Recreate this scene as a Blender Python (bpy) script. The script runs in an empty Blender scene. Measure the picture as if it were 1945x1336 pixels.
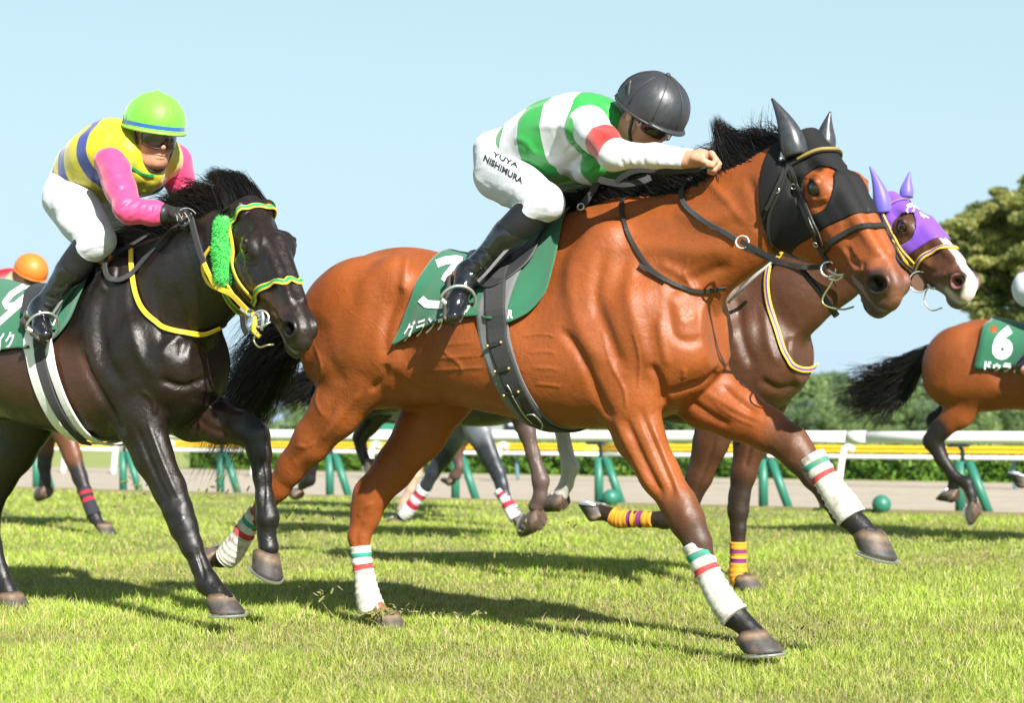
import bpy, bmesh, math, random, time
import numpy as np
from mathutils import Vector, Matrix, Quaternion
from mathutils.bvhtree import BVHTree
VOX, VOXH = .0062, .0038          # sculpting resolution of the near horses, body and head, in metres
R = math.radians
scene = bpy.context.scene
COL = scene.collection

# ------------------------------------------------------------------ camera
FPX, CXP, HYP, CAMH, THETA = 3400.0, 972.5, 806.0, 0.8, R(35)
cd = bpy.data.cameras.new('camera'); cam = bpy.data.objects.new('camera', cd); COL.objects.link(cam)
cd.sensor_width = 36.0; cd.lens = 36.0 * FPX / 1945.0
cam.location = (0, 0, CAMH); cam.rotation_euler = (R(90), 0, 0)
cd.shift_y = (806.0 - 668.0) / 1945.0
cd.clip_start = 0.1; cd.clip_end = 3000
cd.dof.use_dof = True; cd.dof.focus_distance = 6.5; cd.dof.aperture_fstop = 3.6
scene.camera = cam

# ------------------------------------------------------------------ sky and sun
SUN_DIR = Vector((0.42, -0.94, 0.74)).normalized()          # from the scene towards the sun
w = bpy.data.worlds.new('World'); scene.world = w; w.use_nodes = True
wn = w.node_tree; wn.nodes.clear()
sky = wn.nodes.new('ShaderNodeTexSky'); sky.sky_type = 'NISHITA'; sky.sun_disc = False
sky.sun_elevation = math.asin(SUN_DIR.z)
sky.sun_rotation = math.atan2(SUN_DIR.x, SUN_DIR.y)
sky.air_density = 1.0; sky.dust_density = 0.6; sky.ozone_density = 1.0; sky.altitude = 0
hs = wn.nodes.new('ShaderNodeHueSaturation'); hs.inputs['Hue'].default_value = 0.478; hs.inputs['Saturation'].default_value = 0.72; hs.inputs['Value'].default_value = 0.85
bg = wn.nodes.new('ShaderNodeBackground'); bg.inputs['Strength'].default_value = 0.07
wo = wn.nodes.new('ShaderNodeOutputWorld')
# summer haze: the sky pales to a soft blue towards the horizon, all the way round
geo = wn.nodes.new('ShaderNodeNewGeometry'); sx = wn.nodes.new('ShaderNodeSeparateXYZ'); wn.links.new(geo.outputs['Incoming'], sx.inputs[0])
rp = wn.nodes.new('ShaderNodeMapRange'); rp.inputs['From Min'].default_value = 0.0; rp.inputs['From Max'].default_value = -0.6; rp.inputs['To Min'].default_value = 1.0; rp.inputs['To Max'].default_value = 0.0
wn.links.new(sx.outputs['Z'], rp.inputs['Value'])
hz = wn.nodes.new('ShaderNodeMapRange'); hz.data_type = 'FLOAT_VECTOR'; hz.inputs[7].default_value = (0, 0, 0); hz.inputs[8].default_value = (-0.24, -0.24, -0.24)
hz.inputs[9].default_value = (4.0, 5.35, 6.45); hz.inputs[10].default_value = (4.25, 6.1, 6.75)
wn.links.new(sx.outputs['Z'], hz.inputs[6])
mx = wn.nodes.new('ShaderNodeMix'); mx.data_type = 'RGBA'; wn.links.new(rp.outputs[0], mx.inputs['Factor']); wn.links.new(hs.outputs[0], mx.inputs[6]); wn.links.new(hz.outputs[1], mx.inputs[7])
wn.links.new(sky.outputs[0], hs.inputs['Color']); wn.links.new(mx.outputs[2], bg.inputs[0]); wn.links.new(bg.outputs[0], wo.inputs[0])
sd = bpy.data.lights.new('sun', 'SUN'); sd.energy = 5.0; sd.angle = R(0.55); sd.color = (1.0, 0.955, 0.88)
so = bpy.data.objects.new('sun', sd); COL.objects.link(so)
so.rotation_euler = (-SUN_DIR).to_track_quat('-Z', 'Y').to_euler(); so.location = (4, -8, 8)
scene.view_settings.view_transform = 'Standard'; scene.view_settings.look = 'None'
scene.view_settings.gamma = 1.0; scene.view_settings.exposure = 1.12
scene.view_settings.use_curve_mapping = False
scene.render.engine = 'CYCLES'
scene.cycles.max_bounces = 6; scene.cycles.use_denoising = True
scene.render.film_transparent = False

# ------------------------------------------------------------------ helpers: things, parts
def tag(o, label=None, cat=None, group=None, kind=None):
    if label: o['label'] = label
    if cat: o['category'] = cat
    if group: o['group'] = group
    if kind: o['kind'] = kind
    return o
def empty(name, loc=(0, 0, 0), rz=0.0, parent=None):
    o = bpy.data.objects.new(name, None); COL.objects.link(o)
    o.location = loc; o.rotation_euler = (0, 0, rz); o.empty_display_size = 0.2
    if parent: o.parent = parent
    return o
def mesh_np(name, V, Q, mats, parent=None, smooth=True, midx=None, attrs=None, colors=None):
    """V (n,3), Q (m,3|4) or a list of faces; attrs {name:(n,)}, colors {name:(n,3)}"""
    me = bpy.data.meshes.new(name)
    if isinstance(Q, np.ndarray):
        V = np.asarray(V, np.float32); Q = np.asarray(Q, np.int32); k = Q.shape[1]
        me.vertices.add(len(V)); me.vertices.foreach_set('co', V.ravel())
        me.loops.add(Q.size); me.loops.foreach_set('vertex_index', Q.ravel())
        me.polygons.add(len(Q))
        me.polygons.foreach_set('loop_start', np.arange(len(Q), dtype=np.int32) * k)
        me.update(calc_edges=True)
    else:
        me.from_pydata([tuple(v) for v in V], [], Q); me.update()
    if not isinstance(mats, (list, tuple)): mats = [mats]
    for m in mats: me.materials.append(m)
    if midx is not None: me.polygons.foreach_set('material_index', np.asarray(midx, np.int32))
    if smooth: me.polygons.foreach_set('use_smooth', np.array([p.loop_total <= 4 for p in me.polygons]) if not isinstance(Q, np.ndarray) else np.ones(len(me.polygons), bool))
    for nm, a in (attrs or {}).items():
        at = me.attributes.new(nm, 'FLOAT', 'POINT'); at.data.foreach_set('value', np.asarray(a, np.float32))
    for nm, c in (colors or {}).items():
        at = me.attributes.new(nm, 'FLOAT_COLOR', 'POINT')
        cc = np.ones((len(V), 4), np.float32); cc[:, :3] = c; at.data.foreach_set('color', cc.ravel())
    o = bpy.data.objects.new(name, me); COL.objects.link(o)
    if parent: o.parent = parent
    return o
def bm_obj(name, bm, mats, parent=None, smooth=False):
    me = bpy.data.meshes.new(name); bm.to_mesh(me); bm.free()
    if not isinstance(mats, (list, tuple)): mats = [mats]
    for m in mats: me.materials.append(m)
    if smooth: me.polygons.foreach_set('use_smooth', np.ones(len(me.polygons), bool))
    o = bpy.data.objects.new(name, me); COL.objects.link(o)
    if parent: o.parent = parent
    return o

# ------------------------------------------------------------------ materials
def srgb(r, g, b):
    f = lambda c: (c / 255 / 12.92) if c / 255 <= 0.04045 else ((c / 255 + 0.055) / 1.055) ** 2.4
    return (f(r), f(g), f(b))
def pmat(name, col, rough=0.6, spec=0.5, metal=0.0, noise=0.0, nscale=30, bump=0.0, bscale=200, coat=0.0, sheen=0.0,
         attr=None, ramp=None, rampattr=None, bdist=0.002, stretch=None, sss=0.0, wrough=None, bdetail=4, rnoise=0.0, mud=0.0):
    """Principled material; attr = colour attribute, ramp = list of (pos,colour) read with a float attribute (crisp stripes)."""
    m = bpy.data.materials.new(name); m.use_nodes = True; nt = m.node_tree; N = nt.nodes; L = nt.links
    p = N['Principled BSDF']
    p.inputs['Roughness'].default_value = rough; p.inputs['Metallic'].default_value = metal
    p.inputs['Specular IOR Level'].default_value = spec
    p.inputs['Coat Weight'].default_value = coat; p.inputs['Coat Roughness'].default_value = 0.07
    p.inputs['Sheen Weight'].default_value = sheen
    if sss: p.inputs['Subsurface Weight'].default_value = sss; p.inputs['Subsurface Scale'].default_value = 0.01
    tc = N.new('ShaderNodeTexCoord'); co = tc.outputs['Object']
    if stretch:
        mp = N.new('ShaderNodeMapping'); mp.inputs['Scale'].default_value = stretch; L.new(co, mp.inputs['Vector']); co = mp.outputs[0]
    src = None
    if attr:
        a = N.new('ShaderNodeAttribute'); a.attribute_name = attr; src = a.outputs['Color']
    if ramp:
        a = N.new('ShaderNodeAttribute'); a.attribute_name = rampattr; r = N.new('ShaderNodeValToRGB')
        r.color_ramp.interpolation = 'CONSTANT'
        while len(r.color_ramp.elements) < len(ramp): r.color_ramp.elements.new(0.5)
        for i, (ps, c) in enumerate(ramp):
            r.color_ramp.elements[i].position = ps
        for i, (ps, c) in enumerate(ramp):
            r.color_ramp.elements[i].color = (*c, 1)
        L.new(a.outputs['Fac'], r.inputs[0]); src = r.outputs[0]
    if src is None:
        rgb = N.new('ShaderNodeRGB'); rgb.outputs[0].default_value = (*col, 1); src = rgb.outputs[0]
    if noise:
        nz = N.new('ShaderNodeTexNoise'); nz.inputs['Scale'].default_value = nscale; nz.inputs['Detail'].default_value = 5
        L.new(co, nz.inputs['Vector'])
        mr = N.new('ShaderNodeMapRange'); mr.inputs['From Min'].default_value = 0.3; mr.inputs['From Max'].default_value = 0.7
        mr.inputs['To Min'].default_value = 1 - noise; mr.inputs['To Max'].default_value = 1 + noise
        L.new(nz.outputs['Fac'], mr.inputs['Value'])
        mx = N.new('ShaderNodeVectorMath'); mx.operation = 'MULTIPLY'
        L.new(src, mx.inputs[0]); L.new(mr.outputs[0], mx.inputs[1]); src = mx.outputs[0]
    if mud:
        mn = N.new('ShaderNodeTexNoise'); mn.inputs['Scale'].default_value = 17; mn.inputs['Detail'].default_value = 9; mn.inputs['Roughness'].default_value = .72; L.new(co, mn.inputs['Vector'])
        mm = N.new('ShaderNodeMapRange'); mm.inputs['From Min'].default_value = .50; mm.inputs['From Max'].default_value = .66; mm.inputs['To Max'].default_value = mud; L.new(mn.outputs['Fac'], mm.inputs['Value'])
        mq = N.new('ShaderNodeMix'); mq.data_type = 'RGBA'; L.new(mm.outputs[0], mq.inputs['Factor']); L.new(src, mq.inputs[6]); mq.inputs[7].default_value = (.17, .095, .06, 1); src = mq.outputs[2]
    L.new(src, p.inputs['Base Color'])
    if rnoise:
        rn = N.new('ShaderNodeTexNoise'); rn.inputs['Scale'].default_value = 16; rn.inputs['Detail'].default_value = 8; rn.inputs['Roughness'].default_value = .7; L.new(co, rn.inputs['Vector'])
        rm = N.new('ShaderNodeMapRange'); rm.inputs['From Min'].default_value = .35; rm.inputs['From Max'].default_value = .65; rm.inputs['To Min'].default_value = rough - rnoise; rm.inputs['To Max'].default_value = rough + rnoise
        L.new(rn.outputs['Fac'], rm.inputs['Value']); L.new(rm.outputs[0], p.inputs['Roughness'])
    if bump:
        nb = N.new('ShaderNodeTexNoise'); nb.inputs['Scale'].default_value = bscale; nb.inputs['Detail'].default_value = bdetail
        L.new(co, nb.inputs['Vector'])
        b = N.new('ShaderNodeBump'); b.inputs['Strength'].default_value = bump; b.inputs['Distance'].default_value = bdist
        L.new(nb.outputs['Fac'], b.inputs['Height']); L.new(b.outputs[0], p.inputs['Normal'])
    return m

def coat_mat(name, rough, spec, rn=.12, noise=.13, b1=.35, b2=.45, b3=.22):
    """short glossy hair over skin: fine streaks, uneven skin, a faint net of veins"""
    m = bpy.data.materials.new(name); m.use_nodes = True; nt = m.node_tree; N = nt.nodes; L = nt.links; p = N['Principled BSDF']; p.inputs['Specular IOR Level'].default_value = spec
    tc = N.new('ShaderNodeTexCoord'); co = tc.outputs['Object']; a = N.new('ShaderNodeAttribute'); a.attribute_name = 'coat'
    def nz(scale, detail, rg=.5, vec=None, dist=0):
        n = N.new('ShaderNodeTexNoise'); n.inputs['Scale'].default_value = scale; n.inputs['Detail'].default_value = detail; n.inputs['Roughness'].default_value = rg; n.inputs['Distortion'].default_value = dist; L.new(vec or co, n.inputs['Vector']); return n.outputs['Fac']
    def mr(src, a0, a1, b0, b1_):
        r = N.new('ShaderNodeMapRange'); r.inputs['From Min'].default_value = a0; r.inputs['From Max'].default_value = a1; r.inputs['To Min'].default_value = b0; r.inputs['To Max'].default_value = b1_; L.new(src, r.inputs['Value']); return r.outputs[0]
    c1 = mr(nz(6, 6), .3, .7, 1 - noise, 1 + noise); c2 = mr(nz(90, 6, .7), .3, .7, .88, 1.12)
    mu = N.new('ShaderNodeMath'); mu.operation = 'MULTIPLY'; L.new(c1, mu.inputs[0]); L.new(c2, mu.inputs[1])
    vm = N.new('ShaderNodeVectorMath'); vm.operation = 'MULTIPLY'; L.new(a.outputs['Color'], vm.inputs[0]); L.new(mu.outputs[0], vm.inputs[1]); L.new(vm.outputs[0], p.inputs['Base Color'])
    L.new(mr(nz(15, 9, .75), .35, .65, rough - rn, rough + rn), p.inputs['Roughness'])
    mp = N.new('ShaderNodeMapping'); mp.inputs['Scale'].default_value = (.35, 1, 1); mp.inputs['Rotation'].default_value = (0, .5, 0); L.new(co, mp.inputs[0])
    prev = None
    vd = N.new('ShaderNodeVectorMath'); vd.operation = 'ADD'; n3 = N.new('ShaderNodeTexNoise'); n3.inputs['Scale'].default_value = 5; n3.inputs['Detail'].default_value = 4; L.new(co, n3.inputs['Vector']); sc_ = N.new('ShaderNodeVectorMath'); sc_.operation = 'SCALE'; sc_.inputs['Scale'].default_value = .35; L.new(n3.outputs['Color'], sc_.inputs[0]); L.new(co, vd.inputs[0]); L.new(sc_.outputs[0], vd.inputs[1])
    vo = N.new('ShaderNodeTexVoronoi'); vo.feature = 'DISTANCE_TO_EDGE'; vo.inputs['Scale'].default_value = 6.5; L.new(vd.outputs[0], vo.inputs['Vector'])
    vein = mr(vo.outputs['Distance'], 0, .035, 1, 0)
    vmask = mr(nz(3.1, 2), .48, .6, 0, 1); vv = N.new('ShaderNodeMath'); vv.operation = 'MULTIPLY'; L.new(vein, vv.inputs[0]); L.new(vmask, vv.inputs[1])
    for src, st, dist in ((nz(11, 10, .62), b2, .012), (vv.outputs[0], b3, .0035), (nz(420, 3, .6, mp.outputs[0]), b1, .0012), (nz(70, 8, .7, mp.outputs[0]), b1, .0035)):
        b = N.new('ShaderNodeBump'); b.inputs['Strength'].default_value = st; b.inputs['Distance'].default_value = dist; L.new(src, b.inputs['Height'])
        if prev is not None: L.new(prev, b.inputs['Normal'])
        prev = b.outputs[0]
    L.new(prev, p.inputs['Normal']); return m

# ------------------------------------------------------------------ signed-distance sculpting
def smin(a, b, k):
    if k <= 0: return np.minimum(a, b)
    h = np.maximum(k - np.abs(a - b), 0) / k
    return np.minimum(a, b) - h * h * k * 0.25
def smax(a, b, k): return -smin(-a, -b, k)
def cone_fn(a, b, ra, rb, ka=1.0, kb=1.0):
    a = np.asarray(a, float); b = np.asarray(b, float); d = b - a; L2 = float(d @ d) + 1e-9
    def fn(X, Y, Z):
        t = np.clip(((X - a[0]) * d[0] + (Y - a[1]) * d[1] + (Z - a[2]) * d[2]) / L2, 0, 1)
        r = ra + (rb - ra) * t; k = ka + (kb - ka) * t
        dx = X - (a[0] + d[0] * t); dy = (Y - (a[1] + d[1] * t)) / k; dz = Z - (a[2] + d[2] * t)
        return (np.sqrt(dx * dx + dy * dy + dz * dz) - r) * np.minimum(k, 1)
    m = max(ra * max(ka, 1), rb * max(kb, 1))
    return fn, (np.minimum(a, b) - m, np.maximum(a, b) + m)
def ell_fn(c, r, rot=None):
    c = np.asarray(c, float); r = np.asarray(r, float)
    M = None if rot is None else np.asarray(rot, float)      # columns = axes
    def fn(X, Y, Z):
        x, y, z = X - c[0], Y - c[1], Z - c[2]
        if M is not None:
            x, y, z = (x * M[0, 0] + y * M[1, 0] + z * M[2, 0], x * M[0, 1] + y * M[1, 1] + z * M[2, 1], x * M[0, 2] + y * M[1, 2] + z * M[2, 2])
        k0 = np.sqrt((x / r[0]) ** 2 + (y / r[1]) ** 2 + (z / r[2]) ** 2)
        k1 = np.sqrt((x / r[0] ** 2) ** 2 + (y / r[1] ** 2) ** 2 + (z / r[2] ** 2) ** 2)
        return k0 * (k0 - 1) / (k1 + 1e-9)
    m = r.max()
    if M is not None: m3 = np.sqrt(((M * r[None, :]) ** 2).sum(1))
    else: m3 = r
    return fn, (c - m3, c + m3)
def rotxz(deg, yaw=0.0, roll=0.0):
    """local axes: first along the direction at deg above +x in the xz plane; yaw turns it about z; roll about itself"""
    a, b, c = R(deg), R(yaw), R(roll)
    Ry = np.array([[math.cos(a), 0, -math.sin(a)], [0, 1, 0], [math.sin(a), 0, math.cos(a)]])
    Rz = np.array([[math.cos(b), -math.sin(b), 0], [math.sin(b), math.cos(b), 0], [0, 0, 1]])
    Rx = np.array([[1, 0, 0], [0, math.cos(c), -math.sin(c)], [0, math.sin(c), math.cos(c)]])
    return Rz @ Ry @ Rx
def catmull(xq, xs, ys):
    xs = np.asarray(xs, float); ys = np.asarray(ys, float)
    m = np.gradient(ys, xs); i = np.clip(np.searchsorted(xs, xq) - 1, 0, len(xs) - 2)
    h = xs[i + 1] - xs[i]; t = np.clip((xq - xs[i]) / h, 0, 1); t2 = t * t; t3 = t2 * t
    return (2 * t3 - 3 * t2 + 1) * ys[i] + (t3 - 2 * t2 + t) * h * m[i] + (-2 * t3 + 3 * t2) * ys[i + 1] + (t3 - t2) * h * m[i + 1]
def loft_fn(st, p=2.2):
    """stations (x, top, bottom, halfwidth, taper) along x"""
    st = np.array(st, float); xs = st[:, 0]
    def fn(X, Y, Z):
        x = X.ravel() if X.ndim == 3 and X.shape[1] == 1 and X.shape[2] == 1 else None
        xq = x if x is not None else X
        top, bot, wd, tp = [catmull(xq, xs, st[:, j]) for j in (1, 2, 3, 4)]
        if x is not None: top, bot, wd, tp = [q[:, None, None] for q in (top, bot, wd, tp)]
        h = (top - bot) / 2; zn = (Z - (top + bot) / 2) / h
        we = wd * (1 - tp * np.clip(zn, -1, 1))
        q = (np.abs(zn) ** p + np.abs(Y / we) ** p) ** (1 / p)
        d = (q - 1) * np.minimum(h, wd) * 0.9
        ex = np.maximum(np.maximum(xs[0] - X, X - xs[-1]), 0)
        return np.where(ex > 0, np.sqrt(np.maximum(d, 0) ** 2 + ex ** 2) + np.minimum(d, 0) * 0 + 0 * d, d)
    wm = st[:, 3].max() * 1.3
    return fn, (np.array([xs[0] - .02, -wm, st[:, 2].min() - .02]), np.array([xs[-1] + .02, wm, st[:, 1].max() + .02]))
class Body:
    def __init__(s): s.ops = []
    def add(s, f, k=0.03, op='u'): s.ops.append((f[0], f[1], k, op)); return s
    def cone(s, a, b, ra, rb, ka=1, kb=1, k=0.02, op='u'): return s.add(cone_fn(a, b, ra, rb, ka, kb), k, op)
    def ell(s, c, r, rot=None, k=0.03, op='u', mirror=False):
        s.add(ell_fn(c, r, rot), k, op)
        if mirror:
            c2 = (c[0], -c[1], c[2]); S = np.diag([1, -1, 1.0]); r2 = None if rot is None else S @ np.asarray(rot) @ S
            s.add(ell_fn(c2, r, r2), k, op)
        return s
    def chain(s, pts, k=0.02, op='u'):
        """pts: (xyz, r, ky)"""
        for (a, ra, ka), (b, rb, kb) in zip(pts[:-1], pts[1:]): s.cone(a, b, ra, rb, ka, kb, k, op)
        return s
    def bake(s, xs, ys, zs, extra=None):
        D = np.full((len(xs), len(ys), len(zs)), 0.25, np.float32)
        for fn, (lo, hi), k, op in s.ops:
            m = k + 0.02 if op == 'u' else k + 0.002
            sl = []
            for ax, l, h in zip((xs, ys, zs), lo, hi):
                i0 = np.searchsorted(ax, l - m); i1 = np.searchsorted(ax, h + m); sl.append(slice(max(i0 - 1, 0), i1 + 1))
            X, Y, Z = xs[sl[0], None, None], ys[None, sl[1], None], zs[None, None, sl[2]]
            if X.size == 0 or Y.size == 0 or Z.size == 0: continue
            sub = D[sl[0], sl[1], sl[2]]
            d = fn(X, Y, Z)
            if op == 'u': D[sl[0], sl[1], sl[2]] = smin(sub, d, k)
            else: D[sl[0], sl[1], sl[2]] = smax(sub, -d, k)
        return D
def axis(lo, hi, h, fine=None, hf=None):
    if fine is None: return np.arange(lo, hi + h, h).astype(np.float32)
    a, b = fine; out = [lo]
    while out[-1] < hi: out.append(out[-1] + (hf if a <= out[-1] <= b else h))
    return np.array(out, np.float32)
def surface_nets(D, xs, ys, zs):
    I = D < 0
    nx, ny, nz = D.shape
    cnt = np.zeros((nx - 1, ny - 1, nz - 1), np.uint8)
    for a in (0, 1):
        for b in (0, 1):
            for c in (0, 1): cnt += I[a:nx - 1 + a, b:ny - 1 + b, c:nz - 1 + c]
    act = (cnt > 0) & (cnt < 8)
    idx = np.argwhere(act); n = len(idx)
    vid = np.full(act.shape, -1, np.int32); vid[act] = np.arange(n)
    ax = (xs, ys, zs); acc = np.zeros((n, 3)); num = np.zeros(n)
    corners = [(a, b, c) for a in (0, 1) for b in (0, 1) for c in (0, 1)]
    vals = {}; co = {}
    for cr in corners:
        ii = idx + np.array(cr); vals[cr] = D[ii[:, 0], ii[:, 1], ii[:, 2]].astype(float)
        co[cr] = np.stack([ax[q][ii[:, q]] for q in range(3)], 1).astype(float)
    for c0 in corners:
        for q in range(3):
            if c0[q] == 0:
                c1 = tuple(1 if r == q else c0[r] for r in range(3))
                v0, v1 = vals[c0], vals[c1]; m = (v0 < 0) != (v1 < 0)
                t = (v0 / (v0 - v1 + 1e-12))[m][:, None]
                acc[m] += co[c0][m] * (1 - t) + co[c1][m] * t; num[m] += 1
    V = acc / num[:, None]
    F = []
    def quads(e, flip_base, sh):
        i, j, k = e.T
        cells = [vid[i + s[0], j + s[1], k + s[2]] for s in sh]
        q = np.stack(cells, 1); q[flip_base] = q[flip_base][:, ::-1]; return q
    e = np.argwhere(I[:-1, 1:-1, 1:-1] != I[1:, 1:-1, 1:-1]) + [0, 1, 1]
    F.append(quads(e, ~I[e[:, 0], e[:, 1], e[:, 2]], [(0, -1, -1), (0, 0, -1), (0, 0, 0), (0, -1, 0)]))
    e = np.argwhere(I[1:-1, :-1, 1:-1] != I[1:-1, 1:, 1:-1]) + [1, 0, 1]
    F.append(quads(e, I[e[:, 0], e[:, 1], e[:, 2]], [(-1, 0, -1), (0, 0, -1), (0, 0, 0), (-1, 0, 0)]))
    e = np.argwhere(I[1:-1, 1:-1, :-1] != I[1:-1, 1:-1, 1:]) + [1, 1, 0]
    F.append(quads(e, ~I[e[:, 0], e[:, 1], e[:, 2]], [(-1, -1, 0), (0, -1, 0), (0, 0, 0), (-1, 0, 0)]))
    Q = np.concatenate(F)
    return V, Q[(Q >= 0).all(1)]
def vnormals(V, Q):
    n = np.cross(V[Q[:, 2]] - V[Q[:, 0]], V[Q[:, 3 % Q.shape[1]]] - V[Q[:, 1]]) if Q.shape[1] == 4 else np.cross(V[Q[:, 1]] - V[Q[:, 0]], V[Q[:, 2]] - V[Q[:, 0]])
    N = np.zeros_like(V)
    for c in range(Q.shape[1]):
        for q in range(3): N[:, q] += np.bincount(Q[:, c], n[:, q], len(V))
    return N / (np.linalg.norm(N, axis=1)[:, None] + 1e-12)
def vsmooth(V, Q, it=1, lam=0.5):
    for _ in range(it):
        S = np.zeros_like(V); c = np.zeros(len(V)); k = Q.shape[1]
        for a in range(k):
            b = Q[:, (a + 1) % k]
            for q in range(3):
                S[:, q] += np.bincount(Q[:, a], V[b, q], len(V)) + np.bincount(b, V[Q[:, a], q], len(V))
            c += np.bincount(Q[:, a], minlength=len(V)) + np.bincount(b, minlength=len(V))
        V = V * (1 - lam) + lam * S / np.maximum(c, 1)[:, None]
    return V

# ------------------------------------------------------------------ a horse's own frame: x forward, y to its left, z up
class Frame:
    def __init__(s, On, x0, th=THETA):
        s.th = th; s.h = np.array([math.cos(th), -math.sin(th)]); s.n = np.array([-math.sin(th), -math.cos(th)])
        s.On = On; s.x0 = x0
        o = s.h * x0 + s.n * On; s.loc = (o[0], o[1], 0.0); s.rz = -th
        s.M = Matrix.Translation(Vector(s.loc)) @ Matrix.Rotation(s.rz, 4, 'Z'); s.Mi = s.M.inverted()
    def P(s, px, py, lat=0.0):
        """where the line of sight through a point of the photograph meets the plane lat metres to the right of the horse's middle"""
        rx = (px - CXP) / FPX; Y = (s.On + lat) / (rx * s.n[0] + s.n[1])
        X = rx * Y; Z = CAMH - (py - HYP) / FPX * Y
        return np.array([X * s.h[0] + Y * s.h[1] - s.x0, -lat, Z])
    def depth(s, v):
        w_ = s.M @ Vector(v); return w_.y
    def proj(s, V):
        c, si = math.cos(s.rz), math.sin(s.rz)
        X = V[:, 0] * c - V[:, 1] * si + s.loc[0]; Y = V[:, 0] * si + V[:, 1] * c + s.loc[1]
        return CXP + X / Y * FPX, HYP - (V[:, 2] - CAMH) / Y * FPX
    def ray(s, px, py):
        o = s.Mi @ Vector((0, 0, CAMH)); d = Vector(((px - CXP) / FPX, 1.0, -(py - HYP) / FPX))
        d = (s.Mi.to_3x3() @ d).normalized(); return o, d
    def to_world(s, v): return s.M @ Vector(v)
def make_bvh(V, Q):
    return BVHTree.FromPolygons([tuple(v) for v in V.tolist()], Q.tolist(), all_triangles=False)
def seg_dist(PX, PY, poly):
    """distance in the plane to a polyline, and the running parameter 0..1"""
    best = np.full(PX.shape, 1e9); tt = np.zeros(PX.shape); n = len(poly) - 1
    for i in range(n):
        a = np.array(poly[i][:2], float); b = np.array(poly[i + 1][:2], float); d = b - a; L2 = d @ d + 1e-9
        t = np.clip(((PX - a[0]) * d[0] + (PY - a[1]) * d[1]) / L2, 0, 1)
        q = np.hypot(PX - a[0] - d[0] * t, PY - a[1] - d[1] * t); m = q < best
        best[m] = q[m]; tt[m] = (i + t[m]) / n
    return best, tt
def spline(pts, n):
    """Catmull-Rom through rows of pts, n samples"""
    P = np.array(pts, float); m = len(P)
    if m < 3:
        t = np.linspace(0, 1, n)[:, None]; return P[0] * (1 - t) + P[-1] * t
    P2 = np.vstack([2 * P[0] - P[1], P, 2 * P[-1] - P[-2]])
    u = np.linspace(0, m - 1 - 1e-6, n); i = u.astype(int); t = (u - i)[:, None]
    p0, p1, p2, p3 = P2[i], P2[i + 1], P2[i + 2], P2[i + 3]
    return 0.5 * (2 * p1 + (p2 - p0) * t + (2 * p0 - 5 * p1 + 4 * p2 - p3) * t * t + (3 * p1 - p0 - 3 * p2 + p3) * t ** 3)
def ribbon(name, C, Nn, width, thick, mats, parent=None, stripes=None, smooth=True):
    """a strap: centre line C, outward normals Nn; stripes = cross positions and material slots"""
    C = np.asarray(C, float); n = len(C); Nn = np.asarray(Nn, float)
    T = np.gradient(C, axis=0); T /= np.linalg.norm(T, axis=1)[:, None] + 1e-12
    S = np.cross(T, Nn); S /= np.linalg.norm(S, axis=1)[:, None] + 1e-12
    U = np.cross(S, T)
    wd = np.broadcast_to(np.asarray(width, float), (n,))[:, None]
    xs = [-.5, -.42, .42, .5] if not stripes else stripes[0]
    prof = []
    hts = [0.55] + [1.0] * (len(xs) - 2) + [0.55]
    for x, hh in zip(xs, hts): prof.append((x, hh))
    prof += [(xs[-1], 0.0), (xs[0], 0.0)]
    k = len(prof); V = np.concatenate([(C + S * wd * x + U * thick * hh)[:, None, :] for x, hh in prof], 1).reshape(-1, 3)
    Q = []; mi = []
    for i in range(n - 1):
        for j in range(k):
            a, b = i * k + j, i * k + (j + 1) % k
            Q.append((a, b, b + k, a + k))
            mi.append(stripes[1][min(j, len(stripes[1]) - 1)] if stripes and j < len(xs) - 1 else 0)
    faces = Q + [tuple(range(k))[::-1], tuple((n - 1) * k + j for j in range(k))]
    mi += [0, 0]
    o = mesh_np(name, V, faces, mats, parent, smooth=False, midx=mi)
    return o
def tube(name, C, rad, mat, parent=None, sides=8, closed=False, V_only=False):
    C = np.asarray(C, float); n = len(C)
    T = np.gradient(C, axis=0)
    if closed: T = np.roll(C, -1, 0) - np.roll(C, 1, 0)
    T /= np.linalg.norm(T, axis=1)[:, None] + 1e-12
    up = np.array([0, 0, 1.0]); S = np.cross(T, up)
    bad = np.linalg.norm(S, axis=1) < 0.1; S[bad] = np.cross(T[bad], [1.0, 0, 0]); S /= np.linalg.norm(S, axis=1)[:, None]
    for i in range(1, n):                                    # parallel transport
        s_ = S[i - 1] - T[i] * (S[i - 1] @ T[i]); l = np.linalg.norm(s_)
        if l > 1e-6: S[i] = s_ / l
    U = np.cross(T, S); r = np.broadcast_to(np.asarray(rad, float), (n,))
    a = np.linspace(0, 2 * math.pi, sides, endpoint=False)
    V = (C[:, None, :] + r[:, None, None] * (S[:, None, :] * np.cos(a)[None, :, None] + U[:, None, :] * np.sin(a)[None, :, None])).reshape(-1, 3)
    F = []
    for i in range(n if closed else n - 1):
        i2 = (i + 1) % n
        for j in range(sides):
            j2 = (j + 1) % sides; F.append((i * sides + j, i * sides + j2, i2 * sides + j2, i2 * sides + j))
    if not closed: F += [tuple(range(sides))[::-1], tuple((n - 1) * sides + j for j in range(sides))]
    if V_only: return V, F
    return mesh_np(name, V, F, mat, parent)
def ring_pts(c, r, nrm, n=20, start=0):
    nrm = Vector(nrm).normalized(); q = nrm.to_track_quat('Z', 'Y'); c = Vector(c)
    return [tuple(c + q @ Vector((r * math.cos(2 * math.pi * i / n), r * math.sin(2 * math.pi * i / n), 0))) for i in range(n)]
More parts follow.
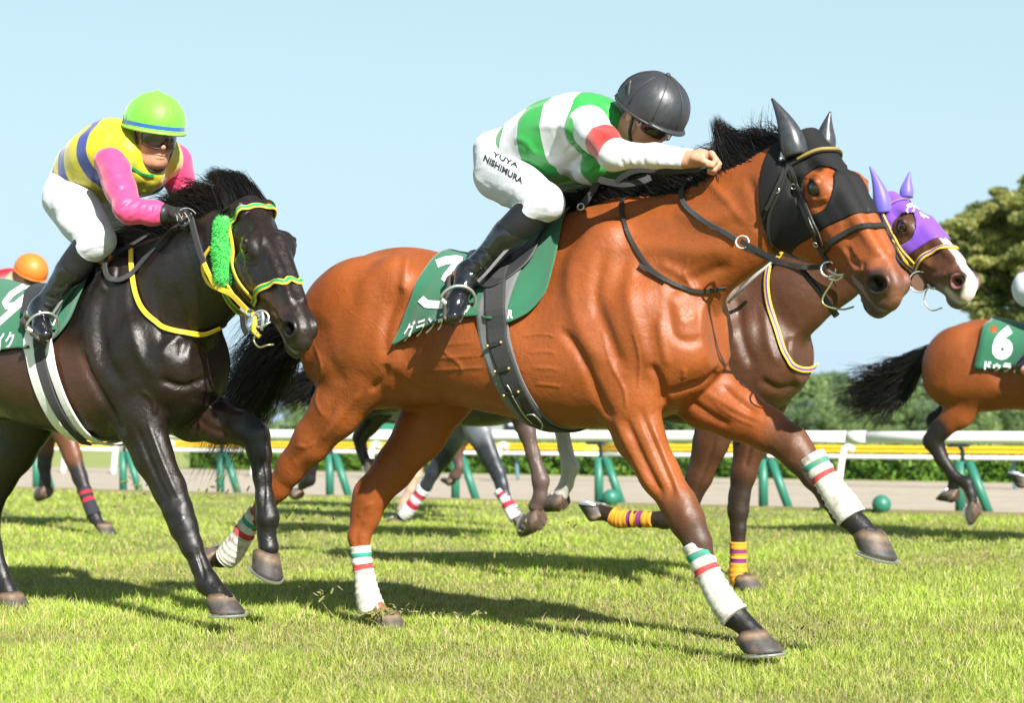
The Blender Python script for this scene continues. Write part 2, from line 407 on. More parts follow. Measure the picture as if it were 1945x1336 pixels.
def hairs(name, roots, guides, mat, parent, rad=0.0016, seed=0, segs=9, jitter=0.02, lenvar=0.3, clump=0.5, wild=0.01):
    """strands: each root index i follows guides[i] (k,3) with noise; flat-ish three-sided tapering hairs, one mesh"""
    rng = np.random.default_rng(seed); Vs = []; Fs = []; base = 0
    n = len(roots); k = guides.shape[1]
    tq = np.linspace(0, 1, segs + 1)
    nclump = max(1, n // 14); cid = rng.integers(0, nclump, n); coff = rng.normal(0, jitter, (nclump, 3)); cph = rng.uniform(0, 6.28, (nclump, 2))
    for i in range(n):
        L = 1 - lenvar * rng.random() ** 1.5; u = tq * L * (k - 1); a = np.minimum(u.astype(int), k - 2); f = (u - a)[:, None]
        G = guides[i][a] * (1 - f) + guides[i][a + 1] * f
        off = coff[cid[i]] * clump + rng.normal(0, jitter, 3) * (1 - clump); P = roots[i] + G + off[None, :] * (tq[:, None] ** 1.1)
        c = cid[i]
        P[:, 2] += wild * np.sin(tq * 5 + cph[c, 0]) * tq; P[:, 1] += wild * np.sin(tq * 4 + cph[c, 1]) * tq
        P += rng.normal(0, wild * 0.05, (segs + 1, 3)) * tq[:, None]
        T = np.gradient(P, axis=0); T /= np.linalg.norm(T, axis=1)[:, None] + 1e-9
        S = np.cross(T, [0.3, 0.2, 1.0]); S /= np.linalg.norm(S, axis=1)[:, None] + 1e-9; U = np.cross(T, S)
        r = rad * (1 - 0.85 * tq ** 2)[:, None] * rng.uniform(.7, 1.3)
        Vs.append(np.stack([P + S * r, P - S * r * .5 + U * r * .87, P - S * r * .5 - U * r * .87], 1).reshape(-1, 3))
        for s_ in range(segs):
            b = base + s_ * 3
            for j in range(3): Fs.append((b + j, b + (j + 1) % 3, b + 3 + (j + 1) % 3, b + 3 + j))
        base += 3 * (segs + 1)
    return mesh_np(name, np.concatenate(Vs), np.array(Fs, np.int32), mat, parent)
# ------------------------------------------------------------------ the horse's head in its own frame (x poll to muzzle, y left, z forehead)
def head_rot(y, p, r):
    y, p, r = R(y), R(p), R(r)
    X = np.array([math.cos(p) * math.cos(y), -math.cos(p) * math.sin(y), -math.sin(p)])
    Y = np.array([math.sin(y), math.cos(y), 0]); Z = np.cross(X, Y)
    Y2 = Y * math.cos(r) + Z * math.sin(r); return np.stack([X, Y2, np.cross(X, Y2)], 1)
class HeadPose:
    def __init__(s, x, y, z, yaw, pitch, roll, sc, sx):
        s.o = np.array([x, y, z]); s.M = head_rot(yaw, pitch, roll); s.S = np.array([sc * sx, sc, sc]); s.sc = sc
    def w(s, p): return s.o + s.M @ (np.asarray(p, float) * s.S)
    def W(s, P): return s.o + (np.asarray(P, float) * s.S) @ s.M.T
    def L(s, V): return ((V - s.o) @ s.M) / s.S
    def d(s, v): return s.M @ np.asarray(v, float)
def head_body(ears=True, mouth=0.0):
    back = ears == 'back'
    b = Body()
    b.add(loft_fn([(-.06, .02, -.17, .062, .0), (0, .022, -.21, .072, .05), (.05, .026, -.255, .086, .12), (.10, .028, -.295, .092, .12), (.16, .030, -.305, .094, .05),
                   (.22, .026, -.285, .091, .0), (.28, .018, -.248, .082, -.02), (.34, .010, -.212, .072, -.02), (.40, .004, -.188, .059, .0),
                   (.46, -.001, -.172, .052, .05), (.52, -.010, -.170, .043, .08), (.56, -.026, -.172, .037, .05), (.588, -.050, -.160, .028, .0), (.600, -.080, -.130, .016, 0)], 2.3), 0.02)
    b.ell((.540, 0, -.080), (.056, .036, .050), k=.03)
    b.ell((.570, 0, -.10), (.034, .031, .043), k=.02)                         # upper lip
    b.ell((.542, 0, -.162), (.042, .032, .028), rotxz(8), k=.015)             # lower lip and chin
    b.ell((.14, .062, -.165), (.115, .040, .112), rotxz(-20), k=.03, mirror=True)    # cheeks
    b.ell((.172, .066, -.018), (.050, .034, .032), k=.03, mirror=True)        # orbits
    b.ell((.160, .062, -.002), (.045, .028, .020), k=.02, mirror=True)        # brow bones
    for sy in (1, -1):
        b.cone((.215, .072 * sy, -.075), (.37, .052 * sy, -.092), .016, .010, k=.02)     # facial crest
        b.cone((.18, .030 * sy, .012), (.46, .024 * sy, -.014), .022, .014, k=.02)       # nasal bones
        b.cone((.40, .038 * sy, -.055), (.515, .040 * sy, -.060), .016, .022, k=.03)
        b.ell((.095, .070 * sy, -.008), (.034, .016, .022), k=.03, op='s')               # hollow above the eye
        b.ell((.10, .085 * sy, -.09), (.03, .014, .05), k=.03, op='s')
        b.ell((.36, .076 * sy, -.145), (.085, .016, .022), rotxz(12), k=.035, op='s')    # bars hollow
        b.ell((.42, .070 * sy, -.045), (.07, .012, .020), rotxz(-8), k=.03, op='s')
        b.cone((.455, .046 * sy, -.105), (.50, .050 * sy, -.05), .010, .008, k=.014)    # muscle folds behind the nostril
        b.cone((.42, .050 * sy, -.118), (.47, .050 * sy, -.072), .008, .007, k=.014)
        # nostril: a raised rim round a deep hole
        b.ell((.545, .038 * sy, -.062), (.048, .020, .039), rotxz(48), k=.014)
        b.ell((.550, .058 * sy, -.060), (.040, .027, .025), rotxz(52), k=.006, op='s')
        b.ell((.535, .026 * sy, -.066), (.02, .018, .012), k=.004, op='s')
        # eye socket and lids
        b.ell((.170, .100 * sy, -.020), (.032, .024, .019), k=.010, op='s')
        b.cone((.134, .088 * sy, -.016), (.168, .095 * sy, .003), .0065, .007, k=.008)
        b.cone((.168, .095 * sy, .003), (.197, .085 * sy, -.016), .007, .0055, k=.008)
        b.cone((.140, .090 * sy, -.036), (.190, .088 * sy, -.044), .0055, .0055, k=.010)
        b.cone((.125, .088 * sy, -.048), (.20, .086 * sy, -.058), .004, .004, k=.008)
        # mouth slit
        b.cone((.45, .054 * sy, -.126), (.545, .047 * sy, -.142), .0065, .0065, k=.006, op='s').cone((.545, .047 * sy, -.142), (.612, .012 * sy, -.128), .0065, .006, k=.006, op='s')
        b.ell((.455, .062 * sy, -.138), (.012, .012, .010), k=.01, op='s')
    if back:
        for sy in (1, -1):
            b.cone((-.010, .055 * sy, .0), (-.050, .074 * sy, -.055), .030, .020, k=.02).cone((-.050, .074 * sy, -.055), (-.072, .082 * sy, -.110), .020, .005, k=.01)
            b.cone((-.03, .085 * sy, -.03), (-.060, .096 * sy, -.085), .012, .006, k=.006, op='s')
    elif ears:
        for sy in (1, -1):
            b.ell((-.045, .052 * sy, .055), (.074, .026, .024), rotxz(150, 0), k=.02)
            b.ell((-.050, .066 * sy, .052), (.060, .016, .014), rotxz(150, 0), k=.008, op='s')
            b.ell((-.01, .050 * sy, .012), (.03, .028, .03), k=.03)
    return b
def shift_op(op, d):
    fn, (lo, hi), k, o = op; d = np.asarray(d, float)
    return (lambda X, Y, Z: fn(X - d[0], Y - d[1], Z - d[2]), (lo + d, hi + d), k, o)
def xform_op(op, hp):
    fn, (lo, hi), k, o = op
    cs = np.array([[x, y, z] for x in (lo[0], hi[0]) for y in (lo[1], hi[1]) for z in (lo[2], hi[2])]); C = hp.W(cs)
    M, S, O, sc = hp.M, hp.S, hp.o, hp.sc
    def g(X, Y, Z):
        x, y, z = X - O[0], Y - O[1], Z - O[2]
        a = (x * M[0, 0] + y * M[1, 0] + z * M[2, 0]) / S[0]; b = (x * M[0, 1] + y * M[1, 1] + z * M[2, 1]) / S[1]; c = (x * M[0, 2] + y * M[1, 2] + z * M[2, 2]) / S[2]
        return fn(a, b, c) * sc
    return (g, (C.min(0), C.max(0)), k * sc, o)

TRUNK = [(-.96, 1.27, 1.06, .06, 0), (-.90, 1.35, .96, .17, .1), (-.82, 1.405, .89, .225, .15), (-.72, 1.452, .86, .255, .2), (-.60, 1.478, .86, .265, .2), (-.48, 1.476, .865, .262, .15),
         (-.36, 1.45, .875, .255, .12), (-.24, 1.425, .865, .26, .1), (-.10, 1.412, .845, .272, .1), (.03, 1.43, .815, .275, .15), (.15, 1.485, .79, .268, .3), (.27, 1.555, .783, .25, .45),
         (.40, 1.585, .785, .235, .5), (.52, 1.57, .80, .225, .4), (.64, 1.48, .84, .205, .25), (.74, 1.36, .90, .175, .1), (.82, 1.24, .98, .11, 0)]
def trunk_ops(b, k=.03):
    b.add(loft_fn(TRUNK, 2.15), k)
    for m in (1, -1):
        # hindquarters
        b.ell((-.66, .150 * m, 1.24), (.23, .13, .19), rotxz(20), k=.05)
        b.ell((-.80, .130 * m, 1.15), (.12, .10, .20), rotxz(-8), k=.05)
        b.ell((-.47, .165 * m, 1.30), (.13, .085, .10), rotxz(35), k=.05)      # flank / tensor
        b.cone((-.44, .17 * m, 1.37), (-.36, .185 * m, 1.28), .045, .04, k=.07) # point of hip
        b.ell((-.30, .285 * m, 1.12), (.07, .05, .13), rotxz(15), k=.08, op='s')  # hollow of the flank
        # barrel ribs mass
        b.ell((-.02, .13 * m, 1.10), (.34, .155, .24), rotxz(-4), k=.06)
        # shoulder blade and muscles
        b.ell((.40, .145 * m, 1.27), (.12, .085, .26), rotxz(-24), k=.06)
        b.ell((.27, .175 * m, 1.12), (.17, .075, .12), rotxz(38), k=.03)       # triceps
        b.ell((.56, .14 * m, 1.13), (.11, .10, .17), rotxz(-30), k=.03)        # point of shoulder
        b.ell((.70, .085 * m, 1.07), (.115, .10, .15), rotxz(-18), k=.03)      # breast
    b.cone((.77, 0, 1.16), (.70, 0, .93), .02, .02, k=.035, op='s')
def neck_ops(b, pts, k=.05):
    b.chain(pts, k)
def hoof_mesh(name, c, toe, up, size, parent, mats, tilt=0.0, shoe=True):
    """c = centre of the sole, toe = direction of the toe, up = direction of the pastern side (roughly)"""
    toe = np.asarray(toe, float); toe /= np.linalg.norm(toe); up = np.asarray(up, float); up -= toe * (up @ toe); up /= np.linalg.norm(up); side = np.cross(up, toe)
    n = 28; V = []
    rings = [(-.004, 0, .95, .94), (0, 0, 1.0, 1.0), (.008, -.005, .98, .975), (.020, -.013, .93, .93), (.033, -.022, .87, .885), (.044, -.029, .82, .85), (.051, -.033, .80, .83), (.057, -.036, .77, .79), (.063, -.038, .62, .64)]
    for z, dx, sx, sy in rings:
        for i in range(n):
            a = 2 * math.pi * i / n; ca, sa = math.cos(a), math.sin(a)
            rx = .066 if ca > 0 else .050
            x = ca * rx * sx; y = sa * .056 * sy * (1 - .10 * max(-ca, 0))
            if z <= .001 and ca < -.6 and abs(sa) < .4: x += .014
            hh = z * .86 * (1.12 + .10 * ca - (.42 * (-ca) if ca < 0 else 0))
            V.append(np.asarray(c) + (toe * (x + dx) + side * y + up * hh) * size)
    F = [tuple(range(n))]
    mi = [1]
    for r in range(len(rings) - 1):
        for i in range(n):
            F.append((r * n + i, r * n + n + i, r * n + n + (i + 1) % n, r * n + (i + 1) % n)); mi.append(0)
    F.append(tuple((len(rings) - 1) * n + i for i in range(n))[::-1]); mi.append(0)
    t = np.repeat([0, 0, .1, .28, .5, .68, .80, .92, 1.0], n)
    o = mesh_np(name, V, F, [mats['hoof'], mats['sole']], parent, midx=mi, attrs={'t': t})
    if shoe:
        C = []
        for i in range(17):
            a = -2.35 + 4.7 * i / 16; ca, sa = math.cos(a), math.sin(a); rx = .064 if ca > 0 else .048
            C.append(np.asarray(c) + (toe * (ca * rx) + side * sa * .053 - up * .006) * size)
        ribbon('horseshoe', C, np.array([-up] * len(C)), .017 * size, .008 * size, mats['steel'], o)
    return o
def leg_chain(b, fr, pts, k=.02):
    """pts: px, py, lat, radius, ky"""
    ch = [(np.array(p[1:4]), p[4], p[5]) if p[0] == 'L' else (fr.P(p[0], p[1], p[2]), p[3], p[4] if len(p) > 4 else .8) for p in pts]; b.chain(ch, k); return ch
def ch_pts(ch): return [c[0] for c in ch]

def coat_paint(V, base, zones, seed=0):
    """zones: (polyline xyz list, radius, softness, colour, weight)"""
    C = np.tile(np.array(base, float), (len(V), 1))
    for poly, rad, soft, col, wt in zones:
        d = np.full(len(V), 9.0)
        P = np.array(poly, float)
        if len(P) == 1: d = np.linalg.norm(V - P[0], axis=1)
        for i in range(len(P) - 1):
            a, e = P[i], P[i + 1] - P[i]; t = np.clip(((V - a) @ e) / (e @ e + 1e-9), 0, 1)
            d = np.minimum(d, np.linalg.norm(V - a - t[:, None] * e, axis=1))
        w_ = np.clip((rad + soft - d) / soft, 0, 1); w_ = w_ * w_ * (3 - 2 * w_) * wt
        C = C * (1 - w_[:, None]) + np.array(col) * w_[:, None]
    return C
def strokes_apply(V, Nn, fr, strokes, facing=True):
    """sculpting strokes: polyline of photograph points, width (px), height (m, negative digs), on the near side"""
    px, py = fr.proj(V); o, _ = fr.ray(CXP, HYP); o = np.array(o)
    vis = ((V - o) * Nn).sum(1) < 0
    near = vis & (V[:, 1] < .12)
    dis = np.zeros(len(V))
    for poly, wd, amp in strokes:
        if len(poly) > 2: poly = spline(poly, len(poly) * 4).tolist()
        xs = [p[0] for p in poly]; ys = [p[1] for p in poly]
        m = near & (px > min(xs) - 3 * wd) & (px < max(xs) + 3 * wd) & (py > min(ys) - 3 * wd) & (py < max(ys) + 3 * wd)
        if not m.any(): continue
        d, t = seg_dist(px[m], py[m], poly)
        dis[m] += 1.08 * amp * np.exp(-(d / wd) ** 2) * np.clip(np.minimum(t, 1 - t) * 6, 0, 1) if len(poly) > 1 else amp * np.exp(-(d / wd) ** 2)
    return V + Nn * dis[:, None]

def spot_strokes(V, Nn, fr, spots):
    px, py = fr.proj(V); o, _ = fr.ray(CXP, HYP); vis = (((V - np.array(o)) * Nn).sum(1) < 0) & (V[:, 1] < .12)
    dis = np.zeros(len(V))
    for x, y, rx, ry, ang, amp in spots:
        a = R(ang); u = (px - x) * math.cos(a) - (py - y) * math.sin(a); v = (px - x) * math.sin(a) + (py - y) * math.cos(a)
        dis += np.where(vis, amp * np.exp(-((u / rx) ** 2 + (v / ry) ** 2)), 0)
    return V + Nn * dis[:, None]

def eyes(hp, parent, mats):
    for sy in (-1, 1):
        c = hp.w((.170, .083 * sy, -.020)); bm = bmesh.new()
        bmesh.ops.create_uvsphere(bm, u_segments=24, v_segments=16, radius=.0255 * hp.sc)
        for v in bm.verts: v.co = Vector(c) + v.co
        bm_obj('eye', bm, mats['eye'], parent, True)

class Horse: pass
def build_horse(fr, hp, neck, legs, coat, label, group='racehorses galloping on the turf', vox=.0075, voxh=.0045, strokes=(), spots=(), paint=None, ears=True, mats=None, extra=None, hooves=(), cat='horse', subtract=(), mouth=0, trunk=True, dz=0.0, dx=0.0):
    """everything in the horse's own frame; returns the body mesh, its tree for draping tack, and the sculpt"""
    t0 = time.time()
    root = empty('horse', fr.loc, fr.rz); tag(root, label, cat, group)
    B = Body()
    if trunk:
        tb = Body(); trunk_ops(tb); B.ops += [shift_op(q, (dx, 0, dz)) for q in tb.ops]
    chains = [leg_chain(B, fr, l) for l in legs]
    neck_ops(B, neck)
    if extra: extra(B, fr, chains)
    hb = head_body(ears)
    for op in hb.ops: B.ops.append(xform_op(op, hp))
    los = [o[1][0] for o in B.ops if o[3] == 'u']; his = [o[1][1] for o in B.ops if o[3] == 'u']
    lo = np.min(los, 0) - .03; hi = np.max(his, 0) + .03
    hc = np.array([o[1] for o in [xform_op(q, hp) for q in hb.ops]]); hlo, hhi = hc[:, 0].min(0), hc[:, 1].max(0)
    hc = hp.W(np.array([[x, y, z] for x in (.05, .6) for y in (-.08, .08) for z in (-.2, .02)])); hlo, hhi = hc.min(0), hc.max(0)
    xs = axis(lo[0], hi[0], vox, (hlo[0], hhi[0]), voxh); ys = axis(lo[1], hi[1], vox, (hlo[1], hhi[1]), min(vox, voxh * 1.3)); zs = axis(lo[2], hi[2], vox, (hlo[2], hhi[2]), voxh)
    D = B.bake(xs, ys, zs); V, Q = surface_nets(D, xs, ys, zs); V = vsmooth(V, Q, 1, .5); N = vnormals(V, Q)
    if len(strokes) or len(spots):
        V = spot_strokes(V, N, fr, spots); N = vnormals(V, Q); V = strokes_apply(V, N, fr, strokes); N = vnormals(V, Q)
    h = Horse(); h.root, h.fr, h.hp, h.V, h.Q, h.N, h.chains, h.B = root, fr, hp, V, Q, N, chains, B
    C = paint(h) if paint else np.tile(coat, (len(V), 1))
    h.body = mesh_np('body', V, Q, mats['coat'], root, colors={'coat': C})
    h.bvh = make_bvh(V, Q)
    eyes(hp, root, mats)
    for hv in hooves:
        if hv[0] == 'L': cpos, deg, size = np.array(hv[1:4]), hv[4], hv[5]
        else: cpos, deg, size = fr.P(hv[0], hv[1], hv[2]), hv[3], hv[4]
        a = R(deg); toe = np.array([math.cos(a), 0, math.sin(a)]); up = np.array([-math.sin(a), 0, math.cos(a)])
        hoof_mesh('hoof', cpos, toe, up, size, root, mats)
    print('horse', label[:30], len(V), D.shape, round(time.time() - t0, 1))
    return h
def cast(h, px, py):
    o, d = h.fr.ray(px, py); loc, nrm, i, dist = h.bvh.ray_cast(o, d)
    return (np.array(loc), np.array(nrm)) if loc is not None else None
def on_body(h, pts, off=.006, n=None, smooth=3, fallback=None):
    """follow the body under a line of photograph points; a third value = lateral position for a free-hanging point"""
    n = n or len(pts) * 6; S = spline([p[:2] for p in pts], n)
    fl = [p[2] if len(p) > 2 else None for p in pts]
    P = []; Nn = []
    for i, (x, y) in enumerate(S):
        u = i / (n - 1) * (len(pts) - 1); a = min(int(u), len(pts) - 2); f = u - a
        hit = cast(h, x, y); f0, f1 = fl[a], fl[a + 1]
        if f0 is not None and f1 is not None: lat = f0 + (f1 - f0) * f; P.append(h.fr.P(x, y, lat)); Nn.append(np.array([0, -1.0, 0]))
        elif hit is not None: P.append(hit[0] + hit[1] * off); Nn.append(hit[1])
        else: P.append(None); Nn.append(None)
    good = [i for i in range(n) if P[i] is not None]
    if not good: return h.fr.P(*S[0], .1)[None].repeat(n, 0), np.tile([0, -1.0, 0], (n, 1))
    for i in range(n):
        if P[i] is None:
            j = min(good, key=lambda q: abs(q - i)); P[i] = h.fr.P(S[i][0], S[i][1], -P[j][1]); Nn[i] = Nn[j]
    P = np.array(P); Nn = np.array(Nn)
    for _ in range(smooth):
        P[1:-1] = (P[:-2] + 2 * P[1:-1] + P[2:]) / 4; Nn[1:-1] = (Nn[:-2] + 2 * Nn[1:-1] + Nn[2:]) / 4
    Nn /= np.linalg.norm(Nn, axis=1)[:, None] + 1e-9
    return P, Nn
def bandage(h, name, pts, mats, ramp_mat, wob=.0018, t_attr=True, k=1.0):
    """a leg wrap: pts (px, py, lat, radius) from the top down; attribute t runs along it for the bands"""
    C = np.array([h.fr.P(p[0], p[1], p[2]) for p in pts]); C = spline(C, 40); rr = spline([[p[3]] for p in pts], 40)[:, 0]
    rr = rr + .0025; rng = np.random.default_rng(5); sides = 28
    rr2 = rr + wob * np.sin(np.linspace(0, 60, 40)) + rng.normal(0, wob * .4, 40)
    V, F = tube('x', C, rr2, None, sides=sides, V_only=True)
    t = np.repeat(np.linspace(0, 1, 40), sides)
    V[:, 1] = (V[:, 1] - np.repeat(C[:, 1], sides)) * k + np.repeat(C[:, 1], sides)
    return mesh_np(name, V, F, ramp_mat, h.root, attrs={'t': t})
# ------------------------------------------------------------------ shared materials
M = {}
M['coat_bay'] = coat_mat('bay_coat', .47, .38)
M['coat_brown'] = coat_mat('brown_coat', .46, .42)
M['coat_black'] = coat_mat('black_coat', .35, .48, rn=.16, noise=.2, b1=.5)
M['eye'] = pmat('horse_eye', (.012, .006, .004), rough=.05, spec=.8, coat=.5)
M['hoof'] = pmat('hoof_horn', (.2, .15, .1), rough=.6, mud=.5, ramp=[(0, (.050, .045, .042)), (.2, (.042, .038, .038)), (.5, (.055, .046, .040)), (.74, (.17, .115, .070)), (.97, (.07, .045, .032))], rampattr='t', noise=.3, nscale=40, bump=.3, bscale=60)
M['hoof'].node_tree.nodes['Color Ramp'].color_ramp.interpolation = 'LINEAR'
M['sole'] = pmat('hoof_sole', (.07, .055, .045), rough=.9)
M['steel'] = pmat('steel', (.62, .62, .60), rough=.32, metal=.85)
M['hair'] = pmat('black_hair', (.006, .005, .0045), rough=.45, spec=.4)
M['leather'] = pmat('black_leather', (.022, .020, .018), rough=.42, spec=.5, bump=.2, bscale=150)
M['web'] = pmat('black_webbing', (.035, .035, .037), rough=.8, bump=.9, bscale=420, bdist=.002, noise=.15, nscale=200)
M['grey_felt'] = pmat('grey_felt', (.14, .145, .15), rough=.9, bump=.3)
def hm(coat): d = dict(M); d['coat'] = M[coat]; return d

# ------------------------------------------------------------------ the bay in front, number three
FM = Frame(-5.40, -3.75)
HPM = HeadPose(1.217, -.052, 1.705, 24.0, 48, 5.5, 1.03, 1.02)
def neck_main():
    f = FM
    return [(np.array([.30, 0, 1.30]), .25, .66), (np.array([.52, 0, 1.34]), .235, .60), (np.array([.72, -.015, 1.40]), .195, .56), (np.array([.92, -.03, 1.49]), .165, .52), (np.array([1.10, -.05, 1.575]), .135, .56), (HPM.w((.06, 0, -.11)), .115, .62)]
LEGS_M = [
    [(650, 600, .13, .17, .7), (688, 705, .15, .140, .62), (640, 775, .15, .112, .6), (592, 838, .14, .082, .62), (553, 888, .12, .062, .66), (529, 925, .11, .050, .7), (505, 955, .11, .040, .75), (470, 1005, .10, .033, .85), (440, 1045, .10, .038, .85), (420, 1063, .10, .030, .9), (402, 1062, .10, .034, .95)],
    [(800, 640, -.10, .17, .7), (846, 735, -.12, .140, .62), (800, 820, -.12, .110, .6), (748, 890, -.11, .084, .62), (703, 945, -.10, .075, .6), (694, 980, -.10, .062, .62), (682, 1020, -.09, .046, .72), (688, 1070, -.09, .035, .85), (699, 1135, -.09, .042, .85), (715, 1160, -.09, .034, .9), (735, 1180, -.09, .040, .95)],
    [(1150, 660, .14, .15, .7), (1190, 750, .13, .122, .66), (1213, 825, .12, .090, .7), (1252, 900, .11, .070, .75), (1290, 960, .10, .061, .8), (1305, 990, .10, .060, .82), (1325, 1030, .10, .046, .85), (1345, 1085, .09, .033, .9), (1372, 1140, .09, .036, .9), (1392, 1168, .09, .042, .85), (1415, 1188, .09, .032, .9), (1432, 1205, .09, .037, .95)],
    [(1300, 700, -.12, .15, .7), (1345, 752, -.12, .118, .66), (1400, 785, -.12, .092, .7), (1455, 815, -.12, .073, .75), (1503, 845, -.12, .062, .8), (1520, 868, -.12, .055, .82), (1545, 905, -.12, .040, .85), (1575, 945, -.12, .034, .9), (1603, 975, -.12, .043, .85), (1630, 998, -.12, .034, .9), (1648, 1018, -.12, .040, .95)],
]
STROKES_M = [
    # shoulder and forearm
    ([(1150, 470), (1130, 560), (1160, 650), (1185, 710)], 13, -.012), ([(1090, 470), (1085, 560), (1110, 640), (1150, 700)], 16, .010), ([(1210, 470), (1195, 560), (1215, 640), (1230, 700)], 14, .009),
    ([(1060, 620), (1100, 670), (1140, 760), (1165, 800)], 9, -.012), ([(1235, 690), (1255, 730), (1262, 770)], 8, -.012),
    ([(1185, 790), (1225, 880), (1262, 950)], 7, -.010), ([(1212, 770), (1255, 870), (1285, 940)], 6, -.007), ([(1235, 800), (1270, 890), (1295, 950)], 6, .006), ([(1165, 790), (1200, 865), (1245, 950)], 7, .006),
    # breast
    ([(1268, 560), (1272, 600), (1283, 638), (1308, 650), (1340, 640)], 10, -.007), ([(1290, 575), (1300, 610), (1325, 600)], 10, .004), ([(1250, 600), (1258, 650), (1270, 700)], 9, .006),
    ([(1262, 748), (1300, 738), (1345, 722), (1370, 696)], 6, -.016), ([(1345, 560), (1362, 620), (1372, 690)], 5, -.004), ([(1300, 700), (1298, 720)], 4, .004), ([(1370, 730), (1400, 760), (1440, 790)], 7, -.007), ([(1300, 755), (1350, 790), (1390, 810)], 8, -.008), ([(1330, 740), (1400, 780), (1450, 800)], 6, .005),
    # neck
    ([(1110, 420), (1200, 400), (1290, 370), (1390, 330)], 16, -.010), ([(1150, 470), (1240, 470), (1330, 480), (1400, 470)], 20, .010), ([(1260, 560), (1320, 530), (1390, 500)], 12, -.008), ([(1280, 400), (1340, 420), (1400, 400)], 14, .007),
    ([(1250, 500), (1290, 520), (1330, 560)], 9, .006), ([(1420, 330), (1440, 400), (1445, 450)], 10, -.008), ([(1330, 330), (1380, 380), (1420, 430)], 9, .005),
    # hindquarters
    ([(770, 520), (745, 580), (730, 640), (735, 690)], 12, -.012), ([(700, 500), (690, 600), (650, 700)], 20, .008), ([(600, 590), (590, 680), (580, 760)], 12, -.008), ([(775, 480), (770, 520), (760, 560)], 9, .010),
    ([(640, 760), (600, 830), (560, 880)], 7, -.007), ([(690, 740), (650, 790), (600, 850)], 8, .006), ([(610, 600), (620, 680), (660, 740)], 14, -.006), ([(735, 690), (728, 720), (700, 745)], 7, -.009),
    # ribs and wrinkles along the barrel
    ([(800, 665), (850, 655), (905, 650)], 3, .003), ([(790, 685), (850, 680), (925, 675)], 3, .003), ([(800, 705), (860, 702), (930, 698)], 3, .003), ([(990, 640), (1030, 635), (1055, 640)], 3, .003), ([(1000, 670), (1035, 668), (1060, 672)], 3, .003), ([(1010, 700), (1040, 700), (1065, 704)], 3, .003),
    ([(1015, 730), (1045, 732), (1068, 736)], 3, .003), ([(820, 650), (870, 690), (880, 710)], 3, .003), ([(750, 700), (755, 730), (800, 745), (870, 750)], 12, -.006),
    # veins
    ([(1140, 620), (1160, 690), (1185, 740), (1190, 780)], 3.2, .004), ([(1200, 620), (1215, 680), (1212, 740)], 3, .0035), ([(1320, 560), (1300, 520), (1310, 490)], 3, .003), ([(590, 650), (610, 700), (600, 760), (620, 800)], 3, .003), ([(560, 700), (585, 725), (600, 740)], 3, .003),
    ([(1350, 760), (1390, 790), (1440, 812)], 3, .0035), ([(600, 840), (580, 850), (560, 845)], 4, .003), ([(680, 985), (690, 965), (710, 955)], 4, .004),
    # face: mouth line, folds behind the nostril, wrinkles round the eye
    ([(1588, 520), (1606, 540), (1626, 570), (1652, 596)], 3.2, -.009), ([(1596, 518), (1618, 540), (1640, 572), (1660, 592)], 4, .004), ([(1612, 468), (1622, 495), (1634, 512)], 4, -.005), ([(1590, 480), (1606, 500), (1622, 520)], 4, -.004), ([(1600, 470), (1614, 500), (1628, 520)], 3.5, .004), ([(1642, 498), (1634, 528), (1640, 550)], 4, -.006),
    ([(1530, 384), (1552, 392), (1575, 384)], 3, -.0035), ([(1534, 374), (1553, 380), (1572, 374)], 2.5, .003), ([(1528, 340), (1545, 332), (1566, 336)], 3, .004), ([(1575, 346), (1588, 360), (1590, 376)], 3, -.003), ([(1560, 455), (1590, 470)], 4, .003), ([(1600, 450), (1640, 500)], 7, .003), ([(1690, 540), (1680, 565), (1660, 575)], 5, -.004),
    # cannon tendons
    ([(690, 990), (676, 1020), (682, 1045)], 6, -.004),
]
SPOTS_M = [(1300, 975, 14, 18, 0, .006), (1275, 935, 10, 14, 0, -.004), (660, 960, 10, 14, 0, .006), (700, 965, 12, 12, 0, .004), (1325, 690, 40, 34, 20, .016), (1120, 520, 30, 60, 10, .006), (1100, 740, 30, 40, 0, -.004), (560, 640, 40, 60, 0, .004), (1505, 848, 12, 14, 0, .005)]
BAY = np.array([.245, .062, .0130]); DK = np.array([.045, .028, .020])
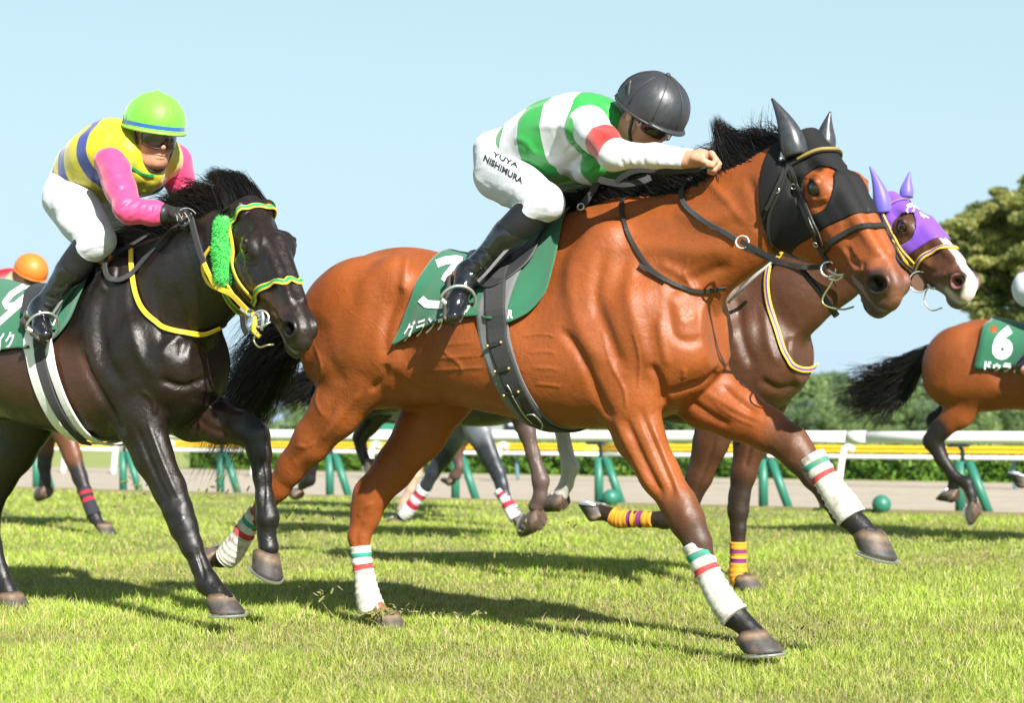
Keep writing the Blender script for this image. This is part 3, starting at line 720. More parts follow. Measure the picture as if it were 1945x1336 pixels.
def paint_main(h):
    V = h.V; c = h.chains; hp = h.hp; z = []
    nf, ff = ch_pts(c[2]), ch_pts(c[3])
    C = coat_paint(V, BAY, [
        ([ff[4]] + ff[5:], .05, .10, (.085, .036, .018), .9), ([nf[5]] + nf[6:], .05, .11, (.085, .036, .018), .9), (nf[6:], .05, .05, (.06, .035, .024), .8), (ff[6:], .05, .05, (.05, .03, .022), .9), (nf[9:], .05, .03, (.012, .010, .010), 1), (ff[8:], .05, .03, (.012, .010, .010), 1),
        (ch_pts(c[0])[8:], .04, .03, (.02, .014, .012), 1), (ch_pts(c[1])[8:], .04, .04, (.25, .12, .06), .8),
        ([hp.w((.60, 0, -.10)), hp.w((.53, 0, -.12)), hp.w((.50, 0, -.15))], .055, .08, (.060, .042, .036), .97), ([hp.w((.545, -.05, -.06))], .03, .035, (.03, .020, .018), 1), ([hp.w((.60, 0, -.07))], .02, .05, (.22, .085, .04), .6),
        ([hp.w((.164, -.09, -.022))], .022, .016, (.02, .012, .01), 1), ([hp.w((.164, .09, -.022))], .022, .016, (.02, .012, .01), 1),
        ([hp.w((.45, -.05, -.13)), hp.w((.60, -.02, -.128))], .006, .008, (.25, .2, .17), .7),
        ([h.fr.P(1100, 395, 0), h.fr.P(1450, 275, 0)], .02, .04, (.03, .015, .01), .8),
    ])
    # belly and the inside of the thighs are paler and yellower than the back
    t = np.clip((.98 - V[:, 2]) / .2, 0, 1) * np.clip((V[:, 0] + 1) / .2, 0, 1) * (V[:, 2] > .5) * .35
    C = C * (1 - t[:, None]) + C * np.array([1.05, 1.12, .95]) * t[:, None]
    return C
HM = build_horse(FM, HPM, neck_main(), LEGS_M, BAY, 'bright bay racehorse in a black eared hood with green cloth number three', vox=VOX, voxh=VOXH, strokes=STROKES_M, spots=SPOTS_M,
                 paint=paint_main, ears=False, mats=hm('coat_bay'), hooves=[(1446, 1238, .09, 6, 1.17), (1662, 1050, -.12, -15, 1.17), (388, 1048, .10, -158, 1.1), (746, 1197, -.09, 0, 1.1)])
# ------------------------------------------------------------------ cloth, straps, lettering
def add_bvh(h, o):
    me = o.data; h.bvhs.append(BVHTree.FromPolygons([tuple(v.co) for v in me.vertices], [tuple(p.vertices) for p in me.polygons]))
def cast(h, px, py):
    o, d = h.fr.ray(px, py); best = None
    for b in getattr(h, 'bvhs', None) or [h.bvh]:
        loc, nrm, i, dist = b.ray_cast(o, d)
        if loc is not None and (best is None or dist < best[2]):
            if nrm.dot(d) > 0: nrm = -nrm
            best = (np.array(loc), np.array(nrm), dist)
    return best
def saddle_cloth(h, front, rear, bottom, mat, off=.012, nu=56, nv=34, zc=1.12, wave=.004, sx=1.0, seed=1, name='saddle_cloth'):
    """draped over the back: front/rear edges as (x, angle) from the spine down, bottom as (x, angle) rear to front"""
    rng = np.random.default_rng(seed)
    f = spline(front, nv); r = spline(rear, nv); b = spline(bottom, nu); t = np.stack([np.linspace(rear[0][0], front[0][0], nu), np.zeros(nu)], 1)
    U = np.linspace(0, 1, nu)[None, :, None]; Vv = np.linspace(0, 1, nv)[:, None, None]
    G = (1 - U) * r[:, None] + U * f[:, None] + (1 - Vv) * t[None] + Vv * b[None] - ((1 - U) * (1 - Vv) * t[0] + U * (1 - Vv) * t[-1] + (1 - U) * Vv * b[0] + U * Vv * b[-1])
    def surf(sgn):
        out = np.zeros((nv, nu, 3))
        for j in range(nv):
            for i in range(nu):
                x, a = G[j, i]; a = R(a); d = Vector((0, -math.sin(a) * sgn, math.cos(a))); o = Vector((x, 0, zc)) + d * 1.2
                loc, nrm, ix, ds = h.bvh.ray_cast(o, -d)
                if loc is None: out[j, i] = out[j - 1, i] if j else (x, 0, zc + .3)
                else: out[j, i] = np.array(loc) + np.array(d) * off
        return out
    N_ = surf(1); F_ = surf(-1)
    A = np.concatenate([F_[::-1], N_[1:]], 0); n0 = A.shape[0]
    for _ in range(10):
        B_ = A.copy(); B_[1:-1, 1:-1] = (A[:-2, 1:-1] + A[2:, 1:-1] + A[1:-1, :-2] + A[1:-1, 2:] + 4 * A[1:-1, 1:-1]) / 8
        B_[0, 1:-1] = (A[0, :-2] + 2 * A[0, 1:-1] + A[0, 2:]) / 4; B_[-1, 1:-1] = (A[-1, :-2] + 2 * A[-1, 1:-1] + A[-1, 2:]) / 4; A = B_
    vv = np.abs(np.linspace(-1, 1, n0))[:, None]; uu = np.linspace(0, 1, nu)[None, :]
    lift = wave * (np.sin(uu * 17 + 1) + np.sin(uu * 29 + vv * 4)) * vv ** 2 + .012 * vv ** 4 + .006 * np.abs(uu - .5) * 2
    sg = np.sign(np.linspace(-1, 1, n0))[:, None]
    A[:, :, 1] -= lift * sg; A[:, :, 2] += .010 * (1 - vv)
    V = A.reshape(-1, 3); Q = np.array([(j * nu + i, j * nu + i + 1, (j + 1) * nu + i + 1, (j + 1) * nu + i) for j in range(n0 - 1) for i in range(nu - 1)], np.int32)
    Nn = vnormals(V, Q); 
    if (Nn[:, 2] * (V[:, 2] > zc + .2)).sum() < 0: Q = Q[:, ::-1].copy(); Nn = -Nn
    V2 = V - Nn * .004; m = len(V); rim = []
    ring = [i for i in range(nu)] + [j * nu + nu - 1 for j in range(1, n0)] + [(n0 - 1) * nu + i for i in range(nu - 2, -1, -1)] + [j * nu for j in range(n0 - 2, 0, -1)]
    for a, b2 in zip(ring, ring[1:] + ring[:1]): rim.append((a, b2, b2 + m, a + m))
    QQ = np.concatenate([Q, Q[:, ::-1] + m, np.array(rim, np.int32)])
    o = mesh_np(name, np.concatenate([V, V2]), QQ, mat, h.root); add_bvh(h, o); return o
def decal_mesh(name, h, V2, F, mat, parent, off=.0028):
    """flat print: V2 in photograph points, laid on whatever surface lies there"""
    P = []; last = None
    for x, y in V2:
        c = cast(h, x, y)
        if c is None: c = last if last is not None else (h.fr.P(x, y, .25), np.array([0, -1, 0]))
        last = c; P.append(c[0] + c[1] * off)
    bm = bmesh.new(); vs = [bm.verts.new(p) for p in P]
    for f in F:
        try: bm.faces.new([vs[i] for i in f])
        except ValueError: pass
    return bm_obj(name, bm, mat, parent)
def stroke2d(paths, width, step=4.0):
    V = []; F = []
    for path in paths:
        P = np.array(path, float); out = []
        for a, b in zip(P[:-1], P[1:]):
            k = max(1, int(np.linalg.norm(b - a) / step)); out += [a + (b - a) * i / k for i in range(k)]
        out.append(P[-1]); P = np.array(out); T = np.gradient(P, axis=0); T /= np.linalg.norm(T, axis=1)[:, None] + 1e-9; S = np.stack([-T[:, 1], T[:, 0]], 1) * width / 2
        b0 = len(V)
        for p, s in zip(P, S): V += [p - s, p, p + s]
        for i in range(len(P) - 1):
            for j in (0, 1): F.append((b0 + i * 3 + j, b0 + i * 3 + j + 1, b0 + i * 3 + 4 + j, b0 + i * 3 + 3 + j))
    return V, F
def text_mesh(s, bold=.02, res=3):
    cu = bpy.data.curves.new('tmp', 'FONT'); cu.body = s; cu.offset = bold; cu.resolution_u = res; o = bpy.data.objects.new('tmp', cu); COL.objects.link(o)
    bpy.context.view_layer.update(); me = bpy.data.meshes.new_from_object(o.evaluated_get(bpy.context.evaluated_depsgraph_get()))
    bm = bmesh.new(); bm.from_mesh(me); bpy.data.objects.remove(o); bpy.data.curves.remove(cu)
    bmesh.ops.triangulate(bm, faces=bm.faces[:])
    for _ in range(2):
        ed = [e for e in bm.edges if e.calc_length() > .22]
        if ed: bmesh.ops.subdivide_edges(bm, edges=ed, cuts=1); bmesh.ops.triangulate(bm, faces=bm.faces[:])
    bm.verts.ensure_lookup_table(); V = [(v.co.x, v.co.y) for v in bm.verts]; F = [[v.index for v in f.verts] for f in bm.faces]; bm.free(); bpy.data.meshes.remove(me)
    return V, F
def text_on(name, h, s, org, ex, ey, mat, parent, bold=.02, off=.0028):
    """org = photograph point of the baseline start; ex, ey = photograph vectors of one em along and up"""
    V, F = text_mesh(s, bold); V2 = [(org[0] + x * ex[0] + y * ey[0], org[1] + x * ex[1] + y * ey[1]) for x, y in V]
    return decal_mesh(name, h, V2, F, mat, parent, off)
def strap(name, h, pts, width, thick, mats, parent=0, off=.003, n=None, stripes=None, smooth=3):
    P, Nn = on_body(h, pts, off, n, smooth); return ribbon(name, P, Nn, width, thick, mats, h.root if parent == 0 else parent, stripes)
def free_strap(name, fr, pts, width, thick, mats, parent, n=None, stripes=None, nrm=(0, -1, 0)):
    P = spline([fr.P(*p) for p in pts], n or len(pts) * 7); return ribbon(name, P, np.tile(np.array(nrm, float), (len(P), 1)), width, thick, mats, parent, stripes)
def mask_mesh(h, name, regfn, off, vox, mat, parent, pad=.03, bounds=None, attrs=None, smooth=1):
    """a close-fitting cover: the body's surface moved out by off, kept where regfn(head coords) < 0"""
    hp = h.hp; lo, hi = bounds; c = hp.W(np.array([[x, y, z] for x in (lo[0], hi[0]) for y in (lo[1], hi[1]) for z in (lo[2], hi[2])]))
    l, u = c.min(0) - pad, c.max(0) + pad
    xs, ys, zs = [axis(l[i], u[i], vox) for i in range(3)]
    D = h.B.bake(xs, ys, zs) - off
    X, Y, Z = np.meshgrid(xs, ys, zs, indexing='ij'); Lc = hp.L(np.stack([X.ravel(), Y.ravel(), Z.ravel()], 1)); g = regfn(Lc).reshape(X.shape).astype(np.float32)
    D = smax(D, g, .004); V, Q = surface_nets(D, xs, ys, zs); V = vsmooth(V, Q, smooth, .5)
    return mesh_np(name, V, Q, mat, parent, attrs=attrs(hp.L(V)) if attrs else None)
def hood_region(L, front=(.318, .434), rear=(-.05, 1.04), hole=(.162, -.036, .076, .070)):
    x, y, z = L[:, 0], L[:, 1], L[:, 2]
    g = np.maximum(x - (front[0] + front[1] * z), (rear[0] - rear[1] * (z + .09)) - x)
    e = hole[2] * (1 - np.sqrt(((x - hole[0]) / hole[2]) ** 2 + ((z - hole[1]) / hole[3]) ** 2))
    e = np.where(np.abs(y) > .018, e, -1)
    return np.maximum(g, np.minimum(e, .05))
def ear_cover(h, name, base, tip, r, mat, parent, curve=(0, 0, 0)):
    A, B_ = np.array(base), np.array(tip); b = Body(); k = 7; C = [A * (1 - t) + B_ * t + np.array(curve) * math.sin(t * math.pi) for t in np.linspace(0, 1, k)]
    rs = [r * .95, r * 1.0, r * .92, r * .74, r * .52, r * .30, r * .09]
    V, F = tube('x', spline(C, 26), spline([[q] for q in rs], 26)[:, 0], None, sides=22, V_only=True)
    D_ = (B_ - A) / np.linalg.norm(B_ - A); side = np.array([0.3, -1, 0.1])
    o = mesh_np(name, V, F, mat, parent); return o
def ring(name, fr_or, c, r, rad, nrm, mat, parent, n=28):
    return tube(name, ring_pts(c, r, nrm, n), rad, mat, parent, sides=8, closed=True)

def girth_ring(name, h, pts, width, thick, mat, parent, off=.01, zc=1.10, n=96):
    """a band that goes right round the barrel: photograph points give its line on the near side, mirrored on the far side"""
    A = []
    for p in pts:
        c = cast(h, *p)
        if c is not None: A.append((math.degrees(math.atan2(-c[0][1], c[0][2] - zc)), c[0][0]))
    A.sort(); ph = [a for a, x in A]; xs_ = [x for a, x in A]
    sl = (xs_[-1] - xs_[-2]) / max(8, ph[-1] - ph[-2]); xe = xs_[-1] + sl * (180 - ph[-1]) * .25; ph.append(180.0); xs_.append(xe)
    P, Nn = [], []
    for i in range(n):
        a = 360.0 * i / (n - 1); m = a if a <= 180 else 360 - a; sg = 1 if a <= 180 else -1
        if m < ph[0]:
            if parent is not None and False: continue
        x = float(np.interp(m, ph, xs_)); d = Vector((0, -math.sin(R(m)) * sg, math.cos(R(m)))); o = Vector((x, 0, zc)) + d * 1.2; best = None
        for b in h.bvhs:
            loc, nrm, ix, ds = b.ray_cast(o, -d)
            if loc is not None and (best is None or ds < best[1]): best = (np.array(loc), ds)
        if best is None: continue
        P.append(best[0] + np.array(d) * off); Nn.append(np.array(d))
    P, Nn = np.array(P), np.array(Nn)
    for _ in range(3): P[1:-1] = (P[:-2] + 2 * P[1:-1] + P[2:]) / 4
    return ribbon(name, P, Nn, width, thick, mat, parent)

def head_ring(name, h, pts, width, thick, mats, parent, off=.004, stripes=None, n=60, cz=-.09, amax=None, a0=None):
    """a strap right over the nose or brow: near side from photograph points, mirrored on the far side"""
    A = []; hp = h.hp
    for p in pts:
        c = cast(h, *p)
        if c is not None: q = hp.L(c[0]); A.append((math.degrees(math.atan2(abs(q[1]), q[2] - cz)), q[0]))
    A.sort(); ph = [a for a, x in A]; xs_ = [x for a, x in A]; am = amax or ph[-1]
    P, Nn = [], []
    for i in range(n):
        a = -am + 2 * am * i / (n - 1); x = float(np.interp(abs(a), ph, xs_)); dl = np.array([0, -math.sin(R(a)), math.cos(R(a))])
        o = Vector(hp.w((x, dl[1] * .35, cz + dl[2] * .35))); d = Vector(hp.d(dl)); best = None
        for b in h.bvhs:
            loc, nrm, ix, ds = b.ray_cast(o, -d)
            if loc is not None and (best is None or ds < best[1]): best = (np.array(loc), ds)
        if best is None: continue
        P.append(best[0] + np.array(d) * off); Nn.append(np.array(d))
    P, Nn = np.array(P), np.array(Nn)
    for _ in range(3): P[1:-1] = (P[:-2] + 2 * P[1:-1] + P[2:]) / 4
    return ribbon(name, P, Nn, width, thick, mats, parent, stripes)
HM.bvhs = [HM.bvh]; fr = FM; hp = HPM
M['hood_black'] = pmat('black_mesh_hood', (.009, .009, .010), rough=.68, spec=.3, noise=.35, nscale=420, bump=.9, bscale=520, bdist=.0016)
M['ear_black'] = pmat('black_ear_sleeve', (.035, .038, .045), rough=.33, spec=.6, noise=.3, nscale=60, bump=.15)
M['cloth_green'] = pmat('green_cloth', (.010, .118, .056), rough=.82, noise=.16, nscale=350, bump=.8, bscale=520, bdist=.0012, sheen=.25)
M['print_white'] = pmat('white_print', (.80, .81, .82), rough=.7)
M['gold'] = pmat('gold_beads', (.55, .40, .13), rough=.35, metal=.6)
M['satin_black'] = pmat('black_satin', (.03, .03, .032), rough=.5)
M['bandage_white'] = pmat('white_bandage', (1, 1, 1), rough=.9, noise=.14, nscale=28, bump=.9, bscale=260, bdist=.003, rampattr='t', mud=.75,
    ramp=[(0, (.60, .58, .52)), (.10, (.03, .28, .20)), (.17, (.60, .58, .52)), (.27, (.50, .045, .05)), (.345, (.60, .58, .51))])
M['mud'] = None
hood = mask_mesh(HM, 'hood', hood_region, .0045, .0034, M['hood_black'], HM.root, bounds=((-.10, -.11, -.31), (.34, .11, .06)), smooth=2)
ear_cover(HM, 'ear_cover', fr.P(1512, 296, .075 + .04), fr.P(1466, 187, .13), .043, M['ear_black'], hood, curve=(.012, 0, 0))
ear_cover(HM, 'ear_cover', fr.P(1568, 282, -.02), fr.P(1577, 212, -.03), .034, M['ear_black'], hood, curve=(-.005, 0, 0))
# seams of the hood
for pts in ([(1546, 248), (1568, 275), (1600, 330), (1625, 370), (1650, 402)], [(1505, 262), (1520, 245), (1546, 243)]):
    strap('seam', HM, pts, .005, .0016, M['satin_black'], hood, off=.0052)
add_bvh(HM, hood)
# bridle
bridle = empty('bridle', (0, 0, 0)); tag(bridle, 'black leather bridle with gold beaded browband on the bay wearing the black hood', 'bridle', 'bridles on the racehorses')
bridle.parent = None; bridle.location = fr.loc; bridle.rotation_euler = (0, 0, fr.rz)
BR = bridle
head_ring('browband', HM, [(1502, 312), (1520, 302), (1545, 291), (1570, 287)], .020, .006, M['leather'], BR)
head_ring('beads', HM, [(1516, 304), (1545, 291), (1570, 287)], .012, .004, M['gold'], BR, off=.010)
strap('cheekpiece', HM, [(1497, 308), (1507, 345), (1528, 400), (1548, 446), (1562, 480), (1577, 502)], .017, .005, M['leather'], BR)
strap('cheekpiece', HM, [(1504, 322), (1520, 360), (1545, 415), (1566, 462), (1570, 474)], .012, .004, M['leather'], BR, off=.009)
head_ring('noseband', HM, [(1566, 476), (1585, 458), (1615, 440), (1645, 432), (1662, 432)], .021, .007, M['leather'], BR)
strap('throat_strap', HM, [(1497, 318), (1480, 370), (1464, 405), (1460, 440), (1466, 468), (1480, 484)], .010, .004, M['leather'], BR, off=.007)
strap('throat_strap', HM, [(1492, 325), (1478, 358), (1466, 385), (1458, 398)], .014, .004, M['leather'], BR, off=.013)
for px, py in ((1510, 352), (1553, 460), (1478, 362)):
    c = cast(HM, px, py); ring('buckle', fr, c[0] + c[1] * .013, .009, .0022, c[1], M['steel'], BR, 12)
c = cast(HM, 1489, 300); bm = bmesh.new(); bmesh.ops.create_cube(bm, size=1, matrix=Matrix.Translation(Vector(c[0] + c[1] * .012)) @ Vector(c[1]).to_track_quat('Y', 'Z').to_matrix().to_4x4() @ Matrix.Diagonal((.026, .006, .036, 1)))
bmesh.ops.bevel(bm, geom=bm.edges[:], offset=.002, segments=2); plate = bm_obj('name_plate', bm, M['satin_black'], BR)
bm = bmesh.new(); bmesh.ops.create_cube(bm, size=1, matrix=Matrix.Translation(Vector(c[0] + c[1] * .0165)) @ Vector(c[1]).to_track_quat('Y', 'Z').to_matrix().to_4x4() @ Matrix.Diagonal((.016, .0015, .026, 1))); bm_obj('plate_face', bm, M['print_white'], plate)
# bit: big loose ring, snaffle ring and tongue strap
bc = cast(HM, 1580, 508); bp = bc[0] + bc[1] * .012 if bc is not None else fr.P(1578, 508, .25)
ring('bit_ring', fr, bp + np.array([0, -.004, 0]), .024, .0038, (.35, -1, .1), M['steel'], BR)
tube('bit_ring', spline([fr.P(1590, 518, -bp[1] + .01), fr.P(1578, 540, -bp[1] + .01), fr.P(1562, 568, -bp[1] + .01), fr.P(1570, 582, -bp[1] + .01), fr.P(1600, 588, -bp[1]), fr.P(1622, 583, -bp[1] - .02)], 30), .0032, pmat('dull_brass', (.33, .34, .18), rough=.4, metal=.7), BR)
tube('bit_cheek', spline([fr.P(1573, 512, -bp[1] + .01), fr.P(1590, 522, -bp[1] + .015), fr.P(1604, 521, -bp[1] + .01)], 12), .004, M['steel'], BR)
tube('bit_cheek', spline([fr.P(1574, 530, -bp[1] + .01), fr.P(1590, 532, -bp[1] + .012), fr.P(1602, 524, -bp[1] + .008)], 12), .003, M['steel'], BR)
strap('chin_strap', HM, [(1560, 505), (1580, 530), (1590, 545)], .014, .004, M['leather'], BR)
# reins
lb = -bp[1]
reins = empty('reins', fr.loc, fr.rz); tag(reins, 'black webbed reins from the hooded bay\'s bit to the bare hand of its rider', 'reins', 'reins in the riders\' hands')
RN = reins
free_strap('rein', fr, [(1572, 507, lb + .01), (1530, 508, lb - .01), (1490, 500, .20), (1450, 482, .19), (1408, 458, .185)], .017, .005, M['leather'], RN)
ring('martingale_ring', fr, fr.P(1410, 460, .19), .021, .0036, (.5, -1, .2), M['steel'], RN)
free_strap('rein', fr, [(1408, 470, .19), (1450, 488, .185), (1480, 500, .18), (1510, 502, .17)], .012, .004, M['leather'], RN)
strap('rein', HM, [(1402, 456), (1370, 436), (1330, 415), (1303, 393), (1296, 368), (1306, 345), (1330, 322), (1352, 304)], .018, .004, M['web'], RN, off=.008)
free_strap('rein', fr, [(1356, 302, .13), (1330, 318, .14), (1270, 325, .12), (1215, 323, .11), (1185, 335, .10), (1168, 350, .09)], .022, .004, M['web'], RN)
free_strap('rein', fr, [(1236, 338, .06), (1215, 346, .08), (1185, 350, .09), (1150, 345, .09), (1138, 340, .09)], .024, .005, M['web'], RN)
neck_st = strap('neck_strap', HM, [(1187, 378), (1181, 400), (1190, 440), (1212, 478), (1240, 515), (1285, 542), (1330, 554), (1378, 545)], .015, .005, M['leather'], None, off=.006, smooth=2)
tag(neck_st, 'thin black leather strap round the base of the bay horse\'s neck', 'neck strap'); neck_st.parent = None; neck_st.location = fr.loc; neck_st.rotation_euler = (0, 0, fr.rz)
strap('strap_end', HM, [(1215, 505), (1240, 520), (1265, 536)], .013, .004, M['leather'], neck_st, off=.014)
pm = free_strap('pommel_strap', fr, [(1142, 335, .05), (1132, 352, .055), (1118, 375, .06), (1104, 394, .065)], .026, .006, M['web'], None); tag(pm, 'short black strap with a steel buckle at the withers below the rider\'s chest', 'strap'); pm.location = fr.loc; pm.rotation_euler = (0, 0, fr.rz)
ring('buckle', fr, fr.P(1103, 393, .075), .012, .003, (.3, -1, .2), M['steel'], pm, 12)

# saddle cloth, girth, saddle
cl = saddle_cloth(HM, [(.235, 0), (.262, 14), (.282, 28), (.285, 45), (.28, 60), (.235, 75), (.167, 83)], [(-.31, 0), (-.298, 16), (-.294, 37), (-.303, 56), (-.337, 71), (-.358, 84), (-.382, 97)],
                  [(-.382, 97), (-.259, 86), (-.112, 80.5), (.016, 78), (.09, 80.5), (.167, 83)], M['cloth_green'])
cl.parent = None; cl.location = fr.loc; cl.rotation_euler = (0, 0, fr.rz); tag(cl, 'dark green saddle cloth with white number three and katakana lettering', 'saddle cloth', 'numbered saddle cloths')
V2, F2 = stroke2d([[(830, 502), (846, 496), (873, 493), (866, 506), (846, 530), (866, 535), (876, 548), (866, 570), (836, 580), (810, 578), (800, 568)]], 15)
decal_mesh('number', HM, V2, F2, M['print_white'], cl)
text_on('lettering', HM, 'グランディア', (765, 648), (21.0, -7.0), (6.5, -38), M['print_white'], cl, bold=.022)
text_on('lettering', HM, 'R', (964, 606), (16, -1), (1, -24), M['print_white'], cl, bold=.03)
text_on('lettering', HM, 'T', (961, 546), (13, -1), (2, -26), M['print_white'], cl, bold=.02)
gs = girth_ring('girth', HM, [(946, 520), (944, 560), (943, 600), (946, 640), (966, 696), (990, 753), (1006, 780)], .084, .006, M['web'], None, off=.012)
gs.location = fr.loc; gs.rotation_euler = (0, 0, fr.rz); tag(gs, 'wide black webbing girth with steel buckles round the bay\'s belly', 'girth', 'girths round the racehorses')
girth_ring('felt_pad', HM, [(938, 625), (942, 650), (957, 700), (980, 750), (1000, 780)], .128, .006, M['grey_felt'], gs, off=.003)
for a, b in (((932, 658), (957, 652)), ((946, 704), (972, 699)), ((963, 746), (990, 740))):
    o = strap('keeper', HM, [a, ((a[0] + b[0]) / 2, (a[1] + b[1]) / 2), b], .016, .004, M['leather'], gs, off=.017, n=8)
    for q in (a, b):
        c = cast(HM, *q); bm = bmesh.new(); bmesh.ops.create_uvsphere(bm, u_segments=10, v_segments=6, radius=.0055, matrix=Matrix.Translation(Vector(c[0] + c[1] * .022))); bm_obj('rivet', bm, M['gold'], o, True)
for pts in ([(968, 728), (974, 736), (978, 744)], [(978, 746), (990, 766), (1004, 786), (1014, 796)], [(1004, 781), (1018, 780), (1034, 798), (1030, 806)]):
    P_, N_ = on_body(HM, pts, .019, 14); tube('buckle_tongue', P_, .0028, M['steel'], gs)
strap('billet', HM, [(972, 730), (982, 752), (1000, 782), (1022, 800)], .022, .004, M['leather'], gs, off=.016)
# leg wraps
def wrap(h, pts, name='bandage', k=1.0): return bandage(h, name, pts, None, M['bandage_white'], k=k)
wrap(HM, [(1320, 1033, .10, .044), (1338, 1075, .10, .042), (1355, 1110, .10, .043), (1375, 1145, .10, .047), (1396, 1172, .10, .050)])
wrap(HM, [(1541, 868, -.12, .047), (1560, 900, -.12, .044), (1580, 930, -.12, .045), (1600, 958, -.12, .050), (1618, 985, -.12, .050)])
wrap(HM, [(685, 1038, -.09, .040), (688, 1070, -.09, .039), (694, 1105, -.09, .041), (700, 1138, -.09, .049), (710, 1166, -.09, .052)])
wrap(HM, [(488, 975, .10, .036), (470, 1003, .10, .040), (453, 1030, .10, .044), (438, 1052, .10, .048), (428, 1062, .10, .044)])
# mane and tail
def hair_set(fr, name, rootline, tipline, n, mat, parent, latr=(-.02, .02), rad=.0017, seed=0, bulge=(0, 0, .03), snap=None, **kw):
    """rootline and tipline: photograph polylines (px, py, lat); strands run from one to the other"""
    rng = np.random.default_rng(seed); u = np.sort(rng.random(n)); k = 5
    rl = spline([fr.P(*p) for p in rootline], 60); tl = spline([fr.P(*p) for p in tipline], 60); ii = (u * 59).astype(int); f = (u * 59 - ii)[:, None]; i2 = np.minimum(ii + 1, 59)
    r0 = rl[ii] * (1 - f) + rl[i2] * f; t0 = tl[ii] * (1 - f) + tl[i2] * f
    r0[:, 1] += rng.uniform(latr[0], latr[1], n)
    if snap is not None:
        for i in range(n):
            loc, nrm, ix, ds = snap.bvh.ray_cast(Vector((r0[i, 0], r0[i, 1], r0[i, 2] + .35)), Vector((0, 0, -1)))
            if loc is not None and abs(loc.z - r0[i, 2]) < .25: r0[i, 2] = loc.z - .006
    G = np.zeros((n, k, 3))
    for j in range(k):
        s = j / (k - 1); G[:, j] = (t0 - r0) * s + np.array(bulge)[None] * math.sin(s * math.pi) * np.linalg.norm(t0 - r0, axis=1)[:, None] * 4 * rng.uniform(.4, 1.3, n)[:, None]
    return hairs(name, r0, G, mat, parent, rad=rad, seed=seed, **kw)
hair_set(fr, 'mane', [(1100, 402, .01), (1180, 382, .02), (1260, 352, .03), (1330, 325, .05), (1400, 300, .06), (1460, 285, .08), (1510, 265, .08)],
         [(1030, 400, -.02), (1085, 380, -.02), (1140, 364, -.04), (1200, 348, -.05), (1270, 328, -.06), (1345, 300, -.06), (1395, 262, -.02)], 3200, M['hair'], HM.root, latr=(-.035, .02), bulge=(0, .01, .03), seed=3, snap=HM, jitter=.022, wild=.016, lenvar=.55, rad=.0013, clump=.8)
hair_set(fr, 'forelock', [(1375, 312, .06), (1420, 295, .07), (1500, 262, .08)], [(1356, 224, -.02), (1362, 224, -.02), (1385, 245, -.02)], 1300, M['hair'], HM.root, latr=(-.05, .01), bulge=(0, 0, -.03), seed=4, snap=HM, jitter=.011, wild=.008, lenvar=.4, rad=.0013)
hair_set(fr, 'mane', [(1440, 275, .06), (1480, 265, .06)], [(1415, 240, -.02), (1445, 236, -.02)], 60, M['hair'], HM.root, latr=(-.03, .02), seed=8, snap=HM, jitter=.03, wild=.03, rad=.0012)
hair_set(fr, 'tail', [(612, 585, -.02), (606, 600, -.02), (602, 618, -.02)], [(395, 745, -.22), (372, 880, -.2), (420, 905, -.2), (500, 800, -.25)], 2600, M['hair'], HM.root, latr=(-.03, .03), bulge=(0, 0, .030), seed=6, jitter=.035, wild=.05, lenvar=.6, rad=.0013, clump=.8)
hair_set(fr, 'tail_wisps', [(602, 600, -.02), (598, 620, -.02)], [(430, 590, -.1), (425, 640, -.1), (420, 690, -.15)], 60, M['hair'], HM.root, latr=(-.02, .02), bulge=(0, 0, .02), seed=7, jitter=.06, wild=.08, rad=.0010, lenvar=.4, clump=.2)
# ------------------------------------------------------------------ people
def face_body(helmeted=True):
    b = Body()
    b.ell((0, 0, .03), (.096, .074, .092), k=.02)
    b.ell((.028, 0, -.045), (.062, .060, .078), k=.03)
    b.ell((.050, 0, -.098), (.034, .036, .026), k=.03)                     # chin
    b.ell((.040, .036, -.035), (.034, .026, .030), k=.02, mirror=True)     # cheekbones
    b.ell((.072, 0, .028), (.022, .052, .014), k=.02)                      # brow
    b.cone((.082, 0, .008), (.104, 0, -.030), .009, .0125, k=.012)         # nose
    b.ell((.095, .010, -.036), (.010, .008, .007), k=.006, mirror=True)
    b.ell((.086, .027, -.002), (.012, .016, .011), k=.012, op='s', mirror=True)
    b.ell((.079, .027, -.002), (.010, .012, .008), k=.006, mirror=True)
    b.ell((.084, 0, -.063), (.012, .023, .0065), k=.006)                   # lips
    b.ell((.082, 0, -.074), (.012, .019, .0070), k=.006)
    b.ell((.094, 0, -.0685), (.008, .022, .0018), k=.003, op='s')
    b.cone((.02, .050, -.075), (.045, .030, -.100), .018, .014, k=.02).cone((.02, -.050, -.075), (.045, -.030, -.100), .018, .014, k=.02)
    for sy in (1, -1):
        b.ell((-.006, .076 * sy, -.012), (.017, .008, .030), rotxz(0, 12 * sy), k=.008)
        b.ell((-.002, .083 * sy, -.010), (.009, .005, .018), k=.004, op='s')
    b.cone((-.02, 0, -.06), (-.035, 0, -.15), .052, .055, k=.03)
    return b
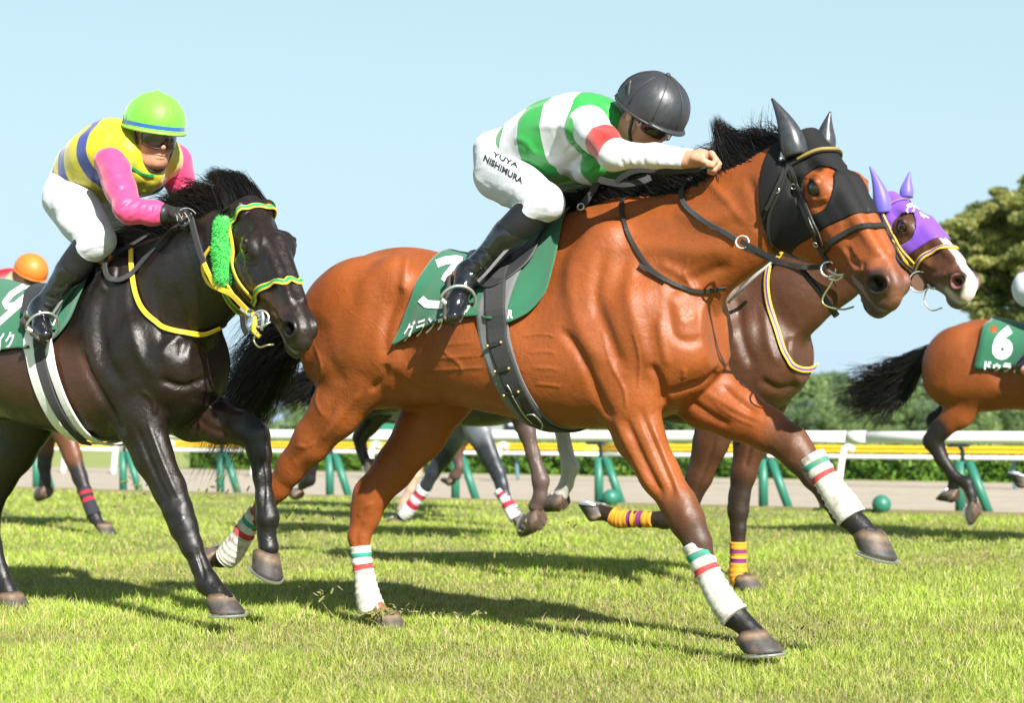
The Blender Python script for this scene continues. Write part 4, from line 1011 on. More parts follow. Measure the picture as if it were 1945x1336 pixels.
def hand_ops(b, wrist, palmdir, side, curl, s=1.0, thumbside=1, grip=True):
    """a fist closing round a rein: palm block, four unequal fingers with two bends each, a thumb from the side of the palm"""
    W = np.array(wrist, float); d = np.array(palmdir, float); d /= np.linalg.norm(d); sd = np.array(side, float); sd -= d * (sd @ d); sd /= np.linalg.norm(sd); dn = np.cross(d, sd) * curl
    b.cone(W - d * .01 * s, W + d * .045 * s, .027 * s, .030 * s, k=.012)
    for off in (-.022, 0, .022): b.cone(W + sd * off * .6 * s + d * .01 * s, W + (d * .078 + sd * off) * s, .015 * s, .0125 * s, k=.012)
    L = [.030, .034, .032, .026]
    for i in range(4):
        o = (-.031 + .0205 * i)
        a = W + (d * (.082 - .004 * abs(i - 1)) + sd * o) * s; c = a + (d * .55 + dn * .85) * L[i] * s; e = c + (-d * .55 + dn * .75) * L[i] * .8 * s; f = e + (-d * .9 + dn * -.1) * L[i] * .55 * s
        b.cone(a, c, .0098 * s, .0090 * s, k=.004); b.cone(c, e, .0090 * s, .0082 * s, k=.002); b.cone(e, f, .0082 * s, .0070 * s, k=.002)
    t0 = W + (d * .025 + sd * -.026 * thumbside + dn * .012) * s; t1 = t0 + (d * .028 + sd * -.012 * thumbside + dn * .016) * s; t2 = t1 + (d * .026 + sd * .008 * thumbside + dn * .010) * s
    b.cone(t0, t1, .0135 * s, .0115 * s, k=.010); b.cone(t1, t2, .0110 * s, .0090 * s, k=.003)
def sculpt(name, b, vox, mat, parent, pad=.02, attr=None, fr=None, strokes=(), smooth=1, noise=None, colors=None, bounds=None, cut=None, midfn=None):
    if bounds is None:
        los = [o[1][0] for o in b.ops if o[3] == 'u']; his = [o[1][1] for o in b.ops if o[3] == 'u']; lo, hi = np.min(los, 0) - pad, np.max(his, 0) + pad
    else: lo, hi = bounds
    xs, ys, zs = [axis(lo[i], hi[i], vox) for i in range(3)]
    D = b.bake(xs, ys, zs)
    if cut is not None:
        X, Y, Z = np.meshgrid(xs, ys, zs, indexing='ij'); g = cut(np.stack([X.ravel(), Y.ravel(), Z.ravel()], 1)).reshape(X.shape).astype(np.float32); D = smax(D, g, .004)
    V, Q = surface_nets(D, xs, ys, zs); V = vsmooth(V, Q, smooth, .5); N = vnormals(V, Q)
    if noise:
        amp, fx, seed = noise; rng = np.random.default_rng(seed); d = np.zeros(len(V))
        for i in range(14):
            f = rng.normal(0, 1, 3) * np.array(fx); d += np.sin(V @ f + rng.uniform(0, 6.28)) / 14
        V = V + N * (np.abs(d) ** .7 * np.sign(d) * amp)[:, None]; N = vnormals(V, Q)
    if len(strokes): V = strokes_apply(V, N, fr, strokes)
    return mesh_np(name, V, Q, mat, parent, attrs={'t': attr(V)} if attr else None, colors={'c': colors(V)} if colors else None)
def seg_t(V, pts):
    """running length along a polyline of xyz, metres, for bands"""
    best = np.full(len(V), 1e9); T = np.zeros(len(V)); s0 = 0
    for a, b in zip(pts[:-1], pts[1:]):
        a, b = np.array(a), np.array(b); d = b - a; L = np.linalg.norm(d); t = np.clip((V - a) @ d / L ** 2, -.3 if s0 == 0 else 0, 1); q = np.linalg.norm(V - a - t[:, None] * d, axis=1)
        m = q < best; best[m] = q[m]; T[m] = s0 + t[m] * L; s0 += L
    return T
def helmet(hp, parent, mat, rx=.130, ry=.110, rz=.118, zc=.045, zcut=-.002, tilt=.0, n=72, m=30, seams=8, wr=.0012, seed=0, attrscale=1.0):
    """dome with gores and a rolled edge; t = height above the edge in metres*5"""
    rng = np.random.default_rng(seed); V = []; T = []
    rows = [(math.pi / 2 + .22) * (j / m) for j in range(m + 1)]
    for j, th in enumerate(rows):
        for i in range(n):
            a = 2 * math.pi * i / n; st, ct = math.sin(th), math.cos(th)
            g = 1 - .010 * (abs(math.sin(a * seams / 2)) < .12) * st + wr * 8 * math.sin(a * 23 + 3 * math.sin(th * 5)) * (.3 + .7 * st ** 6)
            x = math.cos(a) * rx * st * g; y = math.sin(a) * ry * st * g; z = ct * rz * (1 + .05 * math.cos(a) * st)
            V.append((x, y, z + zc + tilt * x)); T.append(max(0, (z + .03)) * 5)
    F = [(j * n + i, (j + 1) * n + i, (j + 1) * n + (i + 1) % n, j * n + (i + 1) % n) for j in range(m) for i in range(n)]
    b0 = m * n; c = len(V); V.append((0, 0, zc - .01)); T.append(0)
    F += [(b0 + (i + 1) % n, b0 + i, c) for i in range(n)]
    W = hp.W(np.array(V)); o = mesh_np('helmet', W, F, mat, parent, attrs={'t': np.array(T)})
    edge = [hp.w((V[b0 + i][0] * 1.01, V[b0 + i][1] * 1.01, V[b0 + i][2])) for i in range(n)]
    return o, edge
def dome_pt(a, th, rx, ry, rz, zc, tilt, out=1.0):
    return (math.cos(a) * rx * math.sin(th) * out, math.sin(a) * ry * math.sin(th) * out, math.cos(th) * rz * (1 + .05 * math.cos(a) * math.sin(th)) * out + zc + tilt * math.cos(a) * rx * math.sin(th))
def goggles(hp, parent, lens, frame, z=-.002, w=.068, hgt=.026, strapm=None, out=0.0):
    V = []; n = 26; k = 9
    for i in range(n + 1):
        a = (i / n - .5) * 2.5
        for j in range(k):
            q = (j / (k - 1) - .5) * 2; e = 1 - .25 * abs(a / 1.25) ** 3; notch = .35 * math.exp(-(a / .17) ** 2) if q < 0 else 0
            V.append(hp.w((.034 + (.064 + out) * math.cos(a) * (1 - .06 * q * q), (w + .006) * math.sin(a) * (1 - .03 * q * q), z + hgt * q * e * (1 - notch))))
    F = [(i * k + j, (i + 1) * k + j, (i + 1) * k + j + 1, i * k + j + 1) for i in range(n) for j in range(k - 1)]
    o = mesh_np('goggles', V, F, lens, parent)
    md = o.modifiers.new('thickness', 'SOLIDIFY'); md.thickness = .004; md.offset = 0
    rim = [V[i * k] for i in range(n + 1)] + [V[n * k + j] for j in range(1, k)] + [V[i * k + k - 1] for i in range(n - 1, -1, -1)] + [V[j] for j in range(k - 2, 0, -1)]
    tube('goggle_rim', np.array(rim), .0035, frame, o, sides=6, closed=True)
    return o
SKIN = None
def limb(b, pts, k=.02): b.chain(pts, k)
# ------------------------------------------------------------------ the rider in green and white hoops
M['skin'] = pmat('skin', (.50, .25, .16), rough=.5, spec=.4, noise=.08, nscale=40, sss=.15, bump=.15, bscale=300)
M['breeches'] = pmat('white_breeches', (.54, .56, .61), rough=.75, noise=.03, nscale=30, bump=.5, bscale=9, bdist=.014, sheen=.2, stretch=(1, 1, 2.2))
M['boot'] = pmat('black_boot', (.008, .008, .010), rough=.12, spec=.7, coat=.6, bump=.5, bscale=28, bdist=.006)
M['boot_top'] = pmat('black_boot_cuff', (.012, .012, .014), rough=.42, spec=.5, bump=.3, bscale=60, bdist=.003)
GRN, WHT, RED = (.018, .28, .045), (.56, .57, .61), (.52, .02, .015)
M['silk1'] = pmat('green_white_silk', (1, 1, 1), rough=.42, spec=.5, sheen=.3, bump=.5, bscale=8, bdist=.015, stretch=(1, 1.6, .7), rampattr='t', ramp=[(0, GRN), (.115, WHT), (.245, GRN), (.385, WHT), (.545, GRN)])
M['sleeve1'] = pmat('white_silk_red_band', (1, 1, 1), rough=.5, spec=.5, sheen=.3, bump=.5, bscale=9, bdist=.014, rampattr='t', ramp=[(0, WHT), (.115, RED), (.235, WHT)])
M['helmet_black'] = pmat('black_helmet_cover', (.032, .034, .040), rough=.42, spec=.5, bump=.4, bscale=30, bdist=.004, noise=.1)
M['lens_dark'] = pmat('dark_lens', (.012, .014, .012), rough=.08, spec=.8, coat=.5)
def thing_at(o, fr): o.parent = None; o.location = fr.loc; o.rotation_euler = (0, 0, fr.rz); return o
R1 = empty('person', FM.loc, FM.rz); tag(R1, 'rider in green and white hooped silks and black helmet crouching on the hooded bay', 'person', 'riders')
f = FM.P
HP1 = HeadPose(*f(1232, 218, .02), 12, 36, 0, 1.03, 1.0)
b = Body()
pel, chest, neckp = f(958, 322, 0), f(1105, 262, 0), f(1168, 240, .0)
b.chain([(pel, .090, 1.2), (f(1010, 300, 0), .095, 1.1), (chest, .10, 1.25), (f(1140, 250, 0), .070, 1.4)], .03)
b.cone(f(1140, 245, 0), HP1.w((-.03, 0, -.06)), .055, .050)
SH1, EL1, WR1 = f(1112, 245, .19), f(1168, 292, .30), f(1302, 303, .15)
SH1b, EL1b, WR1b = f(1130, 250, -.17), f(1200, 305, -.26), f(1318, 300, -.04)
b.chain([(SH1, .044, 1), (EL1, .034, 1), (WR1, .027, 1)], .02); b.chain([(SH1b, .044, 1), (EL1b, .034, 1), (WR1b, .027, 1)], .02)
HIP1, KN1, AN1 = f(950, 328, .10), f(1032, 385, .21), f(893, 520, .27)
HIP1b, KN1b, AN1b = f(960, 328, -.10), f(1108, 372, -.22), f(985, 500, -.27)
b.chain([(HIP1, .080, 1), (KN1, .048, 1)], .03); b.chain([(KN1, .048, 1), (AN1, .028, 1)], .02); b.chain([(HIP1b, .080, 1), (KN1b, .048, 1)], .03); b.chain([(KN1b, .048, 1), (AN1b, .028, 1)], .02)
for op in face_body().ops: b.ops.append(xform_op(op, HP1))
hand_ops(b, WR1 + np.array([.01, 0, 0]), f(1350, 300, .12) - WR1, (.1, 1, -.3), -1, 1.06); hand_ops(b, WR1b, f(1360, 296, -.02) - WR1b, (.1, 1, -.1), -1, 1.0)
# hidden under the clothes the body is one continuous figure
sculpt('body', b, .0042, M['skin'], R1)
fold = [([(1010, 300), (1050, 320), (1100, 335)], 5, -.005), ([(1120, 330), (1150, 310), (1165, 300)], 5, -.006), ([(1100, 320), (1130, 300), (1150, 288)], 4, .004), ([(1095, 300), (1115, 285), (1135, 275)], 4, -.005), ([(1070, 290), (1095, 272), (1110, 262)], 4, -.004), ([(975, 262), (1000, 270), (1020, 300)], 6, .004),
        ([(1000, 240), (1060, 240), (1090, 250)], 8, .004), ([(1140, 335), (1160, 320), (1190, 318)], 4, .004)]
b = Body(); b.chain([(f(984, 300, 0), .108, 1.2), (f(1015, 288, 0), .130, 1.2), (f(1060, 268, 0), .142, 1.3), (f(1105, 252, 0), .136, 1.4), (f(1142, 240, 0), .100, 1.6), (f(1168, 236, .0), .062, 1.3)], .04)
b.cone(f(1112, 245, .10), f(1108, 246, .17), .085, .070, k=.03); b.cone(f(1125, 245, -.10), f(1125, 250, -.17), .085, .070, k=.03)
b.ell(f(1150, 318, .02), (.12, .11, .055), rotxz(12), k=.03)
AX1 = np.array(f(1142, 238, 0)) - np.array(f(962, 298, 0)); L1 = np.linalg.norm(AX1); AX1 /= L1; O1 = f(962, 298, 0)
def t_torso1(V):
    t = (V - O1) @ AX1; t = t + (.02 * np.sin(V[:, 2] * 9)); return np.clip(t * 1.35 + .02, 0, 1)
sculpt('silks', b, .0055, M['silk1'], R1, attr=t_torso1, fr=FM, strokes=fold, noise=(.014, (12, 26, 18), 3), smooth=2)
b = Body(); b.chain([(SH1 + np.array([-.01, .03, .015]), .070, 1), (EL1, .051, 1), ((EL1 * .45 + WR1 * .55), .042, 1), (WR1 + np.array([-.012, 0, 0]), .033, 1)], .02)
slv = [([(1160, 270), (1175, 290), (1185, 318)], 4, -.005), ([(1180, 265), (1195, 290), (1205, 318)], 4, .004), ([(1210, 275), (1220, 295), (1225, 315)], 4, -.004), ([(1110, 240), (1140, 250), (1160, 262)], 5, .004), ([(1240, 285), (1250, 300), (1252, 315)], 3, .003), ([(1270, 288), (1276, 300), (1278, 312)], 3, -.003)]
SL1 = [SH1, EL1, WR1]
def arm_t(P): return lambda V: np.clip(seg_t(V, P), 0, 1)
sculpt('sleeve', b, .0042, M['sleeve1'], R1, attr=arm_t(SL1), fr=FM, strokes=slv, noise=(.010, (20, 30, 30), 4), smooth=2)
b = Body(); b.chain([(SH1b, .082, 1), (EL1b, .058, 1), (WR1b + np.array([-.012, 0, 0]), .034, 1)], .02)
sculpt('sleeve', b, .006, M['sleeve1'], R1, attr=arm_t([SH1b, EL1b, WR1b]))
# breeches
bf = [([(925, 360), (960, 380), (1000, 392)], 7, -.004), ([(1000, 330), (1030, 345), (1055, 365)], 6, .004), ([(1000, 392), (1010, 370), (1030, 360)], 5, -.004), ([(960, 280), (950, 300), (960, 330)], 5, -.003), ([(940, 400), (975, 370), (990, 340)], 5, .003), ([(1035, 400), (1045, 380), (1062, 370)], 5, .003)]
def legs(hip, kn, an, k2=.35, r0=.100, r1=.068):
    q = Body(); q.cone(hip, kn, r0, r1, k=.03); q.cone(kn, kn * (1 - k2) + an * k2, r1 - .004, .058, k=.03); return q
b = legs(HIP1 + np.array([.012, 0, .0]), KN1, AN1); b.ell(f(955, 316, .06), (.100, .095, .108), k=.05); b.ell(f(960, 316, -.06), (.100, .095, .108), k=.05)
for op in legs(HIP1b, KN1b, AN1b).ops: b.ops.append(op)
b.cone(f(960, 300, 0), f(985, 292, 0), .115, .115, 1.2, 1.2, k=.03)
br = sculpt('breeches', b, .006, M['breeches'], R1, fr=FM, strokes=bf, noise=(.012, (14, 22, 22), 9), smooth=2)
# boots
def boot(kn, an, toe_dir, heel, parent, r=.062, mats=None, vox=.0045, strokes=(), fr=None):
    q = Body(); kn2 = kn * .86 + an * .14
    q.cone(kn2, kn * .55 + an * .45, r, r * .93, k=.02); q.cone(kn * .55 + an * .45, an, r * .93, .043, k=.02)
    t = np.array(toe_dir, float); t /= np.linalg.norm(t); u = (kn - an) / np.linalg.norm(kn - an); 
    hl = an - t * .045 - u * .055; tp = an + t * .165 - u * .075; ball = an + t * .10 - u * .062
    q.cone(an, hl, .043, .034, k=.03); q.cone(an - u * .01, ball, .044, .036, k=.03); q.cone(ball, tp, .036, .027, k=.02)
    o = sculpt('boot', q, vox, M['boot'], parent, fr=fr, strokes=strokes, noise=(.005, (26, 26, 26), 11), smooth=2)
    c = Body(); c.cone(kn2 + u * .012, kn * .62 + an * .38, r + .005, r * .96 + .003, k=.01)
    sculpt('boot_cuff', c, vox, M['boot_top'], o, smooth=2, noise=(.003, (40, 40, 40), 12), cut=lambda V: np.abs((V - (kn2 * .55 + (kn * .62 + an * .38) * .45)) @ u) - .075)
    s = Body(); s.cone(hl - u * .028, hl - u * .036, .030, .030, k=.01)
    for a_, b_, r_ in ((hl - u * .030, ball - u * .036, .012), (ball - u * .036, tp - u * .026, .012)):
        side = np.cross(t, u)
        for sg in (-.018, 0, .018): s.cone(a_ + side * sg, b_ + side * sg, r_, r_ * .9, k=.012)
    sculpt('sole', s, vox, pmat('boot_sole', (.05, .045, .035), rough=.6), o)
    return o, ball - u * .045, u, t
bo, BALL1, U1, T1 = boot(KN1, AN1, (.42, -.62, -.66), None, R1, fr=FM, strokes=[([(905, 470), (925, 480), (940, 500)], 4, -.004), ([(890, 490), (910, 500), (925, 520)], 4, .004), ([(880, 510), (900, 520), (915, 535)], 3, -.004), ([(975, 450), (960, 430), (940, 420)], 3, -.003)])
boot(KN1b, AN1b, (.6, .2, -.7), None, R1, vox=.008)
# hat, goggles, chin strap
hat, edge = helmet(HP1, R1, M['helmet_black'], rx=.138, ry=.116, rz=.118, zc=.030, tilt=.0)
tube('rolled_edge', np.array(edge), .0055, M['satin_black'], hat, closed=True)
for a in np.linspace(0, 2 * math.pi, 9)[:-1]:
    tube('seam', np.array([HP1.w(dome_pt(a, th, .138, .116, .118, .030, 0, 1.004)) for th in np.linspace(.06, 1.62, 16)]), .0020, M['satin_black'], hat, sides=6)
bm = bmesh.new(); bmesh.ops.create_uvsphere(bm, u_segments=14, v_segments=8, radius=.010, matrix=Matrix.Translation(Vector(HP1.w((0, 0, .149))))); bm_obj('button', bm, M['satin_black'], hat, True)
pk = []
for i in range(15):
    a = (i / 14 - .5) * 1.7
    for q in (0, 1): pk.append(HP1.w((.135 * math.cos(a) * (1 + .13 * q * math.cos(a)), .113 * math.sin(a) * (1 + .05 * q), .012 - .010 * q)))
o = mesh_np('peak', pk, [(i * 2, i * 2 + 2, i * 2 + 3, i * 2 + 1) for i in range(14)], M['helmet_black'], hat); md = o.modifiers.new('thickness', 'SOLIDIFY'); md.thickness = .004
goggles(HP1, R1, M['lens_dark'], M['leather'], z=-.006, hgt=.030, out=.014)
tube('chin_strap', spline([HP1.w((.01, -.095, .03)), HP1.w((.022, -.088, -.02)), HP1.w((.03, -.072, -.075)), HP1.w((.055, -.03, -.125)), HP1.w((.06, .0, -.13))], 20), .006, M['satin_black'], R1)
tube('goggle_strap', spline([HP1.w((.062, -.072, -.006)), HP1.w((.03, -.093, .0)), HP1.w((-.02, -.108, .045)), HP1.w((-.05, -.104, .09))], 16), .007, M['satin_black'], R1)
for p_ in ((.035, -.093, .008), (.05, -.082, -.012)):
    tube('buckle', np.array(ring_pts(HP1.w(p_), .009, tuple(HP1.d((0, -1, .1))), 12)), .002, M['steel'], R1, closed=True)
# lettering on the thigh
class H_: pass
hb_ = H_(); hb_.fr = FM; hb_.bvhs = [BVHTree.FromPolygons([tuple(v.co) for v in br.data.vertices], [tuple(p.vertices) for p in br.data.polygons])]; hb_.bvh = hb_.bvhs[0]
text_on('name_print', hb_, 'NISHIMURA', (918, 304), (14.0, 8.8), (4.5, -15), M['satin_black'], br, bold=.035, off=.002)
text_on('name_print', hb_, 'YUYA', (936, 296), (18, 9.0), (4, -11), M['satin_black'], br, bold=.03, off=.002)
# stirrup and saddle
SD = empty('saddle', FM.loc, FM.rz); tag(SD, 'small black racing saddle with steel stirrup under the rider in green and white hoops', 'saddle', 'racing saddles')
q = Body(); q.cone(f(905, 470, 0), f(1060, 425, 0), .10, .075, 1.5, 1.2, k=.03)
def cutf(V): return -(np.abs(V[:, 1]) * 0 + V[:, 2] - 1.36)
seat = saddle_cloth(HM, [(.20, 0), (.20, 20), (.19, 35), (.14, 48), (.10, 55)], [(-.17, 0), (-.165, 14), (-.12, 28), (-.05, 42), (-.0, 55)], [(0, 55), (.02, 57), (.05, 59), (.08, 58), (.10, 55)], M['satin_black'], off=.026, nu=20, nv=16, wave=0, name='seat'); seat.parent = SD
for off in (0, .012):
    C = spline([f(1000, 440, .20 + off), f(960, 478, .26 + off), f(925, 518, .30 + off), f(908, 535, .31 + off)], 24); ribbon('stirrup_leather', C, np.tile([0, -1.0, 0], (24, 1)), .012, .003, M['grey_felt'] if off else M['leather'], SD)
ic = BALL1 + U1 * .05; sdv = np.cross(T1, U1); sdv /= np.linalg.norm(sdv)
C = [ic + sdv * .062 * math.cos(a) + U1 * (.062 * math.sin(a)) for a in np.linspace(-.55, math.pi + .55, 26)]
tube('stirrup', np.array(C), .0062, M['steel'], SD)
tube('stirrup_tread', np.array([C[0], (C[0] + C[-1]) / 2 - U1 * .006, C[-1]]), .010, M['steel'], SD)
# ------------------------------------------------------------------ the dark brown horse on the left, number nine
FB = Frame(-5.04, -5.75)
HPB = HeadPose(1.138, -.125, 1.600, 21.5, 45.0, 6.0, 1.01, 1.06)
NECK_B = [(np.array([.30, 0, 1.25]), .25, .66), (np.array([.50, 0, 1.28]), .245, .62), (np.array([.68, -.03, 1.33]), .215, .58), (np.array([.84, -.06, 1.39]), .185, .56), (np.array([.98, -.10, 1.45]), .155, .58), (HPB.w((.06, 0, -.11)), .12, .64)]
LEGS_B = [
    [(-150, 640, .13, .17, .7), (-170, 740, .15, .13, .62), (-230, 840, .14, .08, .62), (-270, 900, .12, .055, .7), (-330, 980, .10, .036, .8), (-370, 1030, .10, .036, .85)],
    [(40, 700, -.10, .17, .7), (50, 790, -.10, .15, .62), (28, 850, -.10, .115, .62), (0, 905, -.10, .085, .62), (-20, 955, -.10, .070, .6), (-22, 990, -.10, .058, .65), (-14, 1040, -.09, .044, .75), (2, 1090, -.09, .036, .85), (12, 1120, -.09, .042, .85), (25, 1138, -.09, .036, .9)],
    [(215, 680, .13, .15, .7), (262, 785, .13, .122, .66), (290, 865, .12, .087, .7), (322, 930, .11, .070, .75), (338, 970, .11, .060, .8), (349, 1002, .11, .056, .82), (364, 1038, .11, .043, .85), (381, 1078, .10, .035, .9), (394, 1108, .10, .045, .85), (412, 1126, .10, .036, .9), (425, 1142, .10, .042, .95)],
    [(320, 720, -.11, .15, .7), (365, 785, -.12, .112, .66), (418, 803, -.12, .084, .7), (462, 814, -.12, .066, .75), (486, 830, -.12, .057, .8), (493, 862, -.12, .048, .82), (498, 905, -.12, .036, .85), (503, 948, -.12, .035, .9), (508, 984, -.12, .046, .85), (506, 1014, -.12, .034, .9), (510, 1040, -.12, .042, .95)],
]
STROKES_B = [([(210, 520), (190, 600), (200, 680), (240, 740)], 12, -.012), ([(170, 560), (165, 640), (190, 720)], 14, .010), ([(250, 500), (240, 580), (260, 660), (290, 720)], 12, .010), ([(290, 520), (300, 600), (310, 660)], 9, -.009),
    ([(150, 650), (175, 720), (215, 790), (235, 830)], 9, -.014), ([(330, 540), (350, 620), (340, 690)], 10, -.008), ([(300, 720), (350, 735), (400, 715)], 7, -.012), ([(310, 690), (315, 660), (350, 640), (400, 650)], 8, .007),
    ([(255, 800), (290, 890), (322, 960)], 6, -.008), ([(280, 800), (310, 880), (340, 950)], 5, .006), ([(240, 810), (275, 900), (310, 960)], 5, -.006), ([(265, 740), (290, 760), (295, 790)], 5, .006),
    ([(340, 1080), (366, 1100)], 4, -.003), ([(372, 1040), (384, 1080), (388, 1105)], 3, -.005), ([(496, 870), (502, 920), (500, 970)], 3, -.005), ([(488, 880), (492, 930), (490, 970)], 3, .004), ([(180, 500), (200, 560)], 6, .006), ([(225, 490), (222, 540)], 6, -.006), ([(205, 480), (185, 540)], 5, -.005),
    ([(519, 585), (530, 610), (540, 622)], 3, -.006), ([(500, 618), (520, 640), (540, 668)], 3, -.008), ([(505, 612), (528, 636), (550, 662)], 3, .003), ([(520, 480), (540, 520), (550, 570)], 5, .003), ([(455, 500), (475, 508), (495, 500)], 2.5, -.003), ([(490, 430), (500, 450), (495, 470)], 5, .003), ([(370, 790), (400, 815), (440, 825)], 7, -.006), ([(350, 760), (400, 775), (450, 795)], 7, .006)]
SPOTS_B = [(345, 985, 9, 12, 0, .006), (335, 950, 10, 12, 0, -.004), (330, 680, 30, 30, 0, .012), (185, 620, 24, 50, 0, .006), (505, 990, 8, 10, 0, .004)]
DB = np.array([.0125, .0075, .0058])
def paint_dark(h, base=DB, leg=(.012, .0105, .0105), muz=(.028, .020, .017), brown=(.075, .030, .015)):
    V = h.V; c = h.chains; hp = h.hp; z = [([c_[4][0]] + ch_pts(c_)[5:], .06, .10, leg, .9) for c_ in c if len(c_) > 6]
    z += [([hp.w((.60, 0, -.10)), hp.w((.50, 0, -.14))], .04, .08, muz, .9), ([hp.w((.38, -.06, -.10)), hp.w((.46, -.05, -.08))], .02, .06, brown, .6), ([hp.w((.545, -.05, -.06))], .03, .03, (.012, .010, .009), 1), ([hp.w((.164, -.09, -.022))], .022, .016, (.008, .006, .006), 1), ([hp.w((.46, -.05, -.135)), hp.w((.60, -.02, -.134))], .005, .008, (.28, .22, .2), .6)]
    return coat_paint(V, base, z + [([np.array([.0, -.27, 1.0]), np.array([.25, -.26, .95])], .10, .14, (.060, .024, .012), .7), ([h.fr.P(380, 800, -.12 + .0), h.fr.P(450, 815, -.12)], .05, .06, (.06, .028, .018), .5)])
HB = build_horse(FB, HPB, NECK_B, LEGS_B, DB, 'glossy dark brown racehorse with a green fluffy cheekpiece and yellow edged bridle', vox=VOX, voxh=VOXH, strokes=STROKES_B, spots=SPOTS_B, dz=-.055, dx=-.045,
                 paint=paint_dark, ears='back', mats=hm('coat_black'), hooves=[(430, 1164, .10, 3, 1.18), (506, 1082, -.12, -32, 1.16), (30, 1158, -.09, 0, 1.2), (-390, 1060, .10, 210, 1.2)])
HB.bvhs = [HB.bvh]; fr = FB; hp = HPB
M['yel'] = pmat('yellow_tape', (.72, .50, .03), rough=.6, bump=.3)
M['grn'] = pmat('green_tape', (.01, .26, .07), rough=.6, bump=.3)
M['fluff'] = pmat('green_fleece', (.03, .52, .06), rough=.95, noise=.2, nscale=160, sheen=.6)
M['white_rubber'] = pmat('white_rubber', (.80, .80, .76), rough=.5)
YG = ([-.5, -.27, .27, .5], [0, 1, 0])
BB = thing_at(empty('bridle'), fr); tag(BB, 'yellow and green bridle with long fluffy green cheekpiece on the dark brown horse', 'bridle', 'bridles on the racehorses')
yg = [M['yel'], M['grn']]
head_ring('browband', HB, [(437, 424), (450, 408), (470, 397), (495, 392), (515, 394), (530, 402)], .024, .005, yg, BB, stripes=YG)
head_ring('noseband', HB, [(482, 577), (487, 560), (505, 545), (525, 532), (548, 527), (562, 534), (568, 548)], .026, .006, yg, BB, stripes=YG)
strap('cheekpiece', HB, [(437, 425), (442, 455), (444, 500), (454, 530), (470, 552), (482, 566)], .012, .005, M['yel'], BB, off=.007)
strap('cheekpiece', HB, [(422, 540), (432, 565), (450, 590), (470, 606)], .022, .005, yg, BB, stripes=YG, off=.006)
strap('cheekpiece', HB, [(438, 540), (455, 565), (475, 585), (490, 602)], .024, .007, M['yel'], BB, off=.014)
fl = Body(); fl.chain([(HB and fr.P(424, 430, .19), .034, .8), (fr.P(422, 480, .20), .036, .8), (fr.P(426, 528, .20), .035, .8)], .01)
flo = sculpt('fleece_sleeve', fl, .005, M['fluff'], BB, noise=(.002, (60, 60, 60), 2))
rng = np.random.default_rng(2); fv = np.array([v.co for v in flo.data.vertices]); fn = np.array([v.normal for v in flo.data.vertices]); ii = rng.integers(0, len(fv), 2600)
hairs('pile', fv[ii], np.stack([fn[ii] * q + rng.normal(0, .002, (2600, 3)) * (q > 0) for q in (0, .005, .010)], 1), M['fluff'], flo, rad=.0013, segs=2, jitter=.002, wild=.001)
bc = cast(HB, 497, 606); bp = (bc[0] + bc[1] * .012) if bc is not None else fr.P(497, 606, .3); lb = -bp[1]
ring('bit_ring', fr, bp + np.array([0, -.004, 0]), .030, .0042, (.4, -1, .1), M['steel'], BR if False else BB)
tube('bit_cheek', spline([fr.P(497, 592, lb + .01), fr.P(500, 606, lb + .014), fr.P(497, 628, lb + .012)], 10), .006, M['steel'], BB)
tube('bit_cheek', spline([fr.P(498, 622, lb + .014), fr.P(506, 616, lb + .014), fr.P(514, 612, lb)], 10), .004, M['steel'], BB)
tube('bit_ring', spline([fr.P(490, 630, lb + .01), fr.P(482, 646, lb + .01), fr.P(492, 660, lb + .01), fr.P(508, 656, lb), fr.P(520, 655, lb - .02)], 20), .004, pmat('dark_brass', (.25, .25, .15), rough=.4, metal=.7), BB)
tube('tape_knot', spline([fr.P(481, 596, lb), fr.P(484, 615, lb + .012), fr.P(482, 628, lb + .01), fr.P(494, 640, lb)], 14), .010, M['yel'], BB)
free_strap('tongue_strap', fr, [(462, 600, lb - .06), (464, 620, lb - .06), (470, 634, lb - .06)], .03, .005, M['leather'], BB)
RB = thing_at(empty('reins'), fr); tag(RB, 'grey webbed reins with yellow ends and orange knot held by the pink sleeved rider', 'reins', 'reins in the riders\' hands')
free_strap('rein', fr, [(364, 418, .20), (372, 450, .215), (380, 478, .22), (388, 500, .22)], .028, .005, M['grey_web'] if 'grey_web' in M else M['web'], RB)
free_strap('rein', fr, [(388, 500, .22), (397, 520, .215), (412, 545, .21), (440, 560, .22), (470, 590, lb - .01)], .020, .005, M['yel'], RB)
free_strap('rein', fr, [(400, 470, .205), (388, 490, .20), (386, 515, .20), (398, 540, .20), (420, 552, .20)], .014, .005, M['yel'], RB)
strap('rein', HB, [(330, 415), (300, 440), (270, 460), (235, 480), (212, 488)], .024, .005, M['web'], RB, off=.012)
strap('rein', HB, [(345, 420), (318, 455), (285, 490), (255, 522), (228, 536), (210, 528), (205, 508), (212, 490)], .022, .005, M['web'], RB, off=.017)
kn_ = fr.P(203, 496, .12)
o = Body()
for d_, r_ in (((0, 0, 0), .026), ((-.018, -.01, .015), .020), ((.02, -.01, .012), .018), ((.0, -.012, -.03), .017), ((.015, -.012, -.05), .014), ((-.03, 0, .0), .016)): o.ell(kn_ + np.array(d_), (r_, r_ * .8, r_ * .9), k=.008)
sculpt('rein_knot', o, .003, pmat('orange_tape', (.80, .30, .02), rough=.6, bump=.4), RB, noise=(.003, (90, 90, 90), 3))
ns = strap('neck_strap', HB, [(252, 478), (252, 510), (258, 550), (275, 590), (305, 618), (345, 632), (385, 632), (418, 618)], .020, .006, M['yel'], None, off=.010, smooth=2); thing_at(ns, fr); tag(ns, 'narrow yellow strap looping round the neck of the dark brown horse', 'neck strap')
ring('strap_ring', fr, fr.P(420, 612, .02), .022, .004, (1, -.6, 0), M['leather'], ns)
ZB = 1.07
